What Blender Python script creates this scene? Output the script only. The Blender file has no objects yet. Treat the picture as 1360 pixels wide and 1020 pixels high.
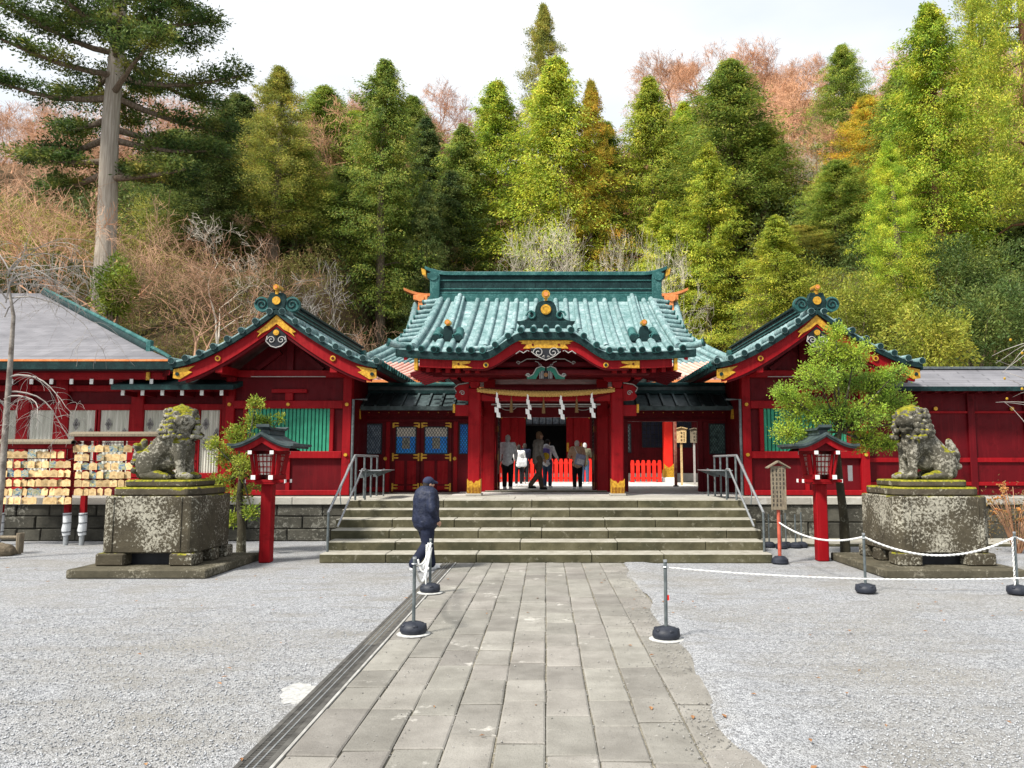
import bpy, math, random
import numpy as np
from mathutils import Vector, Matrix
PI = math.pi
R = math.radians
random.seed(7)
rng = np.random.default_rng(7)
scene = bpy.context.scene
COL = scene.collection

# ---------------------------------------------------------------- camera
F, U0, V0 = 1021.0, 725.0, 510.0            # focal length and axis in photo pixels (1360 x 1020)
CAMZ, PITCH = 1.85, math.atan(104 / 1021.0)
SP, CP = math.sin(PITCH), math.cos(PITCH)
cam = bpy.data.cameras.new('camera')
cam.sensor_width = 36.0
cam.lens = 36.0 * F / 1360.0
cam.shift_x = -(U0 - 680.0) / 1360.0
cam.clip_start, cam.clip_end = 0.1, 3000.0
camo = bpy.data.objects.new('camera', cam)
COL.objects.link(camo)
camo.location = (0, 0, CAMZ)
camo.rotation_euler = (PI / 2 + PITCH, 0, 0)
scene.camera = camo

# ---------------------------------------------------------------- sky, sun, exposure
SUN_EL, SUN_AZ = 50.0, -132.0               # degrees; azimuth measured from +Y towards +X
world = bpy.data.worlds.new('World')
scene.world = world
world.use_nodes = True
nt = world.node_tree
nt.nodes.clear()
def wn(t, **k):
    n = nt.nodes.new(t)
    for a, b in k.items():
        setattr(n, a, b)
    return n
w_out = wn('ShaderNodeOutputWorld')
w_bg = wn('ShaderNodeBackground')
w_sky = wn('ShaderNodeTexSky', sky_type='NISHITA', sun_disc=False, sun_elevation=R(SUN_EL), sun_rotation=R(SUN_AZ))
w_tc = wn('ShaderNodeTexCoord')
w_map = wn('ShaderNodeMapping')
w_map.inputs['Scale'].default_value = (1.0, 1.0, 2.6)
w_noise = wn('ShaderNodeTexNoise')
w_noise.inputs['Scale'].default_value = 2.2
w_noise.inputs['Detail'].default_value = 6
w_ramp = wn('ShaderNodeValToRGB')
w_ramp.color_ramp.elements[0].position = 0.36
w_ramp.color_ramp.elements[0].color = (8.2, 8.9, 9.7, 1)
w_ramp.color_ramp.elements[1].position = 0.6
w_ramp.color_ramp.elements[1].color = (10.4, 10.6, 10.8, 1)
w_mix = wn('ShaderNodeMixRGB')
w_mix.inputs['Fac'].default_value = 0.92     # closed cloud cover over the clear sky
nt.links.new(w_tc.outputs['Generated'], w_map.inputs['Vector'])
nt.links.new(w_map.outputs['Vector'], w_noise.inputs['Vector'])
nt.links.new(w_noise.outputs['Fac'], w_ramp.inputs['Fac'])
nt.links.new(w_sky.outputs['Color'], w_mix.inputs['Color1'])
nt.links.new(w_ramp.outputs['Color'], w_mix.inputs['Color2'])
nt.links.new(w_mix.outputs['Color'], w_bg.inputs['Color'])
w_bg.inputs['Strength'].default_value = 0.073
nt.links.new(w_bg.outputs['Background'], w_out.inputs['Surface'])

sl = bpy.data.lights.new('sun', 'SUN')
sl.energy = 5.0
sl.angle = R(9)
sl.color = (1.0, 0.95, 0.86)
so = bpy.data.objects.new('sun', sl)
COL.objects.link(so)
sd = Vector((math.sin(R(SUN_AZ)) * math.cos(R(SUN_EL)), math.cos(R(SUN_AZ)) * math.cos(R(SUN_EL)), math.sin(R(SUN_EL))))
so.rotation_euler = sd.to_track_quat('Z', 'Y').to_euler()
so.location = (0, 0, 60)

vs = scene.view_settings
vs.view_transform = 'Standard'
vs.look = 'None'
vs.exposure = 0.62
vs.gamma = 1.0
vs.use_curve_mapping = False
scene.cycles.max_bounces = 6
scene.cycles.diffuse_bounces = 3
scene.cycles.transparent_max_bounces = 8
scene.cycles.use_denoising = True

# ---------------------------------------------------------------- pixel helpers
def at(u, v, D):
    yv = (V0 - v) / F
    k = D / (CP - yv * SP)
    return Vector(((u - U0) / F * k, D, CAMZ + (SP + yv * CP) * k))
def gnd(u, v, z=0.0):
    yv = (V0 - v) / F
    r = (SP + yv * CP) / (CP - yv * SP)
    return at(u, v, (z - CAMZ) / r)
def ux(u, D, v=560):
    return at(u, v, D).x
def vz(v, D):
    return at(U0, v, D).z

# ---------------------------------------------------------------- materials
MATS = {}
def lin(c):
    return tuple(c) + (1.0,)
class NT:
    def __init__(self, name):
        self.m = bpy.data.materials.new(name)
        self.m.use_nodes = True
        self.t = self.m.node_tree
        self.t.nodes.clear()
        self.out = self.n('ShaderNodeOutputMaterial')
        self.bsdf = self.n('ShaderNodeBsdfPrincipled')
        self.l(self.bsdf.outputs[0], self.out.inputs['Surface'])
        MATS[name] = self.m
    def n(self, t, **k):
        nd = self.t.nodes.new(t)
        for a, b in k.items():
            setattr(nd, a, b)
        return nd
    def l(self, a, b):
        self.t.links.new(a, b)
    def pos(self, scale=(1, 1, 1), obj=False):
        if obj:
            g = self.n('ShaderNodeTexCoord').outputs['Object']
        else:
            g = self.n('ShaderNodeNewGeometry').outputs['Position']
        mp = self.n('ShaderNodeMapping')
        mp.inputs['Scale'].default_value = scale
        self.l(g, mp.inputs['Vector'])
        return mp.outputs['Vector']
    def noise(self, vec, scale, detail=5, rough=0.55, dist=0.0):
        nd = self.n('ShaderNodeTexNoise')
        nd.inputs['Scale'].default_value = scale
        nd.inputs['Detail'].default_value = detail
        nd.inputs['Roughness'].default_value = rough
        nd.inputs['Distortion'].default_value = dist
        self.l(vec, nd.inputs['Vector'])
        return nd.outputs['Fac']
    def ramp(self, fac, stops):
        nd = self.n('ShaderNodeValToRGB')
        els = nd.color_ramp.elements
        while len(els) < len(stops):
            els.new(0.5)
        for e, (p, c) in zip(els, stops):
            e.position = p
            e.color = lin(c) if len(c) == 3 else c
        self.l(fac, nd.inputs['Fac'])
        return nd.outputs['Color']
    def mix(self, fac, a, b, blend='MIX'):
        nd = self.n('ShaderNodeMixRGB', blend_type=blend)
        for s, val in ((nd.inputs['Fac'], fac), (nd.inputs['Color1'], a), (nd.inputs['Color2'], b)):
            if hasattr(val, 'node'):
                self.l(val, s)
            elif isinstance(val, (int, float)):
                s.default_value = val
            else:
                s.default_value = lin(val)
        return nd.outputs['Color']
    def math(self, op, a, b=None, clamp=False):
        nd = self.n('ShaderNodeMath', operation=op, use_clamp=clamp)
        for s, val in ((nd.inputs[0], a), (nd.inputs[1], b)):
            if val is None:
                continue
            if hasattr(val, 'node'):
                self.l(val, s)
            else:
                s.default_value = val
        return nd.outputs[0]
    def vary(self, col, amount, island=False, hue=0.0):
        rnd = (self.n('ShaderNodeNewGeometry').outputs['Random Per Island'] if island else self.n('ShaderNodeObjectInfo').outputs['Random'])
        v = self.math('ADD', self.math('MULTIPLY', rnd, amount), 1.0 - amount / 2)
        hs = self.n('ShaderNodeHueSaturation')
        self.l(v, hs.inputs['Value'])
        self.l(col, hs.inputs['Color'])
        if hue:
            r2 = self.math('FRACT', self.math('MULTIPLY', rnd, 7.31))
            self.l(self.math('ADD', self.math('MULTIPLY', r2, hue), 0.5 - hue / 2), hs.inputs['Hue'])
        return hs.outputs['Color']
    def bump(self, h, strength, dist=0.02):
        nd = self.n('ShaderNodeBump')
        nd.inputs['Strength'].default_value = strength
        nd.inputs['Distance'].default_value = dist
        self.l(h, nd.inputs['Height'])
        self.l(nd.outputs['Normal'], self.bsdf.inputs['Normal'])
    def fin(self, col, rough=0.7, metal=0.0, spec=0.3):
        if hasattr(col, 'node'):
            self.l(col, self.bsdf.inputs['Base Color'])
        else:
            self.bsdf.inputs['Base Color'].default_value = lin(col)
        if hasattr(rough, 'node'):
            self.l(rough, self.bsdf.inputs['Roughness'])
        else:
            self.bsdf.inputs['Roughness'].default_value = rough
        self.bsdf.inputs['Metallic'].default_value = metal
        self.bsdf.inputs['Specular IOR Level'].default_value = spec
        return self.m

def surf(name, c1, c2, scale=4.0, rough=0.6, bump=0.0, bscale=40.0, rnd=0.0, metal=0.0, spec=0.3, sc3=(1, 1, 1), lo=0.35, hi=0.65, bdist=0.02, obj=False):
    m = NT(name)
    p = m.pos(sc3, obj)
    c = m.ramp(m.noise(p, scale), [(lo, c1), (hi, c2)])
    if rnd:
        c = m.vary(c, rnd)
    if bump:
        m.bump(m.noise(m.pos(sc3, obj), bscale, 4), bump, bdist)
    return m.fin(c, rough, metal, spec)

def lacquer(name, c1, c2, faded):
    m = NT(name)
    p = m.pos()
    col = m.ramp(m.noise(p, 1.1, 7, 0.6), [(0.3, c1), (0.7, c2)])
    streak = m.noise(m.pos((9, 9, 0.7)), 1.6, 5, 0.6)
    col = m.mix(m.math('MULTIPLY', m.ramp(streak, [(0.52, (0, 0, 0)), (0.72, (1, 1, 1))]), 0.65), col, faded)
    grime = m.noise(p, 3.3, 7, 0.7)
    col = m.mix(m.math('MULTIPLY', m.ramp(grime, [(0.55, (0, 0, 0)), (0.75, (1, 1, 1))]), 0.65), col, [x * 0.25 for x in c1])
    m.bump(m.noise(m.pos((20, 20, 1.2)), 2.5, 5), 0.12)
    m.l(m.ramp(grime, [(0.3, (0.42,) * 3), (0.7, (0.7,) * 3)]), m.bsdf.inputs['Roughness'])
    return m.fin(col, m.ramp(grime, [(0.3, (0.42,) * 3), (0.7, (0.72,) * 3)]), 0.0, 0.15)
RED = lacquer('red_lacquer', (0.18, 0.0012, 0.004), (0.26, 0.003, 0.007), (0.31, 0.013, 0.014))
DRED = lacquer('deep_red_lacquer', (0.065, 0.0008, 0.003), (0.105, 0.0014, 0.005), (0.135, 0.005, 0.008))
VRED = surf('vermilion_paint', (0.62, 0.014, 0.008), (0.72, 0.025, 0.012), 3, 0.45)
GOLD = surf('gilt_metal', (0.36, 0.17, 0.010), (0.66, 0.37, 0.03), 18, 0.42, 0.3, 60, metal=0.35, spec=0.5)
BLACK = surf('black_lacquer', (0.004, 0.005, 0.008), (0.012, 0.014, 0.018), 6, 0.45)
SILVER = surf('pale_edge_paint', (0.26, 0.26, 0.26), (0.40, 0.385, 0.36), 20, 0.5)
WHITE = surf('white_paint', (0.68, 0.68, 0.66), (0.8, 0.8, 0.78), 8, 0.6)
CREAM = surf('paper_pane', (0.55, 0.53, 0.47), (0.68, 0.66, 0.6), 10, 0.8)
GREEN = surf('green_slat_paint', (0.02, 0.19, 0.11), (0.03, 0.27, 0.16), 5, 0.55, rnd=0.15)
DGREEN = surf('dark_green_paint', (0.012, 0.11, 0.075), (0.02, 0.17, 0.12), 12, 0.55)
STEEL = surf('brushed_steel', (0.30, 0.32, 0.33), (0.44, 0.46, 0.48), 30, 0.4, metal=0.6)
DSTEEL = surf('grey_painted_steel', (0.07, 0.085, 0.09), (0.13, 0.15, 0.155), 14, 0.5, metal=0.2)
RUBBER = surf('black_rubber', (0.012, 0.015, 0.024), (0.026, 0.03, 0.042), 14, 0.55, 0.1, 60)
ROPE = surf('white_rope', (0.66, 0.67, 0.66), (0.82, 0.82, 0.8), 60, 0.8, 0.6, 120)
STRAW = surf('straw_rope', (0.40, 0.23, 0.06), (0.66, 0.43, 0.14), 40, 0.85, 0.8, 150)
WOODL = surf('pale_cypress_wood', (0.48, 0.32, 0.14), (0.66, 0.48, 0.25), 18, 0.65, rnd=0.5)
WOODW = surf('weathered_wood', (0.13, 0.105, 0.075), (0.24, 0.20, 0.14), 8, 0.8, 0.4, 40, sc3=(6, 6, 1))
PAPER = surf('white_paper', (0.74, 0.73, 0.72), (0.84, 0.83, 0.82), 10, 0.85)
DKROOF = surf('dark_slate_copper', (0.022, 0.034, 0.036), (0.06, 0.085, 0.088), 6, 0.5, 0.15, 30, rnd=0.3)

def copper(name, a, b, c, streak=(6, 6, 1.0), rnd=0.25, rough=0.55, seams=False):
    m = NT(name)
    n1 = m.noise(m.pos((2.2, 2.2, 2.2)), 1.6, 8, 0.7)
    n2 = m.noise(m.pos((14, 14, 14)), 2.0, 5, 0.65)
    col = m.ramp(m.math('ADD', m.math('MULTIPLY', n1, 0.55), m.math('MULTIPLY', n2, 0.45)), [(0.34, a), (0.5, b), (0.64, c)])
    col = m.vary(col, rnd)
    if seams:                                # laps of the copper sheets, one every 28 cm up the slope
        sy_ = m.n('ShaderNodeSeparateXYZ')
        m.l(m.pos(), sy_.inputs[0])
        fr = m.math('FRACT', m.math('ADD', m.math('MULTIPLY', sy_.outputs['Y'], 3.6), m.math('MULTIPLY', m.noise(m.pos(), 6.0, 2), 0.25)))
        col = m.mix(m.math('MULTIPLY', m.ramp(fr, [(0.0, (1, 1, 1)), (0.12, (0, 0, 0))]), 0.55), col, [x * 0.5 for x in a])
    m.bump(m.noise(m.pos((1, 1, 1)), 35, 4), 0.18)
    return m.fin(col, rough, 0.0, 0.15)
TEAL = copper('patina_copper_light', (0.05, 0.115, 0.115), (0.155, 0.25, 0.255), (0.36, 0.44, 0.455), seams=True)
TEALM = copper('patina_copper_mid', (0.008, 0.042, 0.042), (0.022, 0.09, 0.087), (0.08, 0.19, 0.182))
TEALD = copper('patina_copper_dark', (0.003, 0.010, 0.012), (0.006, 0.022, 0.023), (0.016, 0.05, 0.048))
PINK = copper('fresh_copper_roof', (0.46, 0.20, 0.15), (0.60, 0.33, 0.27), (0.62, 0.47, 0.42))
ORANGE = copper('bright_copper', (0.42, 0.12, 0.035), (0.60, 0.21, 0.07), (0.72, 0.32, 0.14), rough=0.4)

# shingle roof: fine courses drawn by a brick pattern
def shingle(name, a, b, sx, sz):
    m = NT(name)
    tc = m.n('ShaderNodeUVMap')
    br = m.n('ShaderNodeTexBrick')
    br.inputs['Scale'].default_value = 1.0
    br.inputs['Brick Width'].default_value = sx
    br.inputs['Row Height'].default_value = sz
    br.inputs['Mortar Size'].default_value = 0.008
    br.inputs['Color1'].default_value = lin(a)
    br.inputs['Color2'].default_value = lin(b)
    br.inputs['Mortar'].default_value = lin([x * 0.55 for x in a])
    m.l(tc.outputs['UV'], br.inputs['Vector'])
    n1 = m.noise(m.pos(), 1.2, 6)
    col = m.mix(0.5, br.outputs['Color'], m.ramp(n1, [(0.3, [x * 0.75 for x in a]), (0.7, [x * 1.15 for x in b])]))
    m.bump(br.outputs['Fac'], 0.4, 0.02)
    return m.fin(col, 0.6)
SHINGLE = shingle('grey_shingle_roof', (0.13, 0.13, 0.145), (0.20, 0.197, 0.215), 0.35, 0.12)

# stone with lichen blotches; moss only where the face looks up
def lichen(name, base1, base2, lich, amount=0.5, moss=0.0, scale=9.0, bump=0.5, rnd=0.0, fine=26.0, mscale=3.0):
    m = NT(name)
    p = m.pos()
    base = m.ramp(m.noise(p, 3.0, 8, 0.65), [(0.3, base1), (0.7, base2)])
    base = m.mix(m.math('MULTIPLY', m.noise(p, 60, 3), 0.35), base, (0.02, 0.02, 0.018))
    if rnd:
        base = m.vary(base, rnd)
    big = m.noise(p, 1.6, 3)
    sm = m.noise(p, scale, 6, 0.7, 0.4)
    msk = m.ramp(m.math('ADD', m.math('MULTIPLY', big, 0.42), m.math('MULTIPLY', sm, 0.68)), [(0.66 - 0.14 * amount, (0, 0, 0)), (0.70 - 0.12 * amount, (1, 1, 1))])
    lc = m.ramp(m.noise(p, fine, 4), [(0.3, [x * 0.6 for x in lich]), (0.65, lich)])
    col = m.mix(msk, base, lc)
    if moss:
        g = m.n('ShaderNodeNewGeometry')
        sx = m.n('ShaderNodeSeparateXYZ')
        m.l(g.outputs['Normal'], sx.inputs[0])
        k = m.math('ADD', sx.outputs['Z'], m.math('MULTIPLY', m.math('SUBTRACT', m.noise(p, mscale, 5), 0.5), 2.6))
        mk = m.ramp(k, [(1.0 - 0.62 * moss, (0, 0, 0)), (1.08 - 0.62 * moss, (1, 1, 1))])
        mc = m.ramp(m.noise(p, 22, 5), [(0.3, (0.07, 0.085, 0.010)), (0.5, (0.19, 0.185, 0.016)), (0.7, (0.36, 0.31, 0.03))])
        col = m.mix(mk, col, mc)
    m.bump(m.math('ADD', m.noise(p, 28, 6, 0.7), m.math('MULTIPLY', m.noise(p, 110, 3), 0.5)), bump, 0.03)
    return m.fin(col, 0.9, 0, 0.15)
PEDSTONE = lichen('lichened_pedestal_stone', (0.045, 0.038, 0.026), (0.105, 0.09, 0.06), (0.40, 0.38, 0.31), 0.72, 0.15, 24)
CAPSTONE = lichen('mossy_cap_stone', (0.05, 0.042, 0.028), (0.12, 0.10, 0.07), (0.30, 0.28, 0.22), 0.35, 0.95)
STATUE = lichen('mossy_statue_stone', (0.055, 0.05, 0.036), (0.15, 0.14, 0.11), (0.38, 0.36, 0.30), 0.75, 0.6, 18, 0.9)
WALLSTONE = lichen('retaining_wall_stone', (0.035, 0.034, 0.028), (0.11, 0.105, 0.085), (0.22, 0.215, 0.185), 0.4, 0.0, 14, 0.9, rnd=0.5)
STEPSTONE = lichen('weathered_step_stone', (0.085, 0.075, 0.048), (0.19, 0.17, 0.12), (0.30, 0.28, 0.22), 0.4, 0.0, 5, 0.5, rnd=0.35)

def step_stone():
    m = NT('worn_skylit_step_stone')
    p = m.pos()
    base = m.ramp(m.noise(p, 3.0, 8, 0.65), [(0.3, (0.04, 0.037, 0.020)), (0.55, (0.085, 0.078, 0.045)), (0.75, (0.125, 0.115, 0.075))])
    base = m.vary(base, 0.35)
    wet = m.ramp(m.noise(p, 1.3, 5, 0.6), [(0.50, (0, 0, 0)), (0.62, (1, 1, 1))])
    base = m.mix(m.math('MULTIPLY', wet, 0.7), base, (0.035, 0.036, 0.02))
    pale = m.ramp(m.noise(p, 9.0, 6, 0.7), [(0.58, (0, 0, 0)), (0.68, (1, 1, 1))])
    base = m.mix(m.math('MULTIPLY', pale, 0.4), base, (0.27, 0.255, 0.2))
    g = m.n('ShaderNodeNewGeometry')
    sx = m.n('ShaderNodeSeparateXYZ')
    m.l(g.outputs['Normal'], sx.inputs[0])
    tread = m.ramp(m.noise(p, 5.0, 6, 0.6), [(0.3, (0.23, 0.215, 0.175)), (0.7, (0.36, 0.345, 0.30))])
    col = m.mix(m.ramp(sx.outputs['Z'], [(0.4, (0, 0, 0)), (0.6, (1, 1, 1))]), base, tread)  # upward faces paler: tread wear and sky light put into the colour
    m.bump(m.math('ADD', m.noise(p, 22, 6, 0.7), m.math('MULTIPLY', m.noise(p, 110, 3), 0.5)), 0.5, 0.02)
    return m.fin(col, 0.88, 0, 0.2)
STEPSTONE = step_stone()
def paving(name, a, b, stain, rnd=0.3):
    m = NT(name)
    p = m.pos()
    col = m.ramp(m.noise(p, 2.4, 8, 0.65), [(0.3, a), (0.7, b)])
    col = m.vary(col, rnd, hue=0.03)
    sp = m.ramp(m.noise(p, 90, 3, 0.6), [(0.56, (0, 0, 0)), (0.64, (1, 1, 1))])
    col = m.mix(m.math('MULTIPLY', sp, 0.35), col, [x * 0.5 for x in a])
    wm = m.ramp(m.math('ADD', m.math('MULTIPLY', m.noise(p, 1.7, 3), 0.6), m.math('MULTIPLY', m.noise(p, 9, 5, 0.7), 0.4)), [(0.60, (0, 0, 0)), (0.66, (1, 1, 1))])
    col = m.mix(m.math('MULTIPLY', wm, 0.55), col, stain)
    m.bump(m.math('ADD', m.noise(p, 14, 6, 0.7), m.math('MULTIPLY', m.noise(p, 140, 3), 0.4)), 0.5, 0.02)
    return m.fin(col, 0.85, 0, 0.2)
PAVE = paving('worn_path_stone', (0.165, 0.156, 0.14), (0.27, 0.258, 0.235), (0.58, 0.56, 0.52), 0.32)
COURT = paving('pale_court_stone', (0.52, 0.50, 0.47), (0.64, 0.62, 0.60), (0.72, 0.71, 0.7), 0.15)
LAND = paving('landing_stone', (0.30, 0.285, 0.25), (0.40, 0.385, 0.345), (0.48, 0.47, 0.45), 0.2)

def gravel(name):
    m = NT(name)
    p = m.pos()
    vo = m.n('ShaderNodeTexVoronoi')
    vo.inputs['Scale'].default_value = 92.0
    m.l(p, vo.inputs['Vector'])
    sep = m.n('ShaderNodeSeparateColor')
    m.l(vo.outputs['Color'], sep.inputs[0])
    c = m.ramp(sep.outputs[0], [(0.0, (0.10, 0.105, 0.115)), (0.2, (0.26, 0.27, 0.29)), (0.7, (0.385, 0.40, 0.43)), (1.0, (0.60, 0.615, 0.645))])
    v2 = m.n('ShaderNodeTexVoronoi')
    v2.inputs['Scale'].default_value = 37.0
    m.l(p, v2.inputs['Vector'])
    sep2 = m.n('ShaderNodeSeparateColor')
    m.l(v2.outputs['Color'], sep2.inputs[0])
    c = m.mix(0.38, c, m.ramp(sep2.outputs[0], [(0.0, (0.17, 0.17, 0.175)), (1.0, (0.66, 0.67, 0.69))]))
    gaps = m.ramp(vo.outputs['Distance'], [(0.35, (1, 1, 1)), (0.75, (0.35, 0.35, 0.35))])
    c = m.mix(0.75, c, gaps, 'MULTIPLY')
    patch = m.noise(p, 0.45, 4, 0.6)
    c = m.mix(m.math('MULTIPLY', m.ramp(patch, [(0.45, (0, 0, 0)), (0.70, (1, 1, 1))]), 0.5), c, (0.24, 0.22, 0.18))
    scuff = m.noise(m.pos((0.8, 2.2, 1)), 1.3, 5, 0.6)
    c = m.mix(m.math('MULTIPLY', m.ramp(scuff, [(0.50, (0, 0, 0)), (0.70, (1, 1, 1))]), 0.6), c, (0.20, 0.19, 0.17))
    h = m.math('ADD', m.math('MULTIPLY', m.math('SUBTRACT', 1.0, vo.outputs['Distance']), 0.6), m.math('MULTIPLY', m.noise(p, 1.8, 3), 2.0))
    m.bump(h, 0.9, 0.02)
    return m.fin(c, 0.9, 0, 0.15)
GRAVEL = gravel('pale_grey_gravel')
PEBBLE = surf('loose_pebble', (0.13, 0.125, 0.115), (0.36, 0.35, 0.335), 9, 0.9)

def leafmat(name, cols, trans=0.3, patch=0.35, amount=0.6, hue=0.05):
    m = NT(name)
    n1 = m.noise(m.pos(), patch, 3)
    c = m.ramp(n1, [(0.3 + 0.4 * i / max(1, len(cols) - 1), k) for i, k in enumerate(cols)])
    c = m.vary(c, amount, island=True, hue=hue)
    at_ = m.n('ShaderNodeAttribute', attribute_name='tint')
    hs0 = m.n('ShaderNodeHueSaturation')
    m.l(m.math('ADD', m.math('MULTIPLY', at_.outputs['Fac'], 0.45), 1.0), hs0.inputs['Value'])
    m.l(m.math('ADD', m.math('MULTIPLY', at_.outputs['Fac'], -0.02), 0.5), hs0.inputs['Hue'])
    m.l(c, hs0.inputs['Color'])
    c = hs0.outputs['Color']
    oi = m.n('ShaderNodeObjectInfo').outputs['Random']
    hs = m.n('ShaderNodeHueSaturation')
    m.l(m.math('ADD', m.math('MULTIPLY', oi, 0.3), 0.85), hs.inputs['Value'])
    m.l(c, hs.inputs['Color'])
    c = hs.outputs['Color']
    m.fin(c, 0.6, 0, 0.25)
    tr = m.n('ShaderNodeBsdfTranslucent')
    m.l(c, tr.inputs['Color'])
    mx = m.n('ShaderNodeMixShader')
    mx.inputs[0].default_value = trans
    m.l(m.bsdf.outputs[0], mx.inputs[1])
    m.l(tr.outputs[0], mx.inputs[2])
    m.l(mx.outputs[0], m.out.inputs['Surface'])
    return m.m

# ---------------------------------------------------------------- mesh builder
ORG = {}
def org(o):
    return ORG.get(o.name, Vector((0, 0, 0))) if o else Vector((0, 0, 0))
def tag(o, label, cat, group=None):
    o['label'] = label
    o['category'] = cat
    if group:
        o['group'] = group
    return o
def thing(name, loc, label, cat, group=None, rz=0.0):
    o = bpy.data.objects.new(name, None)
    o.empty_display_size = 0.2
    COL.objects.link(o)
    o.location = loc
    o.rotation_euler = (0, 0, rz)
    ORG[o.name] = Vector(loc)
    return tag(o, label, cat, group)
def piece(name, me, parent, loc, rot=(0, 0, 0), scale=(1, 1, 1), local=False):
    o = bpy.data.objects.new(name, me)
    COL.objects.link(o)
    o.parent = parent
    o.location = Vector(loc) - (Vector((0, 0, 0)) if local else org(parent))
    o.rotation_euler = rot
    o.scale = scale
    ORG[o.name] = org(parent)
    return o
def copy_tree(o, parent=None):
    c = o.copy()
    COL.objects.link(c)
    if parent:
        c.parent = parent
    for ch in o.children:
        copy_tree(ch, c)
    return c

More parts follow.
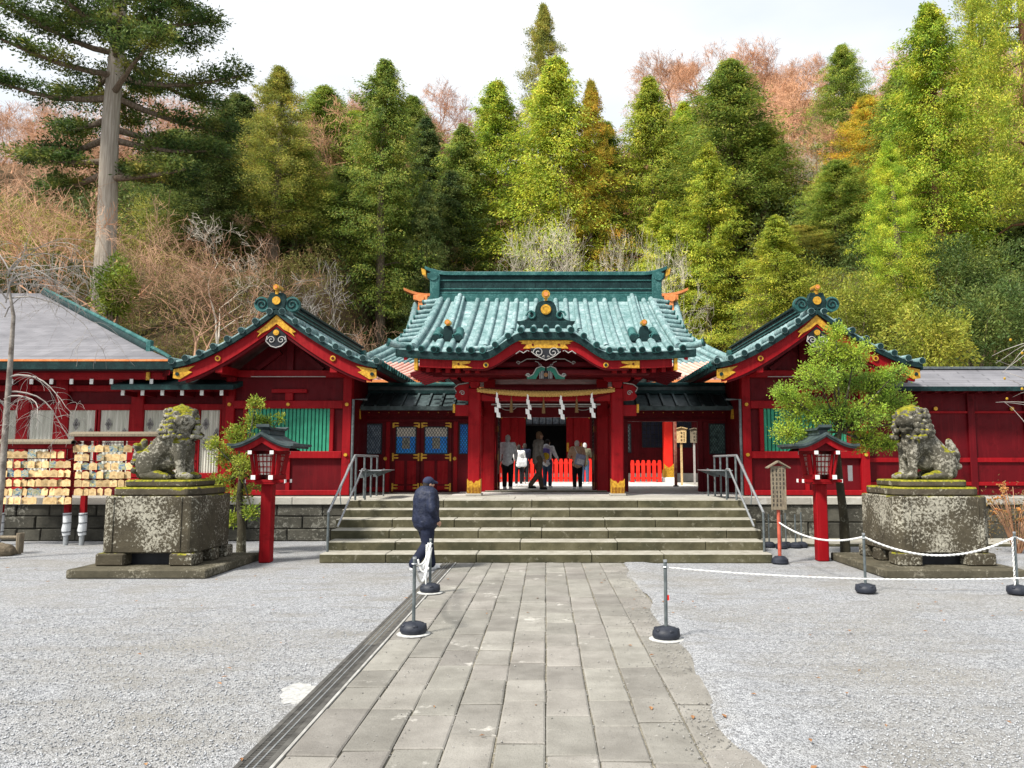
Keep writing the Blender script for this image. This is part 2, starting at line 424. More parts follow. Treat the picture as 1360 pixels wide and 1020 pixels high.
class MB:
    def __init__(self):
        self.v, self.f, self.uv = [], [], None
    def add(self, vs_, fs_):
        b = len(self.v)
        self.v.extend([tuple(p) for p in vs_])
        self.f.extend([tuple(i + b for i in q) for q in fs_])
        return self
    def box(self, x0, x1, y0, y1, z0, z1):
        if x0 > x1: x0, x1 = x1, x0
        if y0 > y1: y0, y1 = y1, y0
        if z0 > z1: z0, z1 = z1, z0
        v = [(x0, y0, z0), (x1, y0, z0), (x1, y1, z0), (x0, y1, z0), (x0, y0, z1), (x1, y0, z1), (x1, y1, z1), (x0, y1, z1)]
        return self.add(v, [(0, 3, 2, 1), (4, 5, 6, 7), (0, 1, 5, 4), (1, 2, 6, 5), (2, 3, 7, 6), (3, 0, 4, 7)])
    def cbox(self, c, s, rot=None):
        hx, hy, hz_ = s[0] / 2, s[1] / 2, s[2] / 2
        pts = [Vector(p) for p in ((-hx, -hy, -hz_), (hx, -hy, -hz_), (hx, hy, -hz_), (-hx, hy, -hz_), (-hx, -hy, hz_), (hx, -hy, hz_), (hx, hy, hz_), (-hx, hy, hz_))]
        if rot is not None:
            pts = [rot @ p for p in pts]
        return self.add([p + Vector(c) for p in pts], [(0, 3, 2, 1), (4, 5, 6, 7), (0, 1, 5, 4), (1, 2, 6, 5), (2, 3, 7, 6), (3, 0, 4, 7)])
    def tube(self, pts, r, n=6, caps=True, up=None):
        pts = [Vector(p) for p in pts]
        rs = r if isinstance(r, (list, tuple)) else [r] * len(pts)
        ref = None
        vv, ff = [], []
        for i, p in enumerate(pts):
            t = (pts[min(i + 1, len(pts) - 1)] - pts[max(i - 1, 0)])
            t = t.normalized() if t.length > 1e-9 else Vector((0, 0, 1))
            if ref is None:
                ref = Vector((0, 0, 1)) if abs(t.z) < 0.9 else Vector((1, 0, 0))
                a = t.cross(ref).normalized()
            else:
                a = (a - t * a.dot(t))
                a = a.normalized() if a.length > 1e-6 else t.orthogonal().normalized()
            b = t.cross(a)
            for k in range(n):
                an = 2 * PI * k / n
                vv.append(p + (a * math.cos(an) + b * math.sin(an)) * rs[i])
        for i in range(len(pts) - 1):
            for k in range(n):
                k2 = (k + 1) % n
                ff.append((i * n + k, i * n + k2, (i + 1) * n + k2, (i + 1) * n + k))
        if caps:
            ff.append(tuple(range(n - 1, -1, -1)))
            ff.append(tuple((len(pts) - 1) * n + k for k in range(n)))
        return self.add(vv, ff)
    def lathe(self, prof, c=(0, 0, 0), n=16, axis=None, caps=True):
        M3 = axis or Matrix.Identity(3)
        vv, ff = [], []
        for (r, z) in prof:
            for k in range(n):
                an = 2 * PI * k / n
                vv.append(M3 @ Vector((r * math.cos(an), r * math.sin(an), z)) + Vector(c))
        for i in range(len(prof) - 1):
            for k in range(n):
                k2 = (k + 1) % n
                ff.append((i * n + k, i * n + k2, (i + 1) * n + k2, (i + 1) * n + k))
        if caps:
            ff.append(tuple(range(n - 1, -1, -1)))
            ff.append(tuple((len(prof) - 1) * n + k for k in range(n)))
        return self.add(vv, ff)
    def disc(self, c, r, t, n=16):                # a coin facing -Y
        return self.lathe([(r, -t / 2), (r, t / 2)], c, n, Matrix(((1, 0, 0), (0, 0, 1), (0, -1, 0))))
    def prism(self, poly, y0, y1):                # polygon in X-Z drawn from y0 to y1
        n = len(poly)
        vv = [(a, y0, b) for a, b in poly] + [(a, y1, b) for a, b in poly]
        ff = [tuple(range(n)), tuple(range(2 * n - 1, n - 1, -1))]
        for i in range(n):
            j = (i + 1) % n
            ff.append((i, i + n, j + n, j))
        return self.add(vv, ff)
    def prismx(self, poly, x0, x1):               # polygon in Y-Z drawn from x0 to x1
        n = len(poly)
        vv = [(x0, a, b) for a, b in poly] + [(x1, a, b) for a, b in poly]
        ff = [tuple(range(n)), tuple(range(2 * n - 1, n - 1, -1))]
        for i in range(n):
            j = (i + 1) % n
            ff.append((i, i + n, j + n, j))
        return self.add(vv, ff)
    def prismz(self, poly, z0, z1):
        n = len(poly)
        vv = [(a, b, z0) for a, b in poly] + [(a, b, z1) for a, b in poly]
        ff = [tuple(range(n - 1, -1, -1)), tuple(range(n, 2 * n))]
        for i in range(n):
            j = (i + 1) % n
            ff.append((i, j, j + n, i + n))
        return self.add(vv, ff)
    def band(self, top, bot, y0, y1):             # strip between two X-Z curves, thick from y0 to y1
        n = len(top)
        for i in range(n - 1):
            vv = [(top[i][0], y0, top[i][1]), (top[i + 1][0], y0, top[i + 1][1]), (bot[i + 1][0], y0, bot[i + 1][1]), (bot[i][0], y0, bot[i][1])]
            vv += [(a, y1, b) for a, _, b in vv]
            ff = [(0, 1, 2, 3), (7, 6, 5, 4), (0, 4, 5, 1), (3, 2, 6, 7)]
            if i == 0: ff.append((0, 3, 7, 4))
            if i == n - 2: ff.append((1, 5, 6, 2))
            self.add(vv, ff)
        return self
    def ell(self, c, r, rot=None, seg=14, rings=9):
        vv, ff = [], []
        for i in range(rings + 1):
            th = PI * i / rings
            for k in range(seg):
                ph = 2 * PI * k / seg
                p = Vector((r[0] * math.sin(th) * math.cos(ph), r[1] * math.sin(th) * math.sin(ph), r[2] * math.cos(th)))
                vv.append((rot @ p if rot else p) + Vector(c))
        for i in range(rings):
            for k in range(seg):
                k2 = (k + 1) % seg
                ff.append((i * seg + k, (i + 1) * seg + k, (i + 1) * seg + k2, i * seg + k2))
        return self.add(vv, ff)
    def cap(self, p0, r0, p1, r1, n=12):          # capsule
        p0, p1 = Vector(p0), Vector(p1)
        d = p1 - p0
        L = d.length
        d = d / L if L > 1e-6 else Vector((0, 0, 1))
        pts, rs = [], []
        for k in range(4):
            a = PI / 2 * (1 - k / 3.0 * 0.98)
            pts.append(p0 - d * r0 * math.sin(a)); rs.append(max(r0 * math.cos(a), 0.001))
        for k in range(4):
            a = PI / 2 * (k / 3.0 * 0.98 + 0.02)
            pts.append(p1 + d * r1 * math.sin(a)); rs.append(max(r1 * math.cos(a), 0.001))
        return self.tube(pts, rs, n)
    def sheet(self, grid, thick=0.0, uv=None):    # grid[i][j] of points; thick: a second skin below
        n, m = len(grid), len(grid[0])
        vv = [p for row in grid for p in row]
        ff = [(i * m + j, i * m + j + 1, (i + 1) * m + j + 1, (i + 1) * m + j) for i in range(n - 1) for j in range(m - 1)]
        if thick:
            o = n * m
            vv = vv + [(p[0], p[1], p[2] - thick) for p in vv]
            ff += [(q[3] + o, q[2] + o, q[1] + o, q[0] + o) for q in list(ff)]
            ring = [j for j in range(m)] + [i * m + m - 1 for i in range(1, n)] + [(n - 1) * m + j for j in range(m - 2, -1, -1)] + [i * m for i in range(n - 2, 0, -1)]
            for a, b in zip(ring, ring[1:] + ring[:1]):
                ff.append((b, a, a + o, b + o))
        return self.add(vv, ff)
    def mesh(self, name, mat, smooth=35, offset=None):
        me = bpy.data.meshes.new(name)
        v = np.array(self.v, dtype=float).reshape(-1, 3)
        if offset is not None:
            v = v - np.array(offset)
        me.from_pydata(v.tolist(), [], self.f)
        if mat:
            me.materials.append(mat)
        if smooth:
            me.polygons.foreach_set('use_smooth', [True] * len(me.polygons))
            me.set_sharp_from_angle(angle=R(smooth))
        me.update()
        return me
    def build(self, name, mat, parent=None, smooth=35, bevel=0.0, local=False):
        me = self.mesh(name, mat, smooth, None if (local or not parent) else org(parent))
        o = bpy.data.objects.new(name, me)
        COL.objects.link(o)
        o.parent = parent
        ORG[o.name] = org(parent)
        if bevel:
            b = o.modifiers.new('bevel', 'BEVEL')
            b.width = bevel
            b.segments = 1
            b.limit_method = 'ANGLE'
            b.angle_limit = R(40)
        return o

def raw_mesh(name, verts, quads, mat, tint=None):
    """fast mesh from numpy arrays: verts (N,3), faces (M,4) or (M,3)"""
    me = bpy.data.meshes.new(name)
    k = quads.shape[1]
    me.vertices.add(len(verts))
    me.vertices.foreach_set('co', np.asarray(verts, dtype=np.float32).ravel())
    me.loops.add(quads.size)
    me.loops.foreach_set('vertex_index', quads.astype(np.int32).ravel())
    me.polygons.add(len(quads))
    me.polygons.foreach_set('loop_start', np.arange(0, quads.size, k, dtype=np.int32))
    me.materials.append(mat)
    if tint is not None:
        me.attributes.new('tint', 'FLOAT', 'FACE').data.foreach_set('value', np.asarray(tint, dtype=np.float32))
    me.update()
    me.validate()
    return me
CLOUD = bpy.data.textures.new('carving', 'CLOUDS')
CLOUD.noise_scale = 0.09
def blob(name, mb, mat, parent, voxel=0.02, smooth=4, disp=0.0, local=True):
    """one continuous skin grown over overlapping shapes"""
    o = mb.build(name, mat, parent, smooth=0, local=local)
    r = o.modifiers.new('skin', 'REMESH')
    r.mode = 'VOXEL'
    r.voxel_size = voxel
    r.use_smooth_shade = True
    if smooth:
        s = o.modifiers.new('smooth', 'SMOOTH')
        s.factor = 0.5
        s.iterations = smooth
    if disp:
        d = o.modifiers.new('carve', 'DISPLACE')
        d.texture = CLOUD
        d.strength = disp
        d.mid_level = 0.5
    return o
def struct(o):
    o['kind'] = 'structure'
    return o
def stuff(o):
    o['kind'] = 'stuff'
    return o
# ================================================================ the setting
PZ = 1.02                                    # height of the terrace
g = MB()
g.sheet([[(-700, y, 0), (700, y, 0)] for y in (-300, 1500)])
ground = struct(g.build('gravel_ground', GRAVEL, smooth=0))
ground['label'] = 'pale grey gravel forecourt on both sides of the paved path'

# paved path: nine columns of worn slabs
path = struct(bpy.data.objects.new('path', None)); COL.objects.link(path)
path['label'] = 'grey stone slab path leading to the steps'
ORG[path.name] = Vector((0, 0, 0))
bed = MB().box(-1.66, 1.42, 2.0, 14.36, 0.001, 0.004).build('joint_bed', surf('sandy_joint', (0.13, 0.115, 0.085), (0.26, 0.24, 0.19), 30, 0.95), path, smooth=0)
cols = [-1.635, -1.30, -0.985, -0.655, -0.33, 0.0, 0.33, 0.655, 0.985, 1.43]
rs = random.Random(3)
for ci in range(9):
    x0, x1 = cols[ci] + 0.006, cols[ci + 1] - 0.006
    y = 2.1 + rs.random() * 0.5
    while y < 14.3:
        L = rs.uniform(0.48, 0.95)
        y1 = min(y + L, 14.34)
        if 14.34 - y1 < 0.3:
            y1 = 14.34
        h = 0.022 + rs.uniform(-0.004, 0.005)
        xa, xb = x0, x1
        m = MB()
        j = lambda s=0.006: rs.uniform(-s, s)
        if ci == 8:                          # ragged outer edge running under the gravel
            xb = x1 - abs(j(0.05))
        q = [(xa + j(), y + 0.006 + j(0.004)), (xb + j(), y + 0.006 + j(0.004)), (xb + j(), y1 - 0.006 + j(0.004)), (xa + j(), y1 - 0.006 + j(0.004))]
        e = 0.012
        inn = [(q[0][0] + e, q[0][1] + e), (q[1][0] - e, q[1][1] + e), (q[2][0] - e, q[2][1] - e), (q[3][0] + e, q[3][1] - e)]
        zt = [h + j(0.0035) for _ in range(4)]
        m.add([(a, b, 0.002) for a, b in q] + [(a, b, z - 0.007) for (a, b), z in zip(q, zt)] + [(a, b, z) for (a, b), z in zip(inn, zt)],
              [(0, 1, 5, 4), (1, 2, 6, 5), (2, 3, 7, 6), (3, 0, 4, 7), (4, 5, 9, 8), (5, 6, 10, 9), (6, 7, 11, 10), (7, 4, 8, 11), (8, 9, 10, 11)])
        m.build('paving_slab', PAVE, path, smooth=0)
        y = y1

# loose pebbles strewn along the joints and the ragged right edge
def pebbles(name, pts, smin, smax, mat):
    n = len(pts)
    base = np.array([(1, 0, 0), (-1, 0, 0), (0, 1, 0), (0, -1, 0), (0, 0, .7), (0, 0, -.5)], float)
    tri = np.array([(0, 2, 4), (2, 1, 4), (1, 3, 4), (3, 0, 4), (2, 0, 5), (1, 2, 5), (3, 1, 5), (0, 3, 5)])
    s = rng.uniform(smin, smax, (n, 1, 1)) * rng.uniform(0.6, 1.3, (n, 6, 1))
    a = rng.uniform(0, 2 * PI, n)
    ca, sa = np.cos(a)[:, None], np.sin(a)[:, None]
    b = np.repeat(base[None], n, 0) * s
    x = b[:, :, 0] * ca - b[:, :, 1] * sa
    y = b[:, :, 0] * sa + b[:, :, 1] * ca
    v = np.stack([x, y, b[:, :, 2]], 2) + np.array(pts)[:, None, :]
    f = (tri[None] + (np.arange(n) * 6)[:, None, None]).reshape(-1, 3)
    me = raw_mesh(name, v.reshape(-1, 3), f, mat)
    o = bpy.data.objects.new(name, me); COL.objects.link(o)
    return stuff(o)
pp = []
for k in range(3200):
    y = 3.0 + 11.2 * rng.random() ** 1.5
    edge = 1.24 + 0.16 * (y - 4) / 10 + 0.06 * math.sin(y * 1.9) + 0.025 * math.sin(y * 4.3)
    pp.append((edge + abs(rng.normal(0, 0.2)) * (1 if rng.random() < .4 else -1), y, 0.028))
for k in range(1300):
    y = 3.0 + 11.2 * rng.random()
    pp.append((rng.choice(cols[1:-1]) + rng.normal(0, 0.012), y, 0.012))
for k in range(500):
    pp.append((rng.uniform(-1.6, 1.4), 3.0 + 8 * rng.random(), 0.03))
pb = pebbles('loose_pebbles', pp, 0.004, 0.010, PEBBLE)
pb['label'] = 'loose pebbles strewn on the path and in its joints'
pb['category'] = 'pebbles'
# gravel creeping over the path's right edge
gv, gf = [], []
ys = np.linspace(2.0, 14.3, 60)
for i, y in enumerate(ys):
    edge = 1.25 + 0.15 * (y - 4) / 10 + 0.06 * math.sin(y * 1.9) + 0.025 * math.sin(y * 4.3)
    edge = min(edge, 1.42)
    gv += [(edge, y, 0.020), (edge + 0.05, y, 0.036), (edge + 0.35, y, 0.038), (edge + 0.75, y, -0.006)]
for i in range(len(ys) - 1):
    for k in range(3):
        gf.append((i * 4 + k, i * 4 + k + 1, i * 4 + 5 + k, i * 4 + 4 + k))
spill = MB().add(gv, gf).build('gravel_spill', GRAVEL, smooth=60)
struct(spill)

# more gravel stones in relief near the viewer
gp = []
for k in range(26000):
    y = 3.6 + 6.5 * rng.random() ** 1.6
    w = 0.75 * y
    x = rng.uniform(-w, w * 0.9)
    if -2.0 < x < 1.45:
        continue
    gp.append((x, y, 0.004))
gs = pebbles('gravel_stones', gp, 0.006, 0.013, surf('gravel_stone', (0.16, 0.165, 0.175), (0.46, 0.475, 0.50), 55, 0.9))
gs['label'] = 'loose grey stones lying on the gravel forecourt'
gs['category'] = 'gravel'

# drain channel left of the path
RAIL = surf('dull_drain_steel', (0.05, 0.048, 0.045), (0.10, 0.097, 0.09), 12, 0.6)
dr = thing('drain_channel', (-1.79, 2.0, 0), 'steel grated drain channel along the left edge of the stone path', 'drain')
MB().box(-1.885, -1.852, 2.0, 14.34, 0.0, 0.022).build('side_rail', RAIL, dr)
MB().box(-1.712, -1.67, 2.0, 14.34, 0.0, 0.022).build('side_rail', RAIL, dr)
MB().box(-1.662, -1.64, 2.0, 14.34, 0.0, 0.026).build('concrete_edge', surf('pale_concrete', (0.26, 0.255, 0.24), (0.38, 0.375, 0.36), 8, 0.9), dr)
MB().box(-1.85, -1.715, 2.0, 14.34, 0.0008, 0.003).build('channel_floor', surf('drain_dark', (0.012, 0.012, 0.011), (0.04, 0.037, 0.03), 12, 0.9), dr)
sl_m = MB().box(-0.067, 0.067, -0.007, 0.007, 0.008, 0.020).mesh('slat', RAIL)
bars = MB()
for k in range(420):
    y = 2.0 + k * 0.0293
    if y < 8.0 and k < 205:
        piece('slat', sl_m, dr, (-1.783, y, 0))
    elif y < 14.3:
        bars.box(-1.85, -1.716, y - 0.007, y + 0.007, 0.008, 0.020)
stuff(bars.build('slat', surf('dull_steel', (0.10, 0.095, 0.085), (0.17, 0.16, 0.14), 20, 0.6), dr, smooth=0))
for x in (-1.808, -1.76):
    MB().box(x - 0.005, x + 0.005, 2.0, 14.34, 0.010, 0.0225).build('bearing_bar', STEEL, dr)

# white hatch in the gravel left of the drain
hp = gnd(398, 922)
hm = MB()
hr = random.Random(6)
hm.prismz([(hp.x + 0.15 * math.cos(a) * (1 + 0.3 * math.sin(3 * a) + hr.uniform(-.18, .18)), hp.y + 0.30 * math.sin(a) * (1 + 0.3 * math.cos(2 * a + 1) + hr.uniform(-.18, .18))) for a in np.linspace(0, 2 * PI, 30)[:-1]], 0.0, 0.007)
hatch = hm.build('concrete_patch', surf('pale_rough_concrete', (0.30, 0.30, 0.295), (0.46, 0.46, 0.45), 22, 0.9, 0.6, 60), None)
tag(hatch, 'small rough white concrete patch in the gravel beside the drain', 'concrete patch')

# terrace carrying the shrine, with its stone front wall
terr = struct(bpy.data.objects.new('terrace', None)); COL.objects.link(terr); ORG[terr.name] = Vector((0, 0, 0))
terr['label'] = 'raised stone terrace that carries the red shrine buildings'
MB().box(-40, 40, 18.6, 60, 0.0, PZ - 0.02).build('core', LAND, terr, smooth=0)
MB().box(-4.38, 4.38, 17.3, 18.7, 0.0, PZ - 0.024).build('landing_core', LAND, terr, smooth=0)
cx = random.Random(5)
x = -4.40
for r0, r1 in ((17.56, 18.25), (18.25, 18.95), (18.95, 19.7)):
    x = -4.40
    while x < 4.3:
        w = cx.uniform(0.7, 1.1)
        x1 = min(x + w, 4.40)
        if 4.40 - x1 < 0.3: x1 = 4.40
        MB().box(x + 0.004, x1 - 0.004, r0 + 0.004, r1 - 0.004, PZ - 0.06, PZ + cx.uniform(-0.003, 0.003)).build('landing_slab', LAND, terr, smooth=0, bevel=0.006)
        x = x1
cme = MB().box(-0.297, 0.297, -0.297, 0.297, -0.03, 0.0).mesh('court_slab', COURT, 0)
for i in range(-3, 10):
    for k in range(24):
        piece('court_slab', cme, terr, (i * 0.6 - 0.3, 19.995 + k * 0.6, PZ + 0.006 + cx.uniform(-0.002, 0.002)))
MB().box(-4.2, 5.9, 19.7, 34.0, PZ - 0.03, PZ - 0.006).build('court_bed', LAND, terr, smooth=0)

# retaining walls left and right of the steps, stone by stone
def stone_wall(x0, x1, yf, name, seed, label, courses):
    r = random.Random(seed)
    w = thing(name, (x0, yf, 0), label, 'stone wall')
    MB().box(x0, x1, yf + 0.05, yf + 0.25, 0.0, PZ - 0.17).build('backing', surf(name + '_mortar', (0.03, 0.03, 0.026), (0.07, 0.068, 0.06), 10, 0.95), w, smooth=0)
    z = 0.0
    for hc in courses:
        x = x0
        while x < x1 - 0.01:
            L = r.uniform(0.5, 1.25)
            xb = min(x + L, x1)
            if x1 - xb < 0.25: xb = x1
            d = r.uniform(0.0, 0.035)
            m = MB()
            e = 0.02
            q = [(x + .008, z + .008), (xb - .008, z + .008), (xb - .008, z + hc - .008), (x + .008, z + hc - .008)]
            q = [(a + r.uniform(-.008, .008), b + r.uniform(-.006, .006)) for a, b in q]
            inn = [(q[0][0] + e, q[0][1] + e), (q[1][0] - e, q[1][1] + e), (q[2][0] - e, q[2][1] - e), (q[3][0] + e, q[3][1] - e)]
            m.add([(a, yf + 0.08, b) for a, b in q] + [(a, yf - d + 0.02, b) for a, b in q] + [(a, yf - d, b) for a, b in inn],
                  [(0, 1, 5, 4), (1, 2, 6, 5), (2, 3, 7, 6), (3, 0, 4, 7), (4, 5, 9, 8), (5, 6, 10, 9), (6, 7, 11, 10), (7, 4, 8, 11), (8, 9, 10, 11)])
            m.build('stone', WALLSTONE, w, smooth=0)
            x = xb
        z += hc
    x = x0
    while x < x1 - 0.01:
        xb = min(x + r.uniform(1.2, 1.9), x1)
        if x1 - xb < 0.4: xb = x1
        MB().box(x + .004, xb - .004, yf - 0.07, yf + 0.28, PZ - 0.165, PZ + 0.004).build('coping_stone', LAND, w, smooth=0, bevel=0.012)
        x = xb
    return w
stone_wall(-22.0, -4.42, 18.4, 'retaining_wall', 11, 'low dark stone retaining wall behind the plaque racks, left of the steps', (0.29, 0.29, 0.275))
stone_wall(4.42, 16.0, 18.4, 'retaining_wall', 12, 'low stone retaining wall right of the steps behind the signboard', (0.44, 0.415))
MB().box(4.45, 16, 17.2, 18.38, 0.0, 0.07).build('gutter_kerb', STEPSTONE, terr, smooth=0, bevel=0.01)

# six stone steps, block by block
steps = struct(bpy.data.objects.new('stone_steps', None)); COL.objects.link(steps); ORG[steps.name] = Vector((0, 0, 0))
steps['label'] = 'six broad stone steps leading up to the gate'
r = random.Random(21)
sy = [14.42, 14.97, 15.52, 16.07, 16.62, 17.17]
for k in range(6):
    xb = (4.18, 4.21, 4.29, 4.34, 4.36, 4.40)[k]; xa = -xb
    x = xa
    while x < xb - 0.01:
        L = r.uniform(1.0, 2.4)
        x1 = min(x + L, xb)
        if xb - x1 < 0.5: x1 = xb
        dy = r.uniform(-0.006, 0.006)
        b = MB().box(x + 0.004, x1 - 0.004, sy[k] + dy, (sy[k] + 0.60 if k < 5 else 17.56), max(0.0, 0.17 * k - 0.02), 0.17 * (k + 1) + r.uniform(-0.003, 0.003))
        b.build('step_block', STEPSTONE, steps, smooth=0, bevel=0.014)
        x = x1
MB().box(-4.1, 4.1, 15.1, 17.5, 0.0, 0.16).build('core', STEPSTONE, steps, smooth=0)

# a few fallen leaves on the gravel and path
lf_ = []
for k in range(90):
    y = rng.uniform(4.2, 14); x = rng.uniform(-0.7, 0.62) * y
    a_ = rng.uniform(0, 6.28); s_ = rng.uniform(0.018, 0.04)
    ca, sa = math.cos(a_) * s_, math.sin(a_) * s_
    z = 0.045 if 1.2 < x < 2.2 else 0.03
    lf_.append([(x - ca, y - sa, z), (x + sa * .45, y - ca * .45, z + .008), (x + ca, y + sa, z + 0.004), (x - sa * .45, y + ca * .45, z + .01)])
m = MB()
for q_ in lf_:
    m.add(q_, [(0, 1, 2, 3)])
fo = stuff(m.build('fallen_leaves', surf('brown_fallen_leaf', (0.16, 0.07, 0.03), (0.34, 0.18, 0.08), 12, 0.8), smooth=0))
fo['label'] = 'small brown fallen leaves scattered over the gravel'
fo['category'] = 'leaves'
# ================================================================ the gate (karamon)
def sstep(a, b, x):
    t = max(0.0, min(1.0, (x - a) / (b - a)))
    return t * t * (3 - 2 * t)
YF, YR = 18.0, 21.5                          # front eave, ridge
def g_main(x, y):
    t = (y - YF) / (YR - YF)
    t = max(-0.02, min(1.0, t))
    return 4.44 + 2.05 * (0.78 * t + 0.22 * t * t) + 0.10 * (abs(x) / 3.6) ** 4 * (1 - t)
def g_bulge(x):
    return 0.50 * (1 - sstep(0.5, 1.52, abs(x)))
def g_eave(x):
    return 4.44 + 0.10 * (abs(x) / 3.6) ** 4
def g_z(x, y):
    k = 4.44 + g_bulge(x) + (0.24 * (y - YF) if abs(x) < 1.75 else -9) * (1 - 0.5 * sstep(1.0, 1.75, abs(x)))
    return max(g_main(x, y), k)
gate = thing('shrine_gate', (0, 21.0, PZ), 'red gate with teal copper roof and curved cusped gable above the steps', 'gate')

roof = MB()
xs = [-3.55 + 7.1 * i / 92 for i in range(93)]
ysr = [YF + (YR - YF) * j / 22 for j in range(23)]
def rx(x, y):
    t = (y - YF) / (YR - YF)
    return x * (1 - 0.065 * t)
roof.sheet([[(rx(x, y), y, g_z(x, y)) for x in xs] for y in ysr], 0.07)
roof_o = roof.build('roof', TEAL, gate, smooth=30)
back = MB()
back.sheet([[(rx(x, 2 * YR - y), y, g_main(x, 2 * YR - y)) for x in xs[::4]] for y in [YR + (YR - YF) * j / 8 for j in range(9)]], 0.07)
back.build('back_roof', TEAL, gate, smooth=30)

# round cover rolls, each its own piece; ends closed by a dark disc
def roll(pts, r, name, parent, mat=None, lift=0.03, endcap=True):
    pts = [Vector(p) + Vector((0, 0, lift)) for p in pts]
    o = MB().tube(pts, r, 10).build(name, mat or TEAL, parent, smooth=40)
    if endcap:
        d = (pts[0] - pts[1]).normalized()
        c = pts[0] + d * 0.004
        MB().tube([c - d * 0.03, c + d * 0.012], r * 1.16, 12).build('roll_rim', TEALM, o, smooth=40)
        MB().tube([c + d * 0.008, c + d * 0.018], r * 0.86, 12).build('roll_end', TEALD, o, smooth=40)
    return o
rollx = [0.0]
for k in range(1, 13):
    rollx += [k * 0.293, -k * 0.293]
for x in rollx:
    if abs(x) > 3.5 or abs(abs(x) - 2.45) < 0.16:
        continue
    pts = []
    if abs(x) < 1.6:                         # karahafu roll, then the main-slope roll above
        n = 8
        ye = next((y for y in np.linspace(18.0, 21.4, 60) if g_main(x, y) > g_z(x, y) - 1e-6 and y > 18.15), 18.6)
        fan = 1 + 0.03
        kp = [(x * (1.0 + 0.02 * (1 - i / 6)), YF - 0.08 + (ye + 0.05 - YF + 0.08) * i / 6, g_z(x, max(YF, YF - 0.08 + (ye + 0.05 - YF + 0.08) * i / 6))) for i in range(7)]
        roll(kp, 0.07, 'roll', roof_o)
        mp = [(rx(x, y), y, g_main(x, y)) for y in np.linspace(ye + 0.15, 21.42, 8)]
        roll(mp, 0.066, 'roll', roof_o, endcap=False)
    else:
        mp = [(rx(x, y), y, g_main(x, max(y, YF))) for y in np.linspace(YF - 0.07, 21.42, 12)]
        roll(mp, 0.07, 'roll', roof_o)
br_m = MB().tube([(0, y - YR, g_main(0, 2 * YR - y) + 0.03) for y in np.linspace(YR + 0.1, 2 * YR - YF + 0.06, 10)], 0.07, 8).mesh('roll', TEAL)
for k in range(-11, 12):
    piece('roll', br_m, roof_o, (k * 0.293, YR, 0))
# raised curved border where the cusped gable meets the main slope
for s in (-1, 1):
    bp = []
    for i in range(16):
        x = s * (0.95 + 0.95 * i / 15)
        y = next((y for y in np.linspace(18.02, 21.0, 120) if g_main(x, y) > g_z(x, y) - 1e-6), 18.1)
        y = max(y, 18.12)
        bp.append((x, y - 0.02, g_z(x, y) + 0.05))
    MB().tube(bp, 0.055, 8).build('valley_roll', TEAL, gate, smooth=50)
# dark teal fascia under the tile edge, following the curve
ex = [-3.55 + 7.1 * i / 80 for i in range(81)]
def eav(x): return g_eave(x) + g_bulge(x)
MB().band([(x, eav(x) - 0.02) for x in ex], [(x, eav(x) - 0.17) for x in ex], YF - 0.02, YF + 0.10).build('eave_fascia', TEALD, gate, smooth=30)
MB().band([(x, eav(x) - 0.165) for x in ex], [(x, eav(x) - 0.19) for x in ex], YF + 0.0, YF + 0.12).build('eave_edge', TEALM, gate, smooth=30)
# red gable board under it
def brd(x): return eav(x) - 0.185
bx_ = [-3.0 + 6.0 * i / 70 for i in range(71)]
def bw(x): return 0.20 + 0.05 * (1 - sstep(0.8, 1.6, abs(x)))
MB().band([(x, brd(x)) for x in bx_], [(x, brd(x) - bw(x)) for x in bx_], YF + 0.10, YF + 0.19).build('cusped_gable_board', RED, gate, smooth=30)
MB().band([(x, brd(x) - bw(x) + 0.02) for x in bx_[12:59]], [(x, brd(x) - bw(x) - 0.035) for x in bx_[12:59]], YF + 0.12, YF + 0.22).build('gable_board_moulding', DRED, gate, smooth=30)
# soffit and rafters
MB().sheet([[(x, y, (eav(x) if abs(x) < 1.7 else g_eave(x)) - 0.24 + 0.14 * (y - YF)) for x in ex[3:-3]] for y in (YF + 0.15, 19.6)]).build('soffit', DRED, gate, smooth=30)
raf = MB().box(-0.05, 0.05, 0, 1.35, -0.06, 0.06).mesh('rafter', RED)
for k in range(-13, 14):
    x = k * 0.235
    if abs(x) < 1.5: continue
    piece('rafter', raf, gate, (x, YF + 0.26, g_eave(x) - 0.42), (R(8), 0, 0))
for s in (-1, 1):                           # purple-dark side rafters under the gable sides
    for k in range(7):
        MB().cbox((s * 2.9, 19.1 + k * 0.35, 4.16), (1.0, 0.09, 0.10), Matrix.Rotation(s * R(16), 3, 'Y')).build('side_rafter', DRED, gate, smooth=0)
    MB().box(s * 3.04, s * 3.12, YF + 0.06, YF + 0.22, brd(3.0) - 0.28, brd(3.0) + 0.01).build('gilt_end_plate', GOLD, gate, smooth=0)
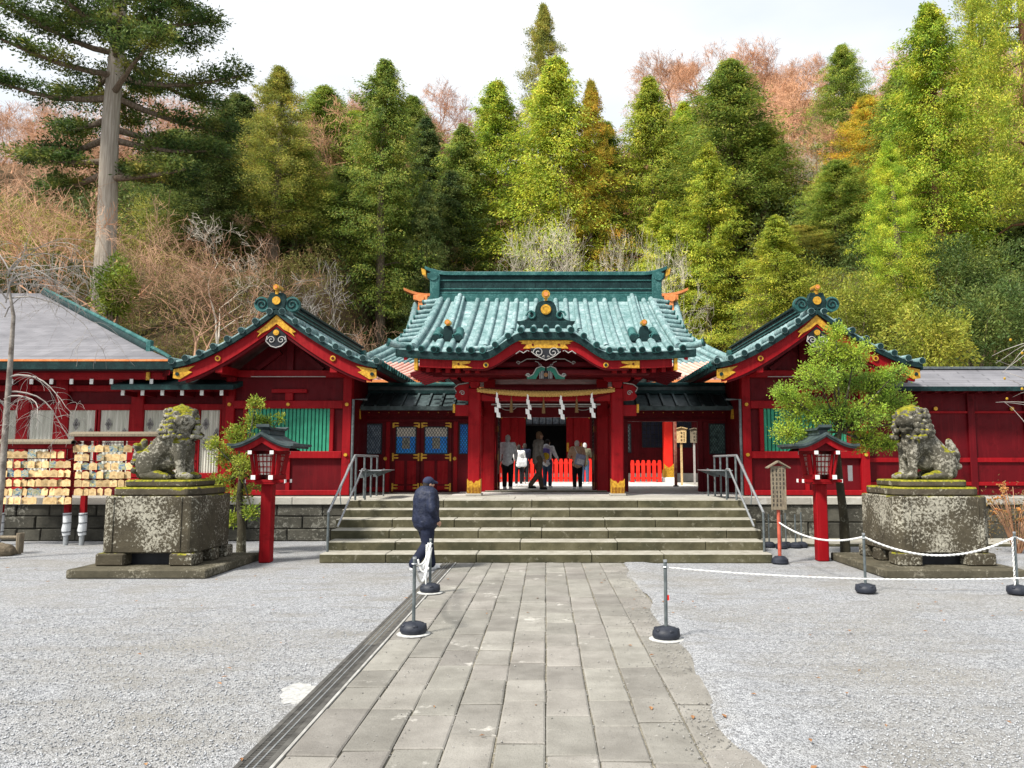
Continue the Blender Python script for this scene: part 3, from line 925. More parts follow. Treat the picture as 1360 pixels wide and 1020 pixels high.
# side gable walls under the verge
for s in (-1, 1):
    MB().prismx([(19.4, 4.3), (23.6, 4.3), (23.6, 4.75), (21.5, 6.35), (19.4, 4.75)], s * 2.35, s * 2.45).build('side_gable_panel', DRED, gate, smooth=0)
    # verge rolls lying across the slope
    for k in range(9):
        y = YF + 0.55 + k * 0.33
        zz = g_main(3.5, y)
        xx = rx(3.55, y) * s
        roll([(xx + s * 0.10, y, zz - 0.02), (xx - s * 0.38, y + 0.02, zz + 0.05)], 0.062, 'verge_roll', roof_o, lift=0.045)
    MB().tube([(rx(3.16, y) * s, y, g_main(3.2, y) + 0.05) for y in np.linspace(YF + 0.1, 21.4, 10)], 0.085, 10).build('verge_ridge', TEAL, gate, smooth=50)
    vb = [(y, g_main(3.5, y) - 0.06) for y in np.linspace(YF + 0.02, 21.5, 12)]
    vb2 = vb + [(2 * YR - y, z) for y, z in vb[-2::-1]]
    poly = vb2 + [(y, z - 0.22) for y, z in vb2[::-1]]
    MB().prismx(poly, s * 3.36, s * 3.28).build('side_gable_board', RED, gate, smooth=0)
    cr = roll([(s * 3.72, YF - 0.06, g_eave(3.55) + 0.10), (s * 3.50, YF + 0.05, g_eave(3.5) + 0.05), (s * 3.1, YF + 0.22, g_eave(3.2) + 0.06)], 0.085, 'corner_roll', roof_o)

# main ridge: stacked box with upturned ends
rz0, rz1 = 6.42, 7.16
MB().box(-3.02, 3.02, YR - 0.20, YR + 0.20, rz0 - 0.1, rz0 + 0.16).build('ridge_base', TEALM, gate, smooth=0, bevel=0.01)
MB().box(-3.06, 3.06, YR - 0.15, YR + 0.15, rz0 + 0.155, rz1 - 0.05).build('ridge_box', TEALD, gate, smooth=0)
for k in range(21):                          # seams of the ridge plates
    MB().box(-3.0 + k * 0.3 - 0.006, -3.0 + k * 0.3 + 0.006, YR - 0.158, YR - 0.148, rz0 + 0.16, rz1 - 0.06).build('ridge_seam', TEALD, gate, smooth=0)
for z, h, d in ((rz0 + 0.17, 0.045, 0.19), (rz0 + 0.29, 0.03, 0.17), (rz1 - 0.21, 0.035, 0.18)):
    MB().box(-3.05, 3.05, YR - d, YR + d, z, z + h).build('ridge_band', TEALM, gate, smooth=0, bevel=0.006)
cap = []
for i in range(41):
    x = -3.42 + 6.84 * i / 40
    cap.append((x, rz1 - 0.05 + 0.17 * max(0, (abs(x) - 2.75) / 0.67) ** 2))
MB().band([(x, z + 0.09) for x, z in cap], [(x, z) for x, z in cap], YR - 0.24, YR + 0.24).build('ridge_cap', TEALM, gate, smooth=30)
MB().band([(x, z + 0.125) for x, z in cap[1:-1]], [(x, z + 0.085) for x, z in cap[1:-1]], YR - 0.13, YR + 0.13).build('ridge_cap_roll', TEAL, gate, smooth=30)
for s in (-1, 1):
    MB().prism([(s * 3.40, rz1 + 0.10), (s * 3.53, rz1 + 0.16), (s * 3.50, rz1 - 0.02), (s * 3.38, rz1 - 0.09)], YR - 0.2, YR + 0.2).build('gilt_ridge_tip', GOLD, gate, smooth=0)
    e = MB().prism([(s * 2.99, rz0 - 0.24), (s * 3.34, rz0 - 0.24), (s * 3.34, rz0 + 0.0), (s * 3.26, rz0 + 0.08), (s * 3.26, rz1 - 0.2), (s * 3.34, rz1 - 0.14), (s * 3.34, rz1 + 0.0), (s * 3.0, rz1 - 0.03), (s * 2.99, rz1 - 0.1)], YR - 0.27, YR + 0.27)
    e.build('ridge_end_ornament', TEALM, gate, smooth=0, bevel=0.015)
    for zz in (rz0 - 0.12, rz1 - 0.09):
        MB().tube([(s * 3.17, YR - 0.30, zz), (s * 3.17, YR + 0.3, zz)], 0.13, 14).build('scroll', TEALM, gate, smooth=40)

# descending ridges with demon tiles
def demon(parent, x, y, z, w, h, crest=True, top=True, mat=TEALD):
    a = [(-1.0, 0.0), (1.0, 0.0), (0.98, 0.10), (0.80, 0.14), (0.66, 0.22), (0.62, 0.44), (0.50, 0.52), (0.42, 0.42), (0.38, 0.72), (0.30, 0.92), (0.16, 1.0),
         (-0.16, 1.0), (-0.30, 0.92), (-0.38, 0.72), (-0.42, 0.42), (-0.50, 0.52), (-0.62, 0.44), (-0.66, 0.22), (-0.80, 0.14), (-0.98, 0.10)]
    o = MB().prism([(x + w / 2 * p, z + h * q) for p, q in a], y - 0.07, y + 0.09).build('demon_tile', mat, parent, smooth=0, bevel=0.012)
    for s in (-1, 1):
        sp = [(x + s * (0.54 * w / 2 + 0.10 * w * (1 - k / 12) * math.cos(k * 0.8)), y - 0.085, z + h * 0.33 + 0.10 * w * (1 - k / 12) * math.sin(k * 0.8)) for k in range(10)]
        MB().tube(sp, 0.018 * w + 0.006, 6).build('scroll', TEALM, o, smooth=50)
    if crest:
        MB().disc((x, y - 0.085, z + h * 0.60), 0.095 * w, 0.035, 20).build('gilt_crest', GOLD, o, smooth=0)
        pm = MB()
        for k in range(16):
            an = 2 * PI * k / 16
            pm.disc((x + 0.068 * w * math.cos(an), y - 0.105, z + h * 0.60 + 0.068 * w * math.sin(an)), 0.015 * w, 0.014, 8)
        pm.build('crest_petal', GOLD, o, smooth=0)
    if top:
        c = Vector((x, y - 0.02, z + h * 1.0 + 0.11 * w))
        MB().tube([c + Vector((0, 0.3, 0.05)), c + Vector((0, -0.12, 0))], [0.035 * w + 0.04, 0.04 * w + 0.05], 14).build('gilt_finial', GOLD, o, smooth=40)
        MB().disc(c + Vector((0, -0.13, 0)), 0.02 * w + 0.03, 0.03, 14).build('finial_face', ORANGE, o, smooth=0)
        MB().prism([(x - 0.035, z + h * 0.95), (x + 0.035, z + h * 0.95), (x + 0.05, c.z), (x - 0.05, c.z)], y - 0.06, y + 0.02).build('finial_stem', GOLD, o, smooth=0)
    return o
for s in (-1, 1):
    xk = s * 2.42
    dp = [(y, g_main(xk, y)) for y in np.linspace(18.85, 21.3, 9)]
    MB().prismx([(y, z - 0.03) for y, z in dp] + [(y, z + 0.17) for y, z in dp[::-1]], xk - 0.135, xk + 0.135).build('descending_ridge', TEAL, gate, smooth=0, bevel=0.015)
    MB().tube([(xk, y, z + 0.19) for y, z in dp], 0.065, 10).build('descending_ridge_roll', TEAL, gate, smooth=50)
    demon(gate, xk, 18.78, g_main(xk, 18.78) - 0.03, 0.62, 0.40, crest=False)
    for q in (-1, 1):
        MB().tube([(xk + q * 0.27, 18.62, g_main(xk, 18.7) + 0.10), (xk + q * 0.26, 19.15, g_main(xk, 19.15) + 0.12)], 0.105, 14).build('shoulder_roll', TEALM, gate, smooth=40)
        MB().disc((xk + q * 0.27, 18.61, g_main(xk, 18.7) + 0.10), 0.088, 0.03, 14).build('shoulder_roll_end', TEALD, gate, smooth=0)
    for q in (-0.15, 0.15):
        roll([(xk + q, YF - 0.06, g_eave(xk)), (xk + q, 18.7, g_main(xk, 18.7))], 0.07, 'roll', roof_o)
demon(gate, 0.0, 19.15, 5.33, 1.36, 0.58)
MB().prism([(-0.70, 5.18), (0.70, 5.18), (0.66, 5.30), (0.74, 5.38), (-0.74, 5.38), (-0.66, 5.30)], 19.02, 19.34).build('demon_tile_base', TEALD, gate, smooth=0, bevel=0.012)

# gilt plates on the gable board
yb = YF + 0.085
def gilt_wing(parent, pts, y, name='gilt_fitting'):
    return MB().prism(pts, y - 0.02, y + 0.01).build(name, GOLD, parent, smooth=0, bevel=0.004)
cz = brd(0) - 0.02
gilt_wing(gate, [(-0.72, cz + 0.0), (0.72, cz + 0.0), (0.56, cz - 0.05), (0.60, cz - 0.08), (0.46, cz - 0.10), (0.54, cz - 0.20), (0.34, cz - 0.20), (0.12, cz - 0.25), (0, cz - 0.29), (-0.12, cz - 0.25), (-0.34, cz - 0.20), (-0.54, cz - 0.20), (-0.46, cz - 0.10), (-0.60, cz - 0.08), (-0.56, cz - 0.05)], yb)
for s in (-1, 1):
    MB().disc((s * 0.31, yb - 0.025, cz - 0.11), 0.028, 0.02, 10).build('fitting_stud', DRED, gate)
    zz = brd(2.1)
    gilt_wing(gate, [(s * 1.78, zz - 0.03), (s * 2.22, zz - 0.02), (s * 2.22, zz - 0.20), (s * 1.74, zz - 0.19), (s * 1.86, zz - 0.15), (s * 1.98, zz - 0.12), (s * 1.80, zz - 0.08)], yb)
    MB().disc((s * 2.07, yb - 0.025, zz - 0.10), 0.025, 0.02, 10).build('fitting_stud', DRED, gate)
    MB().disc((s * 1.42, yb - 0.01, brd(1.42) - 0.13), 0.062, 0.05, 16).build('gilt_boss', GOLD, gate)
    MB().disc((s * 1.42, yb - 0.04, brd(1.42) - 0.13), 0.035, 0.02, 12).build('boss_eye', TEALD, gate)
# gable pendant: black scrollwork with pale outlines
def scroll_pts(cx_, cz_, r0, turns, s, y, n=16, start=0.0):
    return [(cx_ + s * r0 * (1 - 0.85 * k / n) * math.cos(start + turns * 2 * PI * k / n), y, cz_ + r0 * (1 - 0.85 * k / n) * math.sin(start + turns * 2 * PI * k / n)) for k in range(n + 1)]
def pendant(parent, x, y, z, w, h):
    p = MB().prism([(x - w * .5, z), (x + w * .5, z), (x + w * .46, z - h * .35), (x + w * .3, z - h * .6), (x + w * .14, z - h * .8), (x, z - h), (x - w * .14, z - h * .8), (x - w * .3, z - h * .6), (x - w * .46, z - h * .35)], y, y + 0.05).build('gable_pendant', BLACK, parent, smooth=0)
    for s in (-1, 1):
        MB().tube(scroll_pts(x + s * w * .24, z - h * .36, w * .17, 1.4, s, y - 0.01), 0.012, 5).build('pale_scroll', SILVER, p, smooth=60)
        MB().tube([(x + s * w * .47, y - 0.01, z - h * .3), (x + s * w * .30, y - 0.01, z - h * .64), (x + s * w * .14, y - 0.01, z - h * .84), (x, y - 0.01, z - h)], 0.011, 5).build('pale_edge', SILVER, p, smooth=60)
        MB().tube([(x + s * w * .05, y - 0.01, z - h * .60), (x + s * w * .12, y - 0.01, z - h * .72), (x + s * w * .04, y - 0.01, z - h * .74)], 0.011, 5).build('pale_leaf', SILVER, p, smooth=60)
    return p
pendant(gate, 0, YF + 0.05, cz - 0.19, 0.74, 0.29)
for s in (-1, 1):
    MB().tube([(s * (0.40 + 0.045 * k), YF + 0.1, cz - 0.26 + 0.03 * math.sin(k * 1.6) - 0.004 * k) for k in range(8)], 0.012, 5).build('pale_vine', SILVER, gate, smooth=60)

# tympanum, beams and brackets behind the gable board
YC, YP = 19.5, 21.8                          # front columns, door pillars
MB().prism([(x, min(brd(x) + 0.05, 5.0)) for x in ex[8:-8]] + [(2.8, 3.95), (-2.8, 3.95)], 18.92, 18.98).build('tympanum', DRED, gate, smooth=0)
MB().box(-1.55, 1.55, 18.70, 18.90, 4.17, 4.31).build('rainbow_beam', DRED, gate, smooth=0, bevel=0.02)  # both beams in deep red: shade under the gable board put into colour
MB().box(-2.55, 2.55, 18.60, 18.86, 3.98, 4.10).build('purlin', DRED, gate, smooth=0, bevel=0.02)
ln = [(-0.62, 4.27), (-0.46, 4.36), (0.46, 4.36), (0.62, 4.27)]
MB().tube([(a, 18.60, b) for a, b in ln], 0.012, 5).build('pale_line', SILVER, gate)
for s in (-1, 1):
    MB().tube(scroll_pts(s * 0.67, 4.26, 0.05, 1.2, s, 18.60), 0.010, 5).build('pale_scroll', SILVER, gate)
    MB().tube([(s * 0.26, 18.58, 4.30), (s * 0.18, 18.58, 4.27), (s * 0.16, 18.58, 4.22)] + scroll_pts(s * 0.13, 4.20, 0.035, 1.0, s, 18.58), 0.009, 5).build('pale_scroll', SILVER, gate)
# frog-leg strut: teal scrolls around a ribbed centre
kz = 3.86
for s in (-1, 1):
    MB().prism([(s * 0.02, kz + 0.26), (s * 0.10, kz + 0.30), (s * 0.22, kz + 0.25), (s * 0.30, kz + 0.10), (s * 0.46, kz + 0.04), (s * 0.46, kz), (s * 0.24, kz), (s * 0.17, kz + 0.14), (s * 0.10, kz + 0.2), (s * 0.02, kz + 0.2)], 18.50, 18.58).build('frog_leg_strut', DGREEN, gate, smooth=0)
    MB().tube([(s * 0.02, 18.49, kz + 0.27), (s * 0.11, 18.49, kz + 0.31), (s * 0.23, 18.49, kz + 0.26), (s * 0.31, 18.49, kz + 0.11), (s * 0.38, 18.49, kz + 0.07)] + scroll_pts(s * 0.43, kz + 0.08, 0.055, 1.3, s, 18.49), 0.014, 5).build('strut_edge', SILVER, gate)
    MB().tube(scroll_pts(s * 0.43, kz + 0.08, 0.05, 1.2, s, 18.52), 0.024, 6).build('strut_scroll', DGREEN, gate)
MB().box(-0.17, 0.17, 18.54, 18.57, kz, kz + 0.21).build('strut_panel', BLACK, gate, smooth=0)
for k in range(-4, 5):
    if abs(k) > 1:
        MB().box(k * 0.036 - 0.008, k * 0.036 + 0.008, 18.52, 18.55, kz + 0.01, kz + 0.2).build('strut_rib', SILVER, gate, smooth=0)
MB().disc((0, 18.51, kz + 0.10), 0.05, 0.03, 12).build('strut_carving', surf('carving_brown', (0.18, 0.07, 0.03), (0.3, 0.16, 0.06), 30, 0.6), gate)

def bracket(x, y, z, w, mat):
    m = MB()
    m.prism([(x - w * .28, z), (x + w * .28, z), (x + w * .42, z + 0.07), (x + w * .42, z + 0.16), (x - w * .42, z + 0.16), (x - w * .42, z + 0.07)], y - w * .4, y + w * .4)
    m.build('bearing_block', mat, gate, smooth=0, bevel=0.008)
    a = MB().prism([(x - w * 1.15, z + 0.24), (x - w * 1.1, z + 0.19), (x - w * .8, z + 0.155), (x + w * .8, z + 0.155), (x + w * 1.1, z + 0.19), (x + w * 1.15, z + 0.24), (x + w * 1.15, z + 0.27), (x - w * 1.15, z + 0.27)], y - 0.08, y + 0.08)
    a.build('bracket_arm', mat, gate, smooth=0, bevel=0.008)
    for d in (-1, 0, 1):
        MB().prism([(x + d * w - w * .22, z + 0.265), (x + d * w + w * .22, z + 0.265), (x + d * w + w * .32, z + 0.33), (x + d * w + w * .32, z + 0.39), (x + d * w - w * .32, z + 0.39), (x + d * w - w * .32, z + 0.33)], y - w * .33, y + w * .33).build('small_block', mat, gate, smooth=0, bevel=0.006)
for s in (-1, 1):
    xc = s * 1.80
    c = MB().box(xc - 0.155, xc + 0.155, YC - 0.155, YC + 0.155, PZ + 0.05, 3.72).build('column', RED, gate, smooth=0, bevel=0.03)
    MB().box(xc - 0.2, xc + 0.2, YC - 0.2, YC + 0.2, PZ, PZ + 0.055).build('column_base', LAND, c, smooth=0, bevel=0.01)
    f = 0.168
    MB().box(xc - f, xc + f, YC - f, YC + f, PZ + 0.056, PZ + 0.24).build('gilt_shoe', GOLD, c, smooth=0, bevel=0.006)
    MB().prism([(xc - f, PZ + 0.24), (xc + f, PZ + 0.24), (xc + f, PZ + 0.42), (xc + f * .7, PZ + 0.37), (xc + f * .3, PZ + 0.37), (xc, PZ + 0.30), (xc - f * .3, PZ + 0.37), (xc - f * .7, PZ + 0.37), (xc - f, PZ + 0.42)], YC - f - 0.002, YC + f + 0.002).build('gilt_shoe_crown', GOLD, c, smooth=0)
    for k in range(-4, 5):
        MB().box(xc + k * 0.036 - 0.006, xc + k * 0.036 + 0.006, YC - f - 0.008, YC - f, PZ + 0.07, PZ + 0.21).build('shoe_flute', DRED, c, smooth=0)
    bracket(xc, YC - 0.12, 3.72, 0.30, RED)
    bracket(s * 1.05, YC - 0.5, 3.98, 0.22, RED)
    bracket(s * 2.3, YC - 0.4, 3.92, 0.24, RED)
    # carved beam nose outside the column
    MB().prism([(xc + s * 0.15, 3.40), (xc + s * 0.44, 3.42), (xc + s * 0.52, 3.52), (xc + s * 0.46, 3.62), (xc + s * 0.52, 3.72), (xc + s * 0.42, 3.80), (xc + s * 0.15, 3.84)], YC - 0.07, YC + 0.07).build('carved_beam_nose', RED, gate, smooth=0, bevel=0.01)
    MB().tube([(xc + s * 0.17, YC - 0.08, 3.86), (xc + s * 0.42, YC - 0.08, 3.82), (xc + s * 0.53, YC - 0.08, 3.73), (xc + s * 0.47, YC - 0.08, 3.62)] , 0.014, 5).build('pale_edge', SILVER, gate)
    MB().tube(scroll_pts(xc + s * 0.32, 3.60, 0.07, 1.3, s, YC - 0.08), 0.013, 5).build('pale_scroll', SILVER, gate)
    MB().box(xc + s * 0.15, xc + s * 0.50, YC - 0.05, YC + 0.05, 3.02, 3.30).build('tie_beam_nose', RED, gate, smooth=0, bevel=0.01)
    MB().box(xc + s * 0.50, xc + s * 0.56, YC - 0.06, YC + 0.06, 3.10, 3.32).build('gilt_beam_cap', GOLD, gate, smooth=0, bevel=0.006)
    # door pillar and the tie between
    xp = s * 1.60
    MB().box(xp - 0.16, xp + 0.16, YP - 0.15, YP + 0.15, PZ, 4.2).build('door_pillar', RED, gate, smooth=0, bevel=0.02)
    MB().box(xp - 0.165, xp + 0.165, YP - 0.155, YP + 0.155, PZ + 0.01, PZ + 0.42).build('gilt_pillar_shoe', GOLD, gate, smooth=0, bevel=0.006) if False else None
    MB().box(xc - 0.06, xc + 0.06, YC + 0.155, YP - 0.15, 3.12, 3.36).build('side_tie_beam', RED, gate, smooth=0, bevel=0.01)
    MB().box(s * 2.09 - 0.02 * s, s * 1.765, YP - 0.06, YP + 0.06, PZ, 3.5).build('side_panel', RED, gate, smooth=0)
    MB().box(s * 1.70, s * 1.86, 20.15, 20.27, PZ + 0.005, PZ + 0.42).build('gilt_stud_plate', GOLD, gate, smooth=0, bevel=0.006)
    MB().box(s * 1.71, s * 1.85, 20.16, 20.26, PZ, 3.12).build('side_post', DRED, gate, smooth=0, bevel=0.01)
    # lattice door leaf swung inwards
    lf = MB()
    xd = s * 1.40
    leaf = MB().box(xd - 0.025, xd + 0.025, 21.98, 22.07, PZ + 0.02, 3.28).build('door_leaf', DRED, gate, smooth=0)
    MB().box(xd - 0.025, xd + 0.025, 23.05, 23.14, PZ + 0.02, 3.28).build('stile', DRED, leaf, smooth=0)
    for z in (PZ + 0.02, PZ + 0.5, PZ + 1.15, 3.18):
        MB().box(xd - 0.024, xd + 0.024, 22.07, 23.05, z, z + 0.10).build('rail', DRED, leaf, smooth=0)
    for k in range(9):
        MB().box(xd - 0.014, xd + 0.014, 22.16 + k * 0.1, 22.185 + k * 0.1, PZ + 1.25, 3.18).build('lattice_bar', BLACK, leaf, smooth=0)
    for k in range(8):
        MB().box(xd - 0.018, xd + 0.018, 22.07, 23.05, PZ + 1.36 + k * 0.11, PZ + 1.38 + k * 0.11).build('lattice_bar', BLACK, leaf, smooth=0)
    for z in (PZ + 0.9, PZ + 1.7, PZ + 0.1):
        MB().box(xd - 0.032, xd + 0.032, 22.0, 22.10, z, z + 0.16).build('gilt_hinge', GOLD, leaf, smooth=0)
    MB().box(xd - 0.012, xd + 0.012, 22.07, 23.05, PZ + 0.6, PZ + 1.15).build('door_panel', WOODW, leaf, smooth=0)
MB().box(-1.645, 1.645, YC - 0.10, YC + 0.10, 3.40, 3.62).build('front_tie_beam', RED, gate, smooth=0, bevel=0.015)
for s in (-1, 1):
    MB().tube([(s * 1.62, YC - 0.105, 3.58), (s * 1.3, YC - 0.105, 3.50), (s * 1.12, YC - 0.105, 3.41)], 0.012, 5).build('beam_groove', DRED, gate)
MB().box(-1.645, 1.645, YC - 0.07, YC + 0.07, 3.66, 3.74).build('upper_tie_beam', DRED, gate, smooth=0)
MB().box(-1.44, 1.44, YP - 0.10, YP + 0.10, 3.12, 3.42).build('door_lintel', DRED, gate, smooth=0, bevel=0.01)
MB().box(-1.44, 1.44, YP - 0.14, YP + 0.12, 3.80, 4.05).build('upper_lintel', DRED, gate, smooth=0, bevel=0.01)
MB().box(-1.44, 1.44, YP - 0.02, YP + 0.02, 3.42, 3.80).build('transom_panel', DRED, gate, smooth=0)
MB().tube([(-1.4, YC + 0.2, 3.33), (1.4, YC + 0.2, 3.33)], 0.018, 8).build('curtain_rod', SILVER, gate)
MB().box(-1.44, 1.44, YP - 0.16, YP - 0.11, 3.40, 3.43).build('lintel_line', SILVER, gate, smooth=0)
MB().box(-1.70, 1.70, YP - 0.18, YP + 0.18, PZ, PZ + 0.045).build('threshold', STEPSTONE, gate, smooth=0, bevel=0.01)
for s in (-1, 1):
    MB().tube([(s * 1.05 + 0.22 * math.cos(a), YP - 0.16, 3.42 + 0.11 * math.sin(a)) for a in np.linspace(PI, 2 * PI, 9)], 0.012, 5).build('pale_arc', SILVER, gate)
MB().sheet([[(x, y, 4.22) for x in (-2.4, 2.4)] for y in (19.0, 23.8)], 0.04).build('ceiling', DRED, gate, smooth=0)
for s in (-1, 1):
    MB().box(s * 2.25, s * 2.45, 19.3, 23.7, 3.95, 4.12).build('side_plate', DRED, gate, smooth=0)
    MB().box(s * 1.60 - 0.15, s * 1.60 + 0.15, 23.5, 23.8, PZ, 4.1).build('rear_column', RED, gate, smooth=0, bevel=0.02)

# sacred straw rope with paper streamers and tassels: things hung on the gate
def sag(x, a, z0, drop):
    return z0 - drop * (1 - (x / a) ** 2)
rope = thing('straw_rope', (0, YC - 0.26, 3.6), 'twisted straw rope sagging across the gate between the red columns', 'rope')
for ph in (0, 2.094, 4.189):
    pts = []
    for k in range(150):
        x = -1.72 + 3.44 * k / 149
        a = ph + k * 0.62
        rr = 0.028 + 0.012 * (1 - (x / 1.72) ** 2)
        pts.append((x, YC - 0.26 + rr * math.cos(a), sag(x, 1.72, 3.66, 0.10) + rr * math.sin(a)))
    MB().tube(pts, [0.030 + 0.012 * (1 - (p[0] / 1.72) ** 2) for p in pts], 6).build('strand', STRAW, rope, smooth=60)
sh = MB()
for k, (dx, w) in enumerate(((0, .07), (.035, .08), (-.01, .085), (.03, .085))):
    z = -0.12 - k * 0.105
    sh.add([(dx - w / 2, 0.008 * (-1) ** k, z), (dx + w / 2, -0.008 * (-1) ** k, z - 0.02), (dx + w / 2 + .01, -0.008, z - 0.13), (dx - w / 2 + .01, 0.008, z - 0.115)], [(0, 1, 2, 3)])
sh.add([(-.018, 0, 0), (.018, 0, 0), (.02, 0, -.13), (-.02, 0, -.13)], [(0, 1, 2, 3)])
sh_m = sh.mesh('paper_streamer', PAPER, 0)
shl = ['white zigzag paper streamer on the straw rope beside the left red column', 'white zigzag paper streamer on the straw rope between two straw tassels, left of centre', 'white zigzag paper streamer with a dropped tail on the straw rope, right of centre', 'white zigzag paper streamer on the straw rope beside the right red column']
for (u, l) in zip((660, 701, 745, 786), shl):
    x = ux(u, YC - 0.26)
    o = piece('paper_streamer', sh_m, None, (x, YC - 0.31, sag(x, 1.72, 3.66, 0.10) - 0.005), (0, 0, R(rs.uniform(-25, 25))), (1.15, 1, 1.15))
    s_ = o.modifiers.new('t', 'SOLIDIFY'); s_.thickness = 0.004
    tag(o, l, 'paper streamer', 'streamers on the straw rope')
tm = MB()
tm.tube([(0, 0, 0), (0, 0, -.12)], 0.008, 6)
tm.lathe([(0.012, -.12), (0.026, -.15), (0.022, -.17), (0.04, -.33), (0.046, -.46)], n=12)
t_m = tm.mesh('straw_tassel', surf('brown_straw', (0.10, 0.055, 0.02), (0.2, 0.12, 0.05), 60, 0.9))
for u, l in zip((679, 722, 766), ('brown straw tassel on the rope, by the left column', 'brown straw tassel hanging from the middle of the rope', 'brown straw tassel on the rope, by the right column')):
    x = ux(u, YC - 0.26)
    tag(piece('straw_tassel', t_m, None, (x, YC - 0.26, sag(x, 1.72, 3.66, 0.10) - 0.03)), l, 'tassel', 'tassels on the straw rope')
# ================================================================ gabled wings left and right of the gate
def w_prof(s):                               # s: 0 at the peak, 1 at the eave
    s = min(1.0, max(0.0, s))
    return 4.22 + 1.36 * (1 - s) ** 1.42 + 0.04 * s ** 6
WH = 2.5
WYF, WYB, WW = 18.5, 26.6, 19.7              # verge front, ridge back end, wall
def wing(cx_, sgn, label):
    w = thing('gabled_wing', (cx_, WW, PZ), label, 'shrine wing')
    N = 16
    def deck(side):
        return [[(cx_ + side * WH * i / N, y, w_prof(i / N)) for i in range(N + 1)] for y in (WYF, WYF + 0.5, 21, 24, WYB)]
    dk = None
    for side in (-1, 1):
        m = MB()
        gr = deck(side)
        if side < 0: gr = [row[::-1] for row in gr]
        m.sheet(gr, 0.08)
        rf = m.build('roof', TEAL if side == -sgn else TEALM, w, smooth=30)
        dk = dk or rf
        # cover rolls running down the slope, behind the verge
        rm = MB().tube([(side * WH * (0.04 + 0.965 * i / 10), 0, w_prof(0.04 + 0.96 * i / 10) + 0.02) for i in range(11)], 0.07, 8).mesh('roll', TEAL)
        for k in range(19):
            piece('roll', rm, rf, (cx_, WYF + 0.72 + k * 0.4, 0))
        # verge: short rolls lying front to back, with flat plates between
        L = 0.0
        ss = [0.055 + 0.93 * k / 7 for k in range(8)]
        for s_ in ss:
            x = cx_ + side * WH * s_
            z = w_prof(s_) + 0.045
            r_ = MB().tube([(x + side * 0.02, WYF - 0.07, z - 0.01), (x, WYF + 0.60, z + 0.015)], 0.082, 12).build('verge_roll', TEAL, rf, smooth=40)
            MB().tube([(x + side * 0.02, WYF - 0.084, z - 0.01), (x + side * 0.02, WYF - 0.068, z - 0.01)], 0.07, 12).build('roll_end', TEALD, r_, smooth=40)
        for a, b in zip(ss, ss[1:]):
            q = []
            for s_ in (a + 0.025, b - 0.025):
                q.append((cx_ + side * WH * s_, w_prof(s_) + 0.035))
            MB().band(q, [(x, z - 0.05) for x, z in q], WYF - 0.03, WYF + 0.55).build('verge_plate', TEAL, rf, smooth=0, bevel=0.01)
        tp = [(cx_ + side * WH * i / N, w_prof(i / N)) for i in range(N + 1)]
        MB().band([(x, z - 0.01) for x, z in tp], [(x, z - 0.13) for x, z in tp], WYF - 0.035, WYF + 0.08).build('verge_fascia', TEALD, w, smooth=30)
        bt = [(x, z - 0.125) for x, z in tp[:-1]]
        MB().band(bt, [(x, z - 0.30 - 0.05 * (i / N)) for i, (x, z) in enumerate(bt)], WYF + 0.06, WYF + 0.15).build('gable_board', RED, w, smooth=30)
        MB().band([(x, z - 0.28) for x, z in bt[:-1]], [(x, z - 0.40) for x, z in bt[:-1]], WYF + 0.10, WYF + 0.22).build('gable_board_moulding', DRED, w, smooth=30)
        # soffit
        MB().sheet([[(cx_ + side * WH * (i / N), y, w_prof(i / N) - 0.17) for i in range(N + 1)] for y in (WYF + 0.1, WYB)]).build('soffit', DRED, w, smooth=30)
        # gilt end plate and boss
        i0 = 0.80
        xa, xb = cx_ + side * WH * 0.78, cx_ + side * WH * 0.985
        za, zb = w_prof(0.78) - 0.20, w_prof(0.985) - 0.16
        MB().prism([(xa, za), (xb, zb), (xb + side * 0.01, zb - 0.22), (cx_ + side * WH * 0.92, w_prof(0.92) - 0.43), (xa + side * 0.06, za - 0.16), (xa + side * 0.16, za - 0.12), (xa + side * 0.10, za - 0.07)], WYF + 0.035, WYF + 0.07).build('gilt_fitting', GOLD, w, smooth=0, bevel=0.004)
        MB().disc((cx_ + side * WH * 0.945, WYF + 0.03, w_prof(0.945) - 0.29), 0.045, 0.04, 12).build('fitting_eye', TEALD, w)
        MB().disc((cx_ + side * WH * 0.56, WYF + 0.05, w_prof(0.56) - 0.28), 0.068, 0.05, 16).build('gilt_boss', GOLD, w)
        MB().disc((cx_ + side * WH * 0.56, WYF + 0.022, w_prof(0.56) - 0.28), 0.036, 0.02, 10).build('boss_eye', DRED, w)
        MB().box(cx_ + side * WH * 0.56 - 0.09, cx_ + side * WH * 0.56 + 0.09, WYF + 0.12, WW, w_prof(0.56) - 0.62, w_prof(0.56) - 0.42).build('purlin', RED, w, smooth=0, bevel=0.01)
        # eave edge along the side
        MB().box(cx_ + side * (WH - 0.02), cx_ + side * (WH + 0.05), WYF + 0.05, WYB, 4.08, 4.20).build('eave_fascia', TEALD, w, smooth=0)
        for k in range(24):
            MB().cbox((cx_ + side * (WH + 0.03), WYF + 0.35 + k * 0.33, 4.26), (0.12, 0.14, 0.14), Matrix.Rotation(R(10), 3, 'Y')).build('eave_tile_end', TEALM, w, smooth=0, bevel=0.02)
    # gilt peak plate and pendant
    pk = w_prof(0) - 0.16
    pts = []
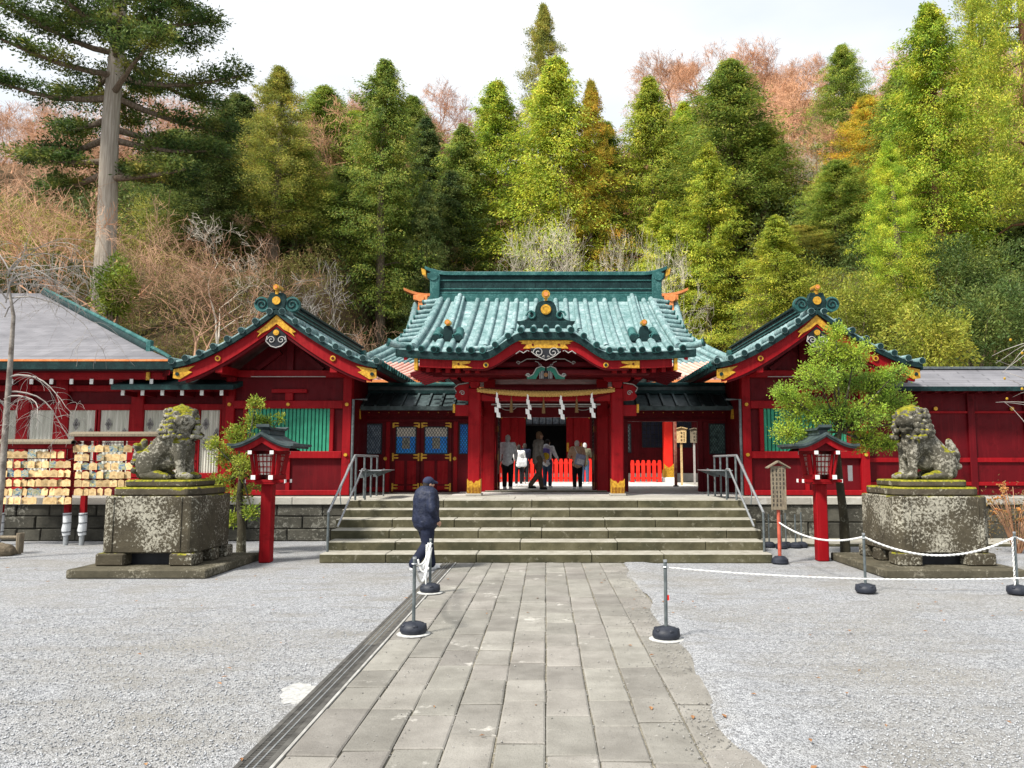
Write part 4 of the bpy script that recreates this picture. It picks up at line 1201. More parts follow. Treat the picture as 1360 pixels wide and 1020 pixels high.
    for sd_ in (1, -1):
        side_pts = [(0.0, pk + 0.02), (0.25, w_prof(0.10) - 0.19), (0.48, w_prof(0.192) - 0.21), (0.40, w_prof(0.16) - 0.29), (0.47, w_prof(0.19) - 0.35), (0.33, w_prof(0.14) - 0.32), (0.18, w_prof(0.08) - 0.36), (0.0, pk - 0.20)]
        pts += [(cx_ + sd_ * a, b) for a, b in (side_pts if sd_ == 1 else side_pts[-2:0:-1])]
    MB().prism(pts, WYF + 0.03, WYF + 0.058).build('gilt_peak_plate', GOLD, w, smooth=0, bevel=0.004)
    p_ = MB().prism([(cx_, pk - 0.28), (cx_ + 0.22, pk - 0.46), (cx_ + 0.24, pk - 0.62), (cx_ + 0.12, pk - 0.74), (cx_, pk - 0.78), (cx_ - 0.12, pk - 0.74), (cx_ - 0.24, pk - 0.62), (cx_ - 0.22, pk - 0.46)], WYF + 0.06, WYF + 0.11).build('gable_pendant', BLACK, w, smooth=0)
    MB().disc((cx_, WYF + 0.04, pk - 0.42), 0.07, 0.05, 16).build('gilt_boss', GOLD, p_)
    for s in (-1, 1):
        MB().tube(scroll_pts(cx_ + s * 0.12, pk - 0.60, 0.10, 1.4, s, WYF + 0.05), 0.013, 5).build('pale_scroll', SILVER, p_)
        MB().tube([(cx_, WYF + 0.05, pk - 0.79), (cx_ + s * 0.13, WYF + 0.05, pk - 0.75), (cx_ + s * 0.25, WYF + 0.05, pk - 0.63), (cx_ + s * 0.22, WYF + 0.05, pk - 0.50)], 0.014, 5).build('pale_edge', SILVER, p_)
    # ridge running back, demon tile in front
    rp = w_prof(0)
    MB().box(cx_ - 0.15, cx_ + 0.15, WYF + 0.15, WYB, rp - 0.10, rp + 0.24).build('ridge', TEALD, w, smooth=0)
    for z in (rp + 0.02, rp + 0.12):
        MB().box(cx_ - 0.175, cx_ + 0.175, WYF + 0.16, WYB - 0.01, z, z + 0.03).build('ridge_band', TEALM, w, smooth=0)
    MB().box(cx_ - 0.21, cx_ + 0.21, WYF + 0.1, WYB + 0.12, rp + 0.235, rp + 0.30).build('ridge_cap', TEALD, w, smooth=0, bevel=0.012)
    MB().tube([(cx_, WYF + 0.1, rp + 0.32), (cx_, WYB + 0.15, rp + 0.32)], 0.06, 10).build('ridge_roll', TEALM, w, smooth=50)
    MB().tube([(cx_ - 0.28, WYB + 0.02, rp + 0.0), (cx_ + 0.28, WYB + 0.02, rp + 0.0)], 0.17, 14).build('ridge_end_scroll', TEALM, w, smooth=50)
    d = MB().prism([(cx_ - 0.20, rp - 0.02), (cx_ + 0.20, rp - 0.02), (cx_ + 0.24, rp + 0.2), (cx_ + 0.16, rp + 0.40), (cx_ - 0.16, rp + 0.40), (cx_ - 0.24, rp + 0.2)], WYF - 0.02, WYF + 0.16).build('demon_tile', TEALD, w, smooth=0, bevel=0.015)
    MB().disc((cx_, WYF - 0.03, rp + 0.20), 0.10, 0.04, 18).build('gilt_crest', GOLD, d)
    for s in (-1, 1):
        MB().tube([(cx_ + s * 0.37, WYF + 0.0, rp + 0.12), (cx_ + s * 0.37, WYF + 0.14, rp + 0.12)], 0.185, 20).build('scroll_wheel', TEALM, d, smooth=40)
        MB().tube(scroll_pts(cx_ + s * 0.37, rp + 0.12, 0.15, 1.6, s, WYF - 0.005, 22), 0.022, 6).build('scroll_line', TEALD, d)
    c = Vector((cx_, WYF + 0.0, rp + 0.52))
    MB().tube([c + Vector((0, 0.28, 0.03)), c + Vector((0, -0.1, 0))], [0.06, 0.072], 14).build('gilt_finial', GOLD, d, smooth=40)
    MB().disc(c + Vector((0, -0.105, 0)), 0.042, 0.03, 12).build('finial_face', ORANGE, d)
    MB().box(cx_ - 0.035, cx_ + 0.035, WYF - 0.03, WYF + 0.06, rp + 0.36, rp + 0.46).build('finial_stem', GOLD, d)

    # walls and timber
    x0, x1 = cx_ - 1.5, cx_ + 1.5
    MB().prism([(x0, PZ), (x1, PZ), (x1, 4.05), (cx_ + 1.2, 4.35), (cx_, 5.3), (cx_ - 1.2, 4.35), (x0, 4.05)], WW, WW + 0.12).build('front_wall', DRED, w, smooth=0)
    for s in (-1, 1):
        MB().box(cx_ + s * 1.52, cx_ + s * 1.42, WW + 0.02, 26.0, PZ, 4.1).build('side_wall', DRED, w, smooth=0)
        MB().box(cx_ + s * 1.5 - 0.11, cx_ + s * 1.5 + 0.11, WW - 0.10, WW + 0.14, PZ, 4.2).build('corner_post', RED, w, smooth=0, bevel=0.012)
        # gable king-struts
        MB().cbox((cx_ + s * 0.55, WW - 0.06, 4.45), (0.12, 0.10, 0.75), Matrix.Rotation(s * R(-52), 3, 'Y')).build('gable_strut', DRED, w, smooth=0)  # deep red puts the shade of the gable into the strut colour
    MB().box(cx_ - 0.09, cx_ + 0.09, WW - 0.09, WW - 0.002, 4.2, 5.1).build('king_post', DRED, w, smooth=0, bevel=0.01)
    MB().box(x0 - 0.25, x1 + 0.25, WW - 0.14, WW - 0.001, 4.02, 4.20).build('tie_beam', RED, w, smooth=0, bevel=0.012)
    MB().box(cx_ - 0.95, cx_ + 0.95, WW - 0.20, WW - 0.12, 4.02, 4.035).build('beam_pale_line', SILVER, w, smooth=0)  # thin pale painted line along the tie beam
    MB().box(x0 + 0.11, x1 - 0.11, WW - 0.11, WW - 0.001, 3.22, 3.42).build('window_header', RED, w, smooth=0, bevel=0.012)
    MB().box(x0 + 0.11, x1 - 0.11, WW - 0.11, WW - 0.001, 1.95, 2.13).build('sill_rail', RED, w, smooth=0, bevel=0.012)
    MB().box(x0 + 0.11, x1 - 0.11, WW - 0.11, WW - 0.001, PZ + 0.002, PZ + 0.13).build('ground_sill', RED, w, smooth=0, bevel=0.012)
    MB().box(cx_ - 0.1, cx_ + 0.1, WW - 0.09, WW - 0.002, 3.42, 3.62).build('strut_block', RED, w, smooth=0, bevel=0.01)
    MB().box(cx_ - 0.45, cx_ + 0.45, WW - 0.085, WW - 0.003, 3.62, 3.72).build('bracket_arm', RED, w, smooth=0, bevel=0.01)
    for x, z in ((cx_, 3.32), (x0, 3.32), (x1, 3.32), (x0, 2.04), (x1, 2.04)):
        MB().disc((x, WW - 0.125, z), 0.045, 0.04, 12).build('gilt_nail_cover', GOLD, w)
    for s in (-1, 1):
        MB().box(cx_ + s * 1.06, cx_ + s * 1.16, WW - 0.08, WW - 0.001, 2.13, 3.22).build('window_jamb', RED, w, smooth=0, bevel=0.008)
        MB().box(cx_ + s * 0.02 - 0.05, cx_ + s * 0.02 + 0.05, WW - 0.05, WW - 0.001, PZ + 0.13, 1.95).build('panel_stile', RED, w, smooth=0) if s > 0 else None
    lat = MB().box(-0.032, 0.032, -0.045, -0.005, 2.13, 3.22).mesh('slat', GREEN)
    for k in range(22):
        piece('slat', lat, w, (cx_ - 1.01 + k * 0.0965, WW, 0))
    MB().box(cx_ - 1.06, cx_ + 1.06, WW - 0.006, WW - 0.001, 2.13, 3.22).build('slat_backing', DGREEN, w, smooth=0)
    # down pipe on the gate side
    xp = cx_ - sgn * 1.66
    MB().tube([(xp, WW - 0.10, PZ), (xp, WW - 0.10, 3.45), (xp - sgn * 0.3, WW + 0.1, 3.47)], 0.035, 8).build('down_pipe', DSTEEL, w, smooth=50)
    return w
CXL, CXR = -6.58, 6.62
wing(CXL, -1, 'red gabled wing with green slatted window, left of the gate behind the mossy lion dog')
wing(CXR, 1, 'red gabled wing right of the gate, half hidden by the leafy tree')

# ================================================================ corridors linking the wings with the gate
YW = 21.8
def lattice_window(parent, x0, x1, z0, z1, y, backmat, dx=0.075, name='lattice_window'):
    """black diamond lattice in a black frame over a pane"""
    p = MB().box(x0, x1, y - 0.010, y - 0.002, z0, z1).build(name, backmat, parent, smooth=0)
    t = 0.03
    fr = MB()
    fr.box(x0 - t, x0, y - 0.03, y - 0.001, z0 - t, z1 + t).box(x1, x1 + t, y - 0.03, y - 0.001, z0 - t, z1 + t)
    fr.box(x0, x1, y - 0.03, y - 0.001, z1, z1 + t).box(x0, x1, y - 0.03, y - 0.001, z0 - t, z0)
    fr.build('window_frame', BLACK, p, smooth=0)
    ba = MB()
    W, H = x1 - x0, z1 - z0
    sl = 1.55
    n = int((W + H / sl) / dx) + 1
    for s in (-1, 1):
        for k in range(-1, n + 1):
            xa = k * dx
            # line x = xa - z/sl within the pane
            za, zb = 0.0, H
            pts = []
            for z in (za, zb):
                pts.append((xa - z / sl, z))
            (xs0, zs0), (xs1, zs1) = pts
            # clip to 0..W
            if xs0 > W: zs0 += (xs0 - W) * sl; xs0 = W
            if xs1 < 0: zs1 -= (0 - xs1) * sl; xs1 = 0
            if zs0 >= zs1: continue
            if s < 0: xs0, xs1 = W - xs0, W - xs1
            ba.tube([(x0 + xs0, y - 0.018, z0 + zs0), (x0 + xs1, y - 0.018, z0 + zs1)], 0.006, 4)
    ba.build('diamond_lattice', BLACK, p, smooth=0)
    return p
BLUE = surf('blue_film', (0.008, 0.16, 0.62), (0.02, 0.30, 0.80), 4, 0.35)
def glassy(name, a, b):
    m = NT(name)
    c = m.ramp(m.noise(m.pos((3, 1, 3)), 3.0, 4), [(0.35, a), (0.65, b)])
    return m.fin(c, 0.12, 0, 0.6)
GLASS = glassy('window_glass', (0.10, 0.14, 0.19), (0.24, 0.30, 0.36))
GLASSD = glassy('dim_window_glass', (0.03, 0.06, 0.06), (0.12, 0.20, 0.18))
PALEPANE = surf('pale_screen', (0.45, 0.43, 0.38), (0.62, 0.58, 0.5), 5, 0.6)

def corridor(s, label, door):
    xa, xb = 2.05, 5.10
    c = thing('link_corridor', (s * 3.5, YW, PZ), label, 'corridor')
    X = lambda a, b: (min(s * a, s * b), max(s * a, s * b))
    ztop = 3.5
    if door:
        for a, b, z0, z1 in ((xa, 2.28, PZ, ztop), (xb - 0.7, xb, PZ, ztop), (2.28, xb - 0.7, 3.0, ztop)):
            x0, x1 = X(a, b)
            MB().box(x0, x1, YW, YW + 0.12, z0, z1).build('wall', DRED, c, smooth=0)
    else:
        MB().box(*X(xa, xb), YW, YW + 0.12, PZ, ztop).build('wall', DRED, c, smooth=0)
    MB().box(*X(xa, xb), YW - 0.09, YW - 0.002, 3.16, 3.34).build('head_beam', DRED, c, smooth=0, bevel=0.01)
    MB().box(*X(xa, xb), YW - 0.06, YW - 0.002, 3.0, 3.07).build('picture_rail', DRED, c, smooth=0, bevel=0.006)
    for k in range(11):
        x = s * (xa + 0.15 + k * 0.28)
        MB().disc((x, YW - 0.095, 3.25), 0.016, 0.02, 8).build('nail_head', GOLD, c)
    # two-sided dark copper roof with batten rolls
    ez, pz = 3.36, 3.80
    MB().sheet([[(x, y, z) for x in X(xa - 0.1, xb)] for y, z in ((YW - 0.85, ez), (YW + 0.05, pz))], 0.05).build('roof', DKROOF, c, smooth=0)
    MB().sheet([[(x, y, z) for x in X(xa - 0.1, xb)] for y, z in ((YW + 0.05, pz), (YW + 0.95, ez))], 0.05).build('back_roof', DKROOF, c, smooth=0)
    ang = math.atan2(pz - ez, 0.9)
    bt = MB().box(-0.03, 0.03, 0, 1.0, 0, 0.05).mesh('batten', DKROOF)
    for k in range(9):
        piece('batten', bt, c, (s * (xa + 0.12 + k * 0.355), YW - 0.87, ez), (ang, 0, 0))
    MB().box(*X(xa - 0.1, xb), YW - 0.89, YW - 0.83, ez - 0.10, ez + 0.012).build('eave_edge', DKROOF, c, smooth=0)
    for z, h, d, mt in ((pz - 0.02, 0.10, 0.12, TEALD), (pz + 0.08, 0.12, 0.09, DKROOF), (pz + 0.20, 0.05, 0.13, TEALD)):
        MB().box(*X(xa - 0.1, xb), YW + 0.05 - d, YW + 0.05 + d, z, z + h).build('ridge_course', mt, c, smooth=0, bevel=0.01)
    MB().tube([(s * (xa - 0.1), YW + 0.05, pz + 0.27), (s * xb, YW + 0.05, pz + 0.27)], 0.055, 8).build('ridge_roll', TEALM, c, smooth=50)
    MB().box(*X(xa - 0.1, xb), YW - 0.75, YW - 0.02, 3.30, 3.325).build('soffit', DRED, c, smooth=0)
    MB().prism([(s * 5.02, 3.02), (s * 5.12, 3.02), (s * 5.16, 3.28), (s * 5.05, 3.28)], YW - 0.95, YW - 0.88).build('gilt_bracket', GOLD, c, smooth=0)
    if not door:
        # pair of panelled doors with latticed lights and gilt strap hinges
        for (u0, u1, nm) in ((521, 558, 0), (559, 600, 1)):
            a, b = ux(u0, YW, 600), ux(u1, YW, 600)
            z0, z1 = PZ + 0.03, vz(563, YW)
            lf = MB().box(a + 0.005, b - 0.005, YW - 0.045, YW - 0.003, z0, z1).build('door_leaf', DRED, c, smooth=0, bevel=0.006)
            wz0, wz1 = vz(602, YW), vz(568, YW)
            wa, wb = a + 0.13, b - 0.13
            lw = lattice_window(lf, wa, wb, wz0, wz1, YW - 0.046, BLUE, 0.085)
            MB().box(wa + 0.001, wb - 0.001, YW - 0.0595, YW - 0.0565, vz(580, YW), wz1 - 0.002).build('pale_upper_pane', PALEPANE, lw, smooth=0)
            m_ = (wa + wb) / 2
            MB().box(m_ - 0.11, m_ + 0.11, YW - 0.0605, YW - 0.0575, vz(596, YW), vz(581, YW)).build('notice_sheet', surf('grey_notice_%d' % nm, (0.16, 0.17, 0.15), (0.34, 0.33, 0.27), 14, 0.6), lw, smooth=0)
            for pa, pb, q0, q1 in ((a + 0.10, m_ - 0.04, vz(643, YW), vz(612, YW)), (m_ + 0.04, b - 0.10, vz(643, YW), vz(612, YW)), (a + 0.10, m_ - 0.04, vz(651, YW), vz(645, YW)), (m_ + 0.04, b - 0.10, vz(651, YW), vz(645, YW))):
                MB().box(pa, pb, YW - 0.052, YW - 0.040, q0, q1).build('door_panel', RED, lf, smooth=0, bevel=0.008)
            for zc in (vz(565, YW), vz(607, YW), vz(647, YW)):
                for xe, d in ((a, 1), (b, -1)):
                    h = 0.11 if zc < 2.8 else 0.07
                    MB().prism([(xe + d * 0.008, zc - h), (xe + d * 0.055, zc - h), (xe + d * 0.055, zc - 0.05), (xe + d * 0.17, zc - 0.045), (xe + d * 0.19, zc - 0.02), (xe + d * 0.17, zc - 0.005), (xe + d * 0.055, zc), (xe + d * 0.055, zc + 0.04), (xe + d * 0.17, zc + 0.045), (xe + d * 0.19, zc + 0.06), (xe + d * 0.17, zc + 0.075), (xe + d * 0.055, zc + 0.08), (xe + d * 0.055, zc + h), (xe + d * 0.008, zc + h)], YW - 0.066, YW - 0.047).build('gilt_strap', GOLD, lf, smooth=0)
        lattice_window(c, ux(485, YW, 590), ux(506, YW, 590), vz(602, YW), vz(564, YW), YW, GLASS)
        lattice_window(c, ux(611, YW, 590), ux(621, YW, 590), vz(602, YW), vz(564, YW), YW, BLUE)
        for u in (512, 604):
            MB().disc((ux(u, YW, 609), YW - 0.02, vz(609, YW)), 0.05, 0.05, 12).build('gilt_nail_cover', GOLD, c)
        for u in (478, 515, 605):
            x = ux(u, YW, 600)
            MB().box(x - 0.06, x + 0.06, YW - 0.03, YW - 0.001, PZ, 3.0).build('wall_post', RED, c, smooth=0, bevel=0.008)
        MB().box(ux(478, YW), ux(515, YW), YW - 0.025, YW - 0.001, PZ + 0.02, PZ + 0.14).build('base_rail', RED, c, smooth=0)
    else:
        lattice_window(c, ux(943, YW, 590), ux(962, YW, 590), vz(602, YW), vz(564, YW), YW, GLASSD)
        lattice_window(c, ux(826, YW, 590), ux(837, YW, 590), vz(600, YW), vz(564, YW), YW, GLASSD) if ux(826, YW) > 2.06 else None
        for a in (2.25, xb - 0.73):
            MB().box(a - 0.07, a + 0.07, YW - 0.04, YW + 0.14, PZ, 3.06).build('door_post', DRED, c, smooth=0, bevel=0.01)
        MB().disc((2.14, YW - 0.02, vz(609, YW)), 0.05, 0.05, 12).build('gilt_nail_cover', GOLD, c)
    return c
corridor(-1, 'low red corridor with blue latticed double doors beside the gate', False)
corridor(1, 'low red corridor with an open doorway showing the bright court', True)
# ================================================================ worship hall behind the gate
HY = 34.6
hall = thing('worship_hall', (0, HY, PZ), 'red worship hall with copper roof seen behind and through the gate', 'shrine hall')
MB().box(-7.0, -1.25, HY, HY + 0.2, PZ + 0.35, 5.2).build('front_wall', DRED, hall, smooth=0)
MB().box(1.25, 7.0, HY, HY + 0.2, PZ + 0.35, 5.2).build('front_wall', DRED, hall, smooth=0)
MB().box(-1.25, 1.25, HY, HY + 0.2, 3.95, 5.2).build('front_wall', DRED, hall, smooth=0)
for s in (-1, 1):
    MB().box(s * 7.0, s * 6.9, HY + 0.2, HY + 7, PZ, 5.2).build('side_wall', DRED, hall, smooth=0)
MB().box(-7.0, 7.0, HY + 7, HY + 7.2, PZ, 5.2).build('rear_wall', DRED, hall, smooth=0)
MB().box(-7.6, 7.6, HY - 0.9, HY + 7.2, PZ, PZ + 0.35).build('hall_floor', LAND, hall, smooth=0)
MB().box(-6.9, 6.9, HY + 4, HY + 4.1, PZ + 0.35, 5.2).build('interior_shade_sheet', BLACK, hall, smooth=0)  # black sheet standing in for the unlit depth of the hall
MB().box(-1.25, 1.25, HY + 0.1, HY + 0.16, 3.55, 3.95).build('transom_glass', GLASS, hall, smooth=0)
for k in range(-4, 5):
    MB().box(k * 0.3 - 0.02, k * 0.3 + 0.02, HY + 0.04, HY + 0.09, 3.55, 3.95).build('transom_bar', BLACK, hall, smooth=0)
MB().box(-1.25, 1.25, HY + 0.02, HY + 0.09, 3.50, 3.56).build('transom_rail', BLACK, hall, smooth=0)
for u0, u1 in ((666, 681), (685, 698), (752, 766), (769, 783)):
    x0, x1 = ux(u0, HY, 580), ux(u1, HY, 580)
    lf = MB().box(x0, x1, HY - 0.07, HY - 0.005, PZ + 0.4, vz(546, HY)).build('folded_door', RED, hall, smooth=0, bevel=0.01)
    d = 1 if u0 < 725 else -1
    zt = vz(547, HY)
    for e, q in ((x0, 1), (x1, -1)):
        MB().prism([(e, zt), (e + q * 0.3, zt), (e + q * 0.22, zt - 0.06), (e + q * 0.26, zt - 0.10), (e + q * 0.12, zt - 0.18), (e, zt - 0.34)], HY - 0.085, HY - 0.072).build('gilt_corner', GOLD, lf, smooth=0) if (q == 1) == (u0 in (666, 769)) or True else None
    MB().box(x0 + 0.02, x0 + 0.12, HY - 0.085, HY - 0.072, PZ + 1.3, PZ + 1.7).build('gilt_plate', GOLD, lf, smooth=0)
for x in (-5.5, -3.3, 3.3, 5.5, -1.4, 1.4):
    MB().box(x - 0.16, x + 0.16, HY - 0.14, HY - 0.01, PZ + 0.35, 5.2).build('wall_post', RED, hall, smooth=0, bevel=0.015)
MB().box(-7.0, 7.0, HY - 0.16, HY - 0.012, 3.98, 4.22).build('head_beam', RED, hall, smooth=0, bevel=0.015)
MB().box(-7.0, 7.0, HY - 0.10, HY - 0.012, 2.05, 2.22).build('waist_rail', RED, hall, smooth=0) if False else None
# blue-black grid screens right and left
for u0, u1 in ((853, 880), (897, 918), (560, 590)):
    x0, x1 = ux(u0, HY, 580), ux(u1, HY, 580)
    z0, z1 = vz(594, HY), vz(560, HY)
    p = MB().box(x0, x1, HY - 0.03, HY - 0.004, z0, z1).build('grid_screen', surf('blue_black_screen_%d' % u0, (0.006, 0.010, 0.022), (0.014, 0.02, 0.045), 3, 0.3), hall, smooth=0)
    n = max(3, int((x1 - x0) / 0.17))
    for k in range(n + 1):
        x = x0 + (x1 - x0) * k / n
        MB().box(x - 0.018, x + 0.018, HY - 0.055, HY - 0.028, z0, z1).build('grid_bar', BLACK, p, smooth=0)
    for k in range(7):
        z = z0 + (z1 - z0) * k / 6
        MB().box(x0, x1, HY - 0.05, HY - 0.026, z - 0.018, z + 0.018).build('grid_bar', BLACK, p, smooth=0)
# bright red column at the right doorway with gilt shoe and white footing
xc = ux(887, 32.6, 600)
MB().box(xc - 0.19, xc + 0.19, 32.4, 32.8, PZ + 0.2, 4.6).build('porch_column', VRED, hall, smooth=0, bevel=0.03)
MB().box(xc - 0.21, xc + 0.21, 32.38, 32.82, PZ + 0.2, PZ + 0.52).build('gilt_shoe', GOLD, hall, smooth=0, bevel=0.01)
MB().prism([(xc - 0.21, PZ + 0.52), (xc + 0.21, PZ + 0.52), (xc + 0.21, PZ + 0.78), (xc + 0.12, PZ + 0.68), (xc, PZ + 0.60), (xc - 0.12, PZ + 0.68), (xc - 0.21, PZ + 0.78)], 32.375, 32.4).build('gilt_shoe_crown', GOLD, hall, smooth=0)
MB().box(xc - 0.3, xc + 0.3, 32.3, 32.9, PZ, PZ + 0.2).build('white_footing', WHITE, hall, smooth=0, bevel=0.01)
MB().box(-xc - 0.19, -xc + 0.19, 32.4, 32.8, PZ, 4.6).build('porch_column', VRED, hall, smooth=0, bevel=0.03)
for s in (-1, 1):
    MB().box(s * xc, s * 2.2, 32.5, 32.7, 4.3, 4.55).build('porch_beam', RED, hall, smooth=0) if s > 0 else None

# hall roof: hipped-and-gabled, teal above, fresh copper at the eaves
RY0, RY1 = 31.2, 38.0                        # front eave, ridge
def h_z(t): return 5.25 + 4.35 * (0.42 * t + 0.58 * t * t)
NX = 9.3
def hx(x, t): return x * (1 - 0.30 * min(1, t * 1.5))
for nm, t0, t1, mt in (('lower_roof', 0.0, 0.30, PINK), ('upper_roof', 0.30, 1.0, TEAL)):
    for sd_ in (1, -1):
        m = MB()
        rows = []
        for k in range(10):
            t = t0 + (t1 - t0) * k / 9
            y = RY0 + (RY1 - RY0) * t
            if sd_ < 0: y = 2 * RY1 - y
            row = [(hx(x, t), y, h_z(t) + 0.25 * (abs(x) / NX) ** 5 * (1 - t)) for x in np.linspace(-NX, NX, 25)]
            rows.append(row if sd_ > 0 else row[::-1])
        m.sheet(rows, 0.1)
        ro = m.build(nm, mt, hall, smooth=30)
        if sd_ > 0:
            for k in range(-31, 32):
                x = k * 0.3
                if abs(x) < 2.6: continue
                MB().tube([(hx(x, t), RY0 + (RY1 - RY0) * t - (0.05 if t0 == 0 else 0), h_z(t) + 0.04 + 0.25 * (abs(x) / NX) ** 5 * (1 - t)) for t in np.linspace(t0, t1, 8)], 0.085, 8).build('roll', PINK if t0 == 0 else TEAL, ro, smooth=50)
for s in (-1, 1):
    # hip slope and verge edges
    m = MB()
    rows = []
    for k in range(8):
        t = k / 7 * 0.9
        y0, y1 = RY0 + (RY1 - RY0) * t, 2 * RY1 - RY0 - (RY1 - RY0) * t
        rows.append([(s * (hx(NX, t) + 0.0), y, h_z(t) + 0.25 * (1 - t)) for y in (np.linspace(y0, y1, 5) if s > 0 else np.linspace(y1, y0, 5))])
    m.sheet(rows, 0.1).build('side_roof', TEAL, hall, smooth=30)
    MB().tube([(s * hx(NX, t), RY0 + (RY1 - RY0) * t, h_z(t) + 0.14 + 0.25 * (1 - t)) for t in np.linspace(0.0, 1, 12)], 0.16, 10).build('hip_ridge', TEAL, hall, smooth=50)
    MB().tube([(s * hx(NX * 0.94, t), RY0 + (RY1 - RY0) * t, h_z(t) + 0.14 + 0.2 * (1 - t)) for t in np.linspace(0.32, 1, 10)], 0.13, 10).build('verge_ridge', TEAL, hall, smooth=50)
    for k in range(16):
        t = 0.28 + 0.7 * k / 15
        MB().tube([(s * (hx(NX, t) + 0.2), RY0 + (RY1 - RY0) * t, h_z(t) + 0.02), (s * (hx(NX, t) - 0.42), RY0 + (RY1 - RY0) * t + 0.05, h_z(t) + 0.12)], 0.085, 8).build('verge_roll', TEAL, hall, smooth=50)
rt = h_z(1.0)
ZR = rt + 0.3
MB().box(-6.0, 6.0, RY1 - 0.22, RY1 + 0.22, rt - 0.2, ZR + 0.2).build('ridge', ORANGE, hall, smooth=0)
MB().box(-6.05, 6.05, RY1 - 0.27, RY1 + 0.27, rt + 0.12, rt + 0.18).build('ridge_band', TEALM, hall, smooth=0)
cp_ = [(-7.1 + 14.2 * i / 40, ZR + 0.2 + 0.30 * max(0, (abs(-7.1 + 14.2 * i / 40) - 5.9) / 1.2) ** 2) for i in range(41)]
MB().band([(x, z + 0.13) for x, z in cp_], [(x, z) for x, z in cp_], RY1 - 0.32, RY1 + 0.32).build('ridge_cap', ORANGE, hall, smooth=30)
for s in (-1, 1):
    MB().prism([(s * 5.9, rt - 0.55), (s * 6.5, rt - 0.55), (s * 6.5, rt - 0.2), (s * 6.35, rt - 0.1), (s * 6.35, ZR - 0.05), (s * 6.6, ZR), (s * 6.6, ZR + 0.25), (s * 5.9, ZR + 0.2)], RY1 - 0.4, RY1 + 0.4).build('ridge_end_ornament', ORANGE, hall, smooth=0, bevel=0.02)
    for zz in (rt - 0.38, ZR + 0.1):
        MB().tube([(s * 6.25, RY1 - 0.46, zz), (s * 6.25, RY1 + 0.4, zz)], 0.2, 14).build('scroll', ORANGE, hall, smooth=50)
# eave edge: copper fascia, red board, white rafter ends
MB().box(-NX + .4, NX - .4, RY0 - 0.02, RY0 + 0.12, 5.02, 5.2).build('eave_fascia', ORANGE, hall, smooth=0)
MB().box(-NX + .6, NX - .6, RY0 + 0.10, RY0 + 0.24, 4.80, 5.03).build('eave_step', ORANGE, hall, smooth=0)
MB().box(-NX + .8, NX - .8, RY0 + 0.22, RY0 + 0.36, 4.52, 4.81).build('eave_board', RED, hall, smooth=0)
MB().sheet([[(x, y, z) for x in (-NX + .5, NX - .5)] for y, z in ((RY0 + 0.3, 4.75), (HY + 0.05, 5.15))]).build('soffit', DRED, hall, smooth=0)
we = MB().box(-0.05, 0.05, 0, 0.06, -0.06, 0.06).mesh('rafter_end', WHITE)
for k in range(-26, 27):
    if abs(k) * 0.32 > 3.0:
        piece('rafter_end', we, hall, (k * 0.32, RY0 + 0.16, 4.66))

# bright red picket fence across the court
def pickets(x0, x1, y, h, label):
    f = thing('picket_fence', ((x0 + x1) / 2, y, PZ), label, 'picket fence')
    pm = MB().prism([(-0.075, 0.03), (0.075, 0.03), (0.075, h - 0.07), (0.05, h), (-0.05, h), (-0.075, h - 0.07)], -0.02, 0.02).mesh('picket', VRED, 0)
    n = int((x1 - x0) / 0.20)
    for k in range(n + 1):
        piece('picket', pm, f, (x0 + (x1 - x0) * k / n, y, PZ))
    for z in (0.13, h - 0.22):
        MB().box(x0 - 0.08, x1 + 0.08, y + 0.022, y + 0.06, PZ + z, PZ + z + 0.09).build('rail', VRED, f, smooth=0)
    for x in (x0, x1):
        MB().box(x - 0.1, x + 0.1, y + 0.06, y + 0.3, PZ, PZ + 0.05).build('foot', VRED, f, smooth=0)
    return f
pickets(ux(662, 32.2, 640), ux(790, 32.2, 640), 32.2, 0.98, 'bright red picket fence seen between the gate columns')
pickets(ux(840, 32.2, 640), ux(876, 32.2, 640), 32.15, 0.92, 'short bright red picket fence seen through the right doorway')
# wooden notice posts in the right doorway
def notice(u, uw, vt, vb, D, mat, post, label):
    x = ux(u, D, 590)
    n = thing('notice_post', (x, D, PZ), label, 'notice post')
    w = uw / F * D
    zt, zb = vz(vt, D), vz(vb, D)
    MB().box(x - 0.035, x + 0.035, D + 0.002, D + 0.06, PZ, zb + 0.1).build('post', post, n, smooth=0)
    b = MB().prism([(x - w / 2, zb), (x + w / 2, zb), (x + w / 2 * 1.05, zt - 0.07), (x, zt - 0.01), (x - w / 2 * 1.05, zt - 0.07)], D - 0.04, D).build('board', mat, n, smooth=0)
    for s in (-1, 1):
        MB().cbox((x + s * w * 0.29, D - 0.02, zt - 0.01), (w * 0.68, 0.14, 0.03), Matrix.Rotation(s * R(14), 3, 'Y')).build('roof_board', mat, n, smooth=0)
    ink = MB()
    r_ = random.Random(int(u))
    for c_, (n_, hh) in ((0.0, (3, 0.085)), (0.27, (6, 0.04))):
        for k in range(n_):
            z = zt - 0.17 - k * hh * 1.55
            for q in range(3):
                ink.box(x + w * c_ - hh * 0.4, x + w * c_ + hh * 0.4, D - 0.044, D - 0.041, z - q * hh * 0.32, z - q * hh * 0.32 + 0.010)
            xx = x + w * c_ + r_.uniform(-0.2, 0.2) * hh
            ink.box(xx - 0.006, xx + 0.006, D - 0.0445, D - 0.0415, z - hh * 0.8, z + hh * 0.15)
    ink.build('lettering', BLACK, n, smooth=0)
    return n
notice(905, 12.5, 568, 588, 28.2, WOODL, WOODL, 'pale wooden notice post with small roof inside the right doorway')
notice(922, 10, 569, 588, 29.8, WOODW, surf('grey_post', (0.3, 0.28, 0.27), (0.4, 0.38, 0.36), 10, 0.8), 'grey weathered notice post inside the right doorway')
x = ux(897, 26.5, 600)
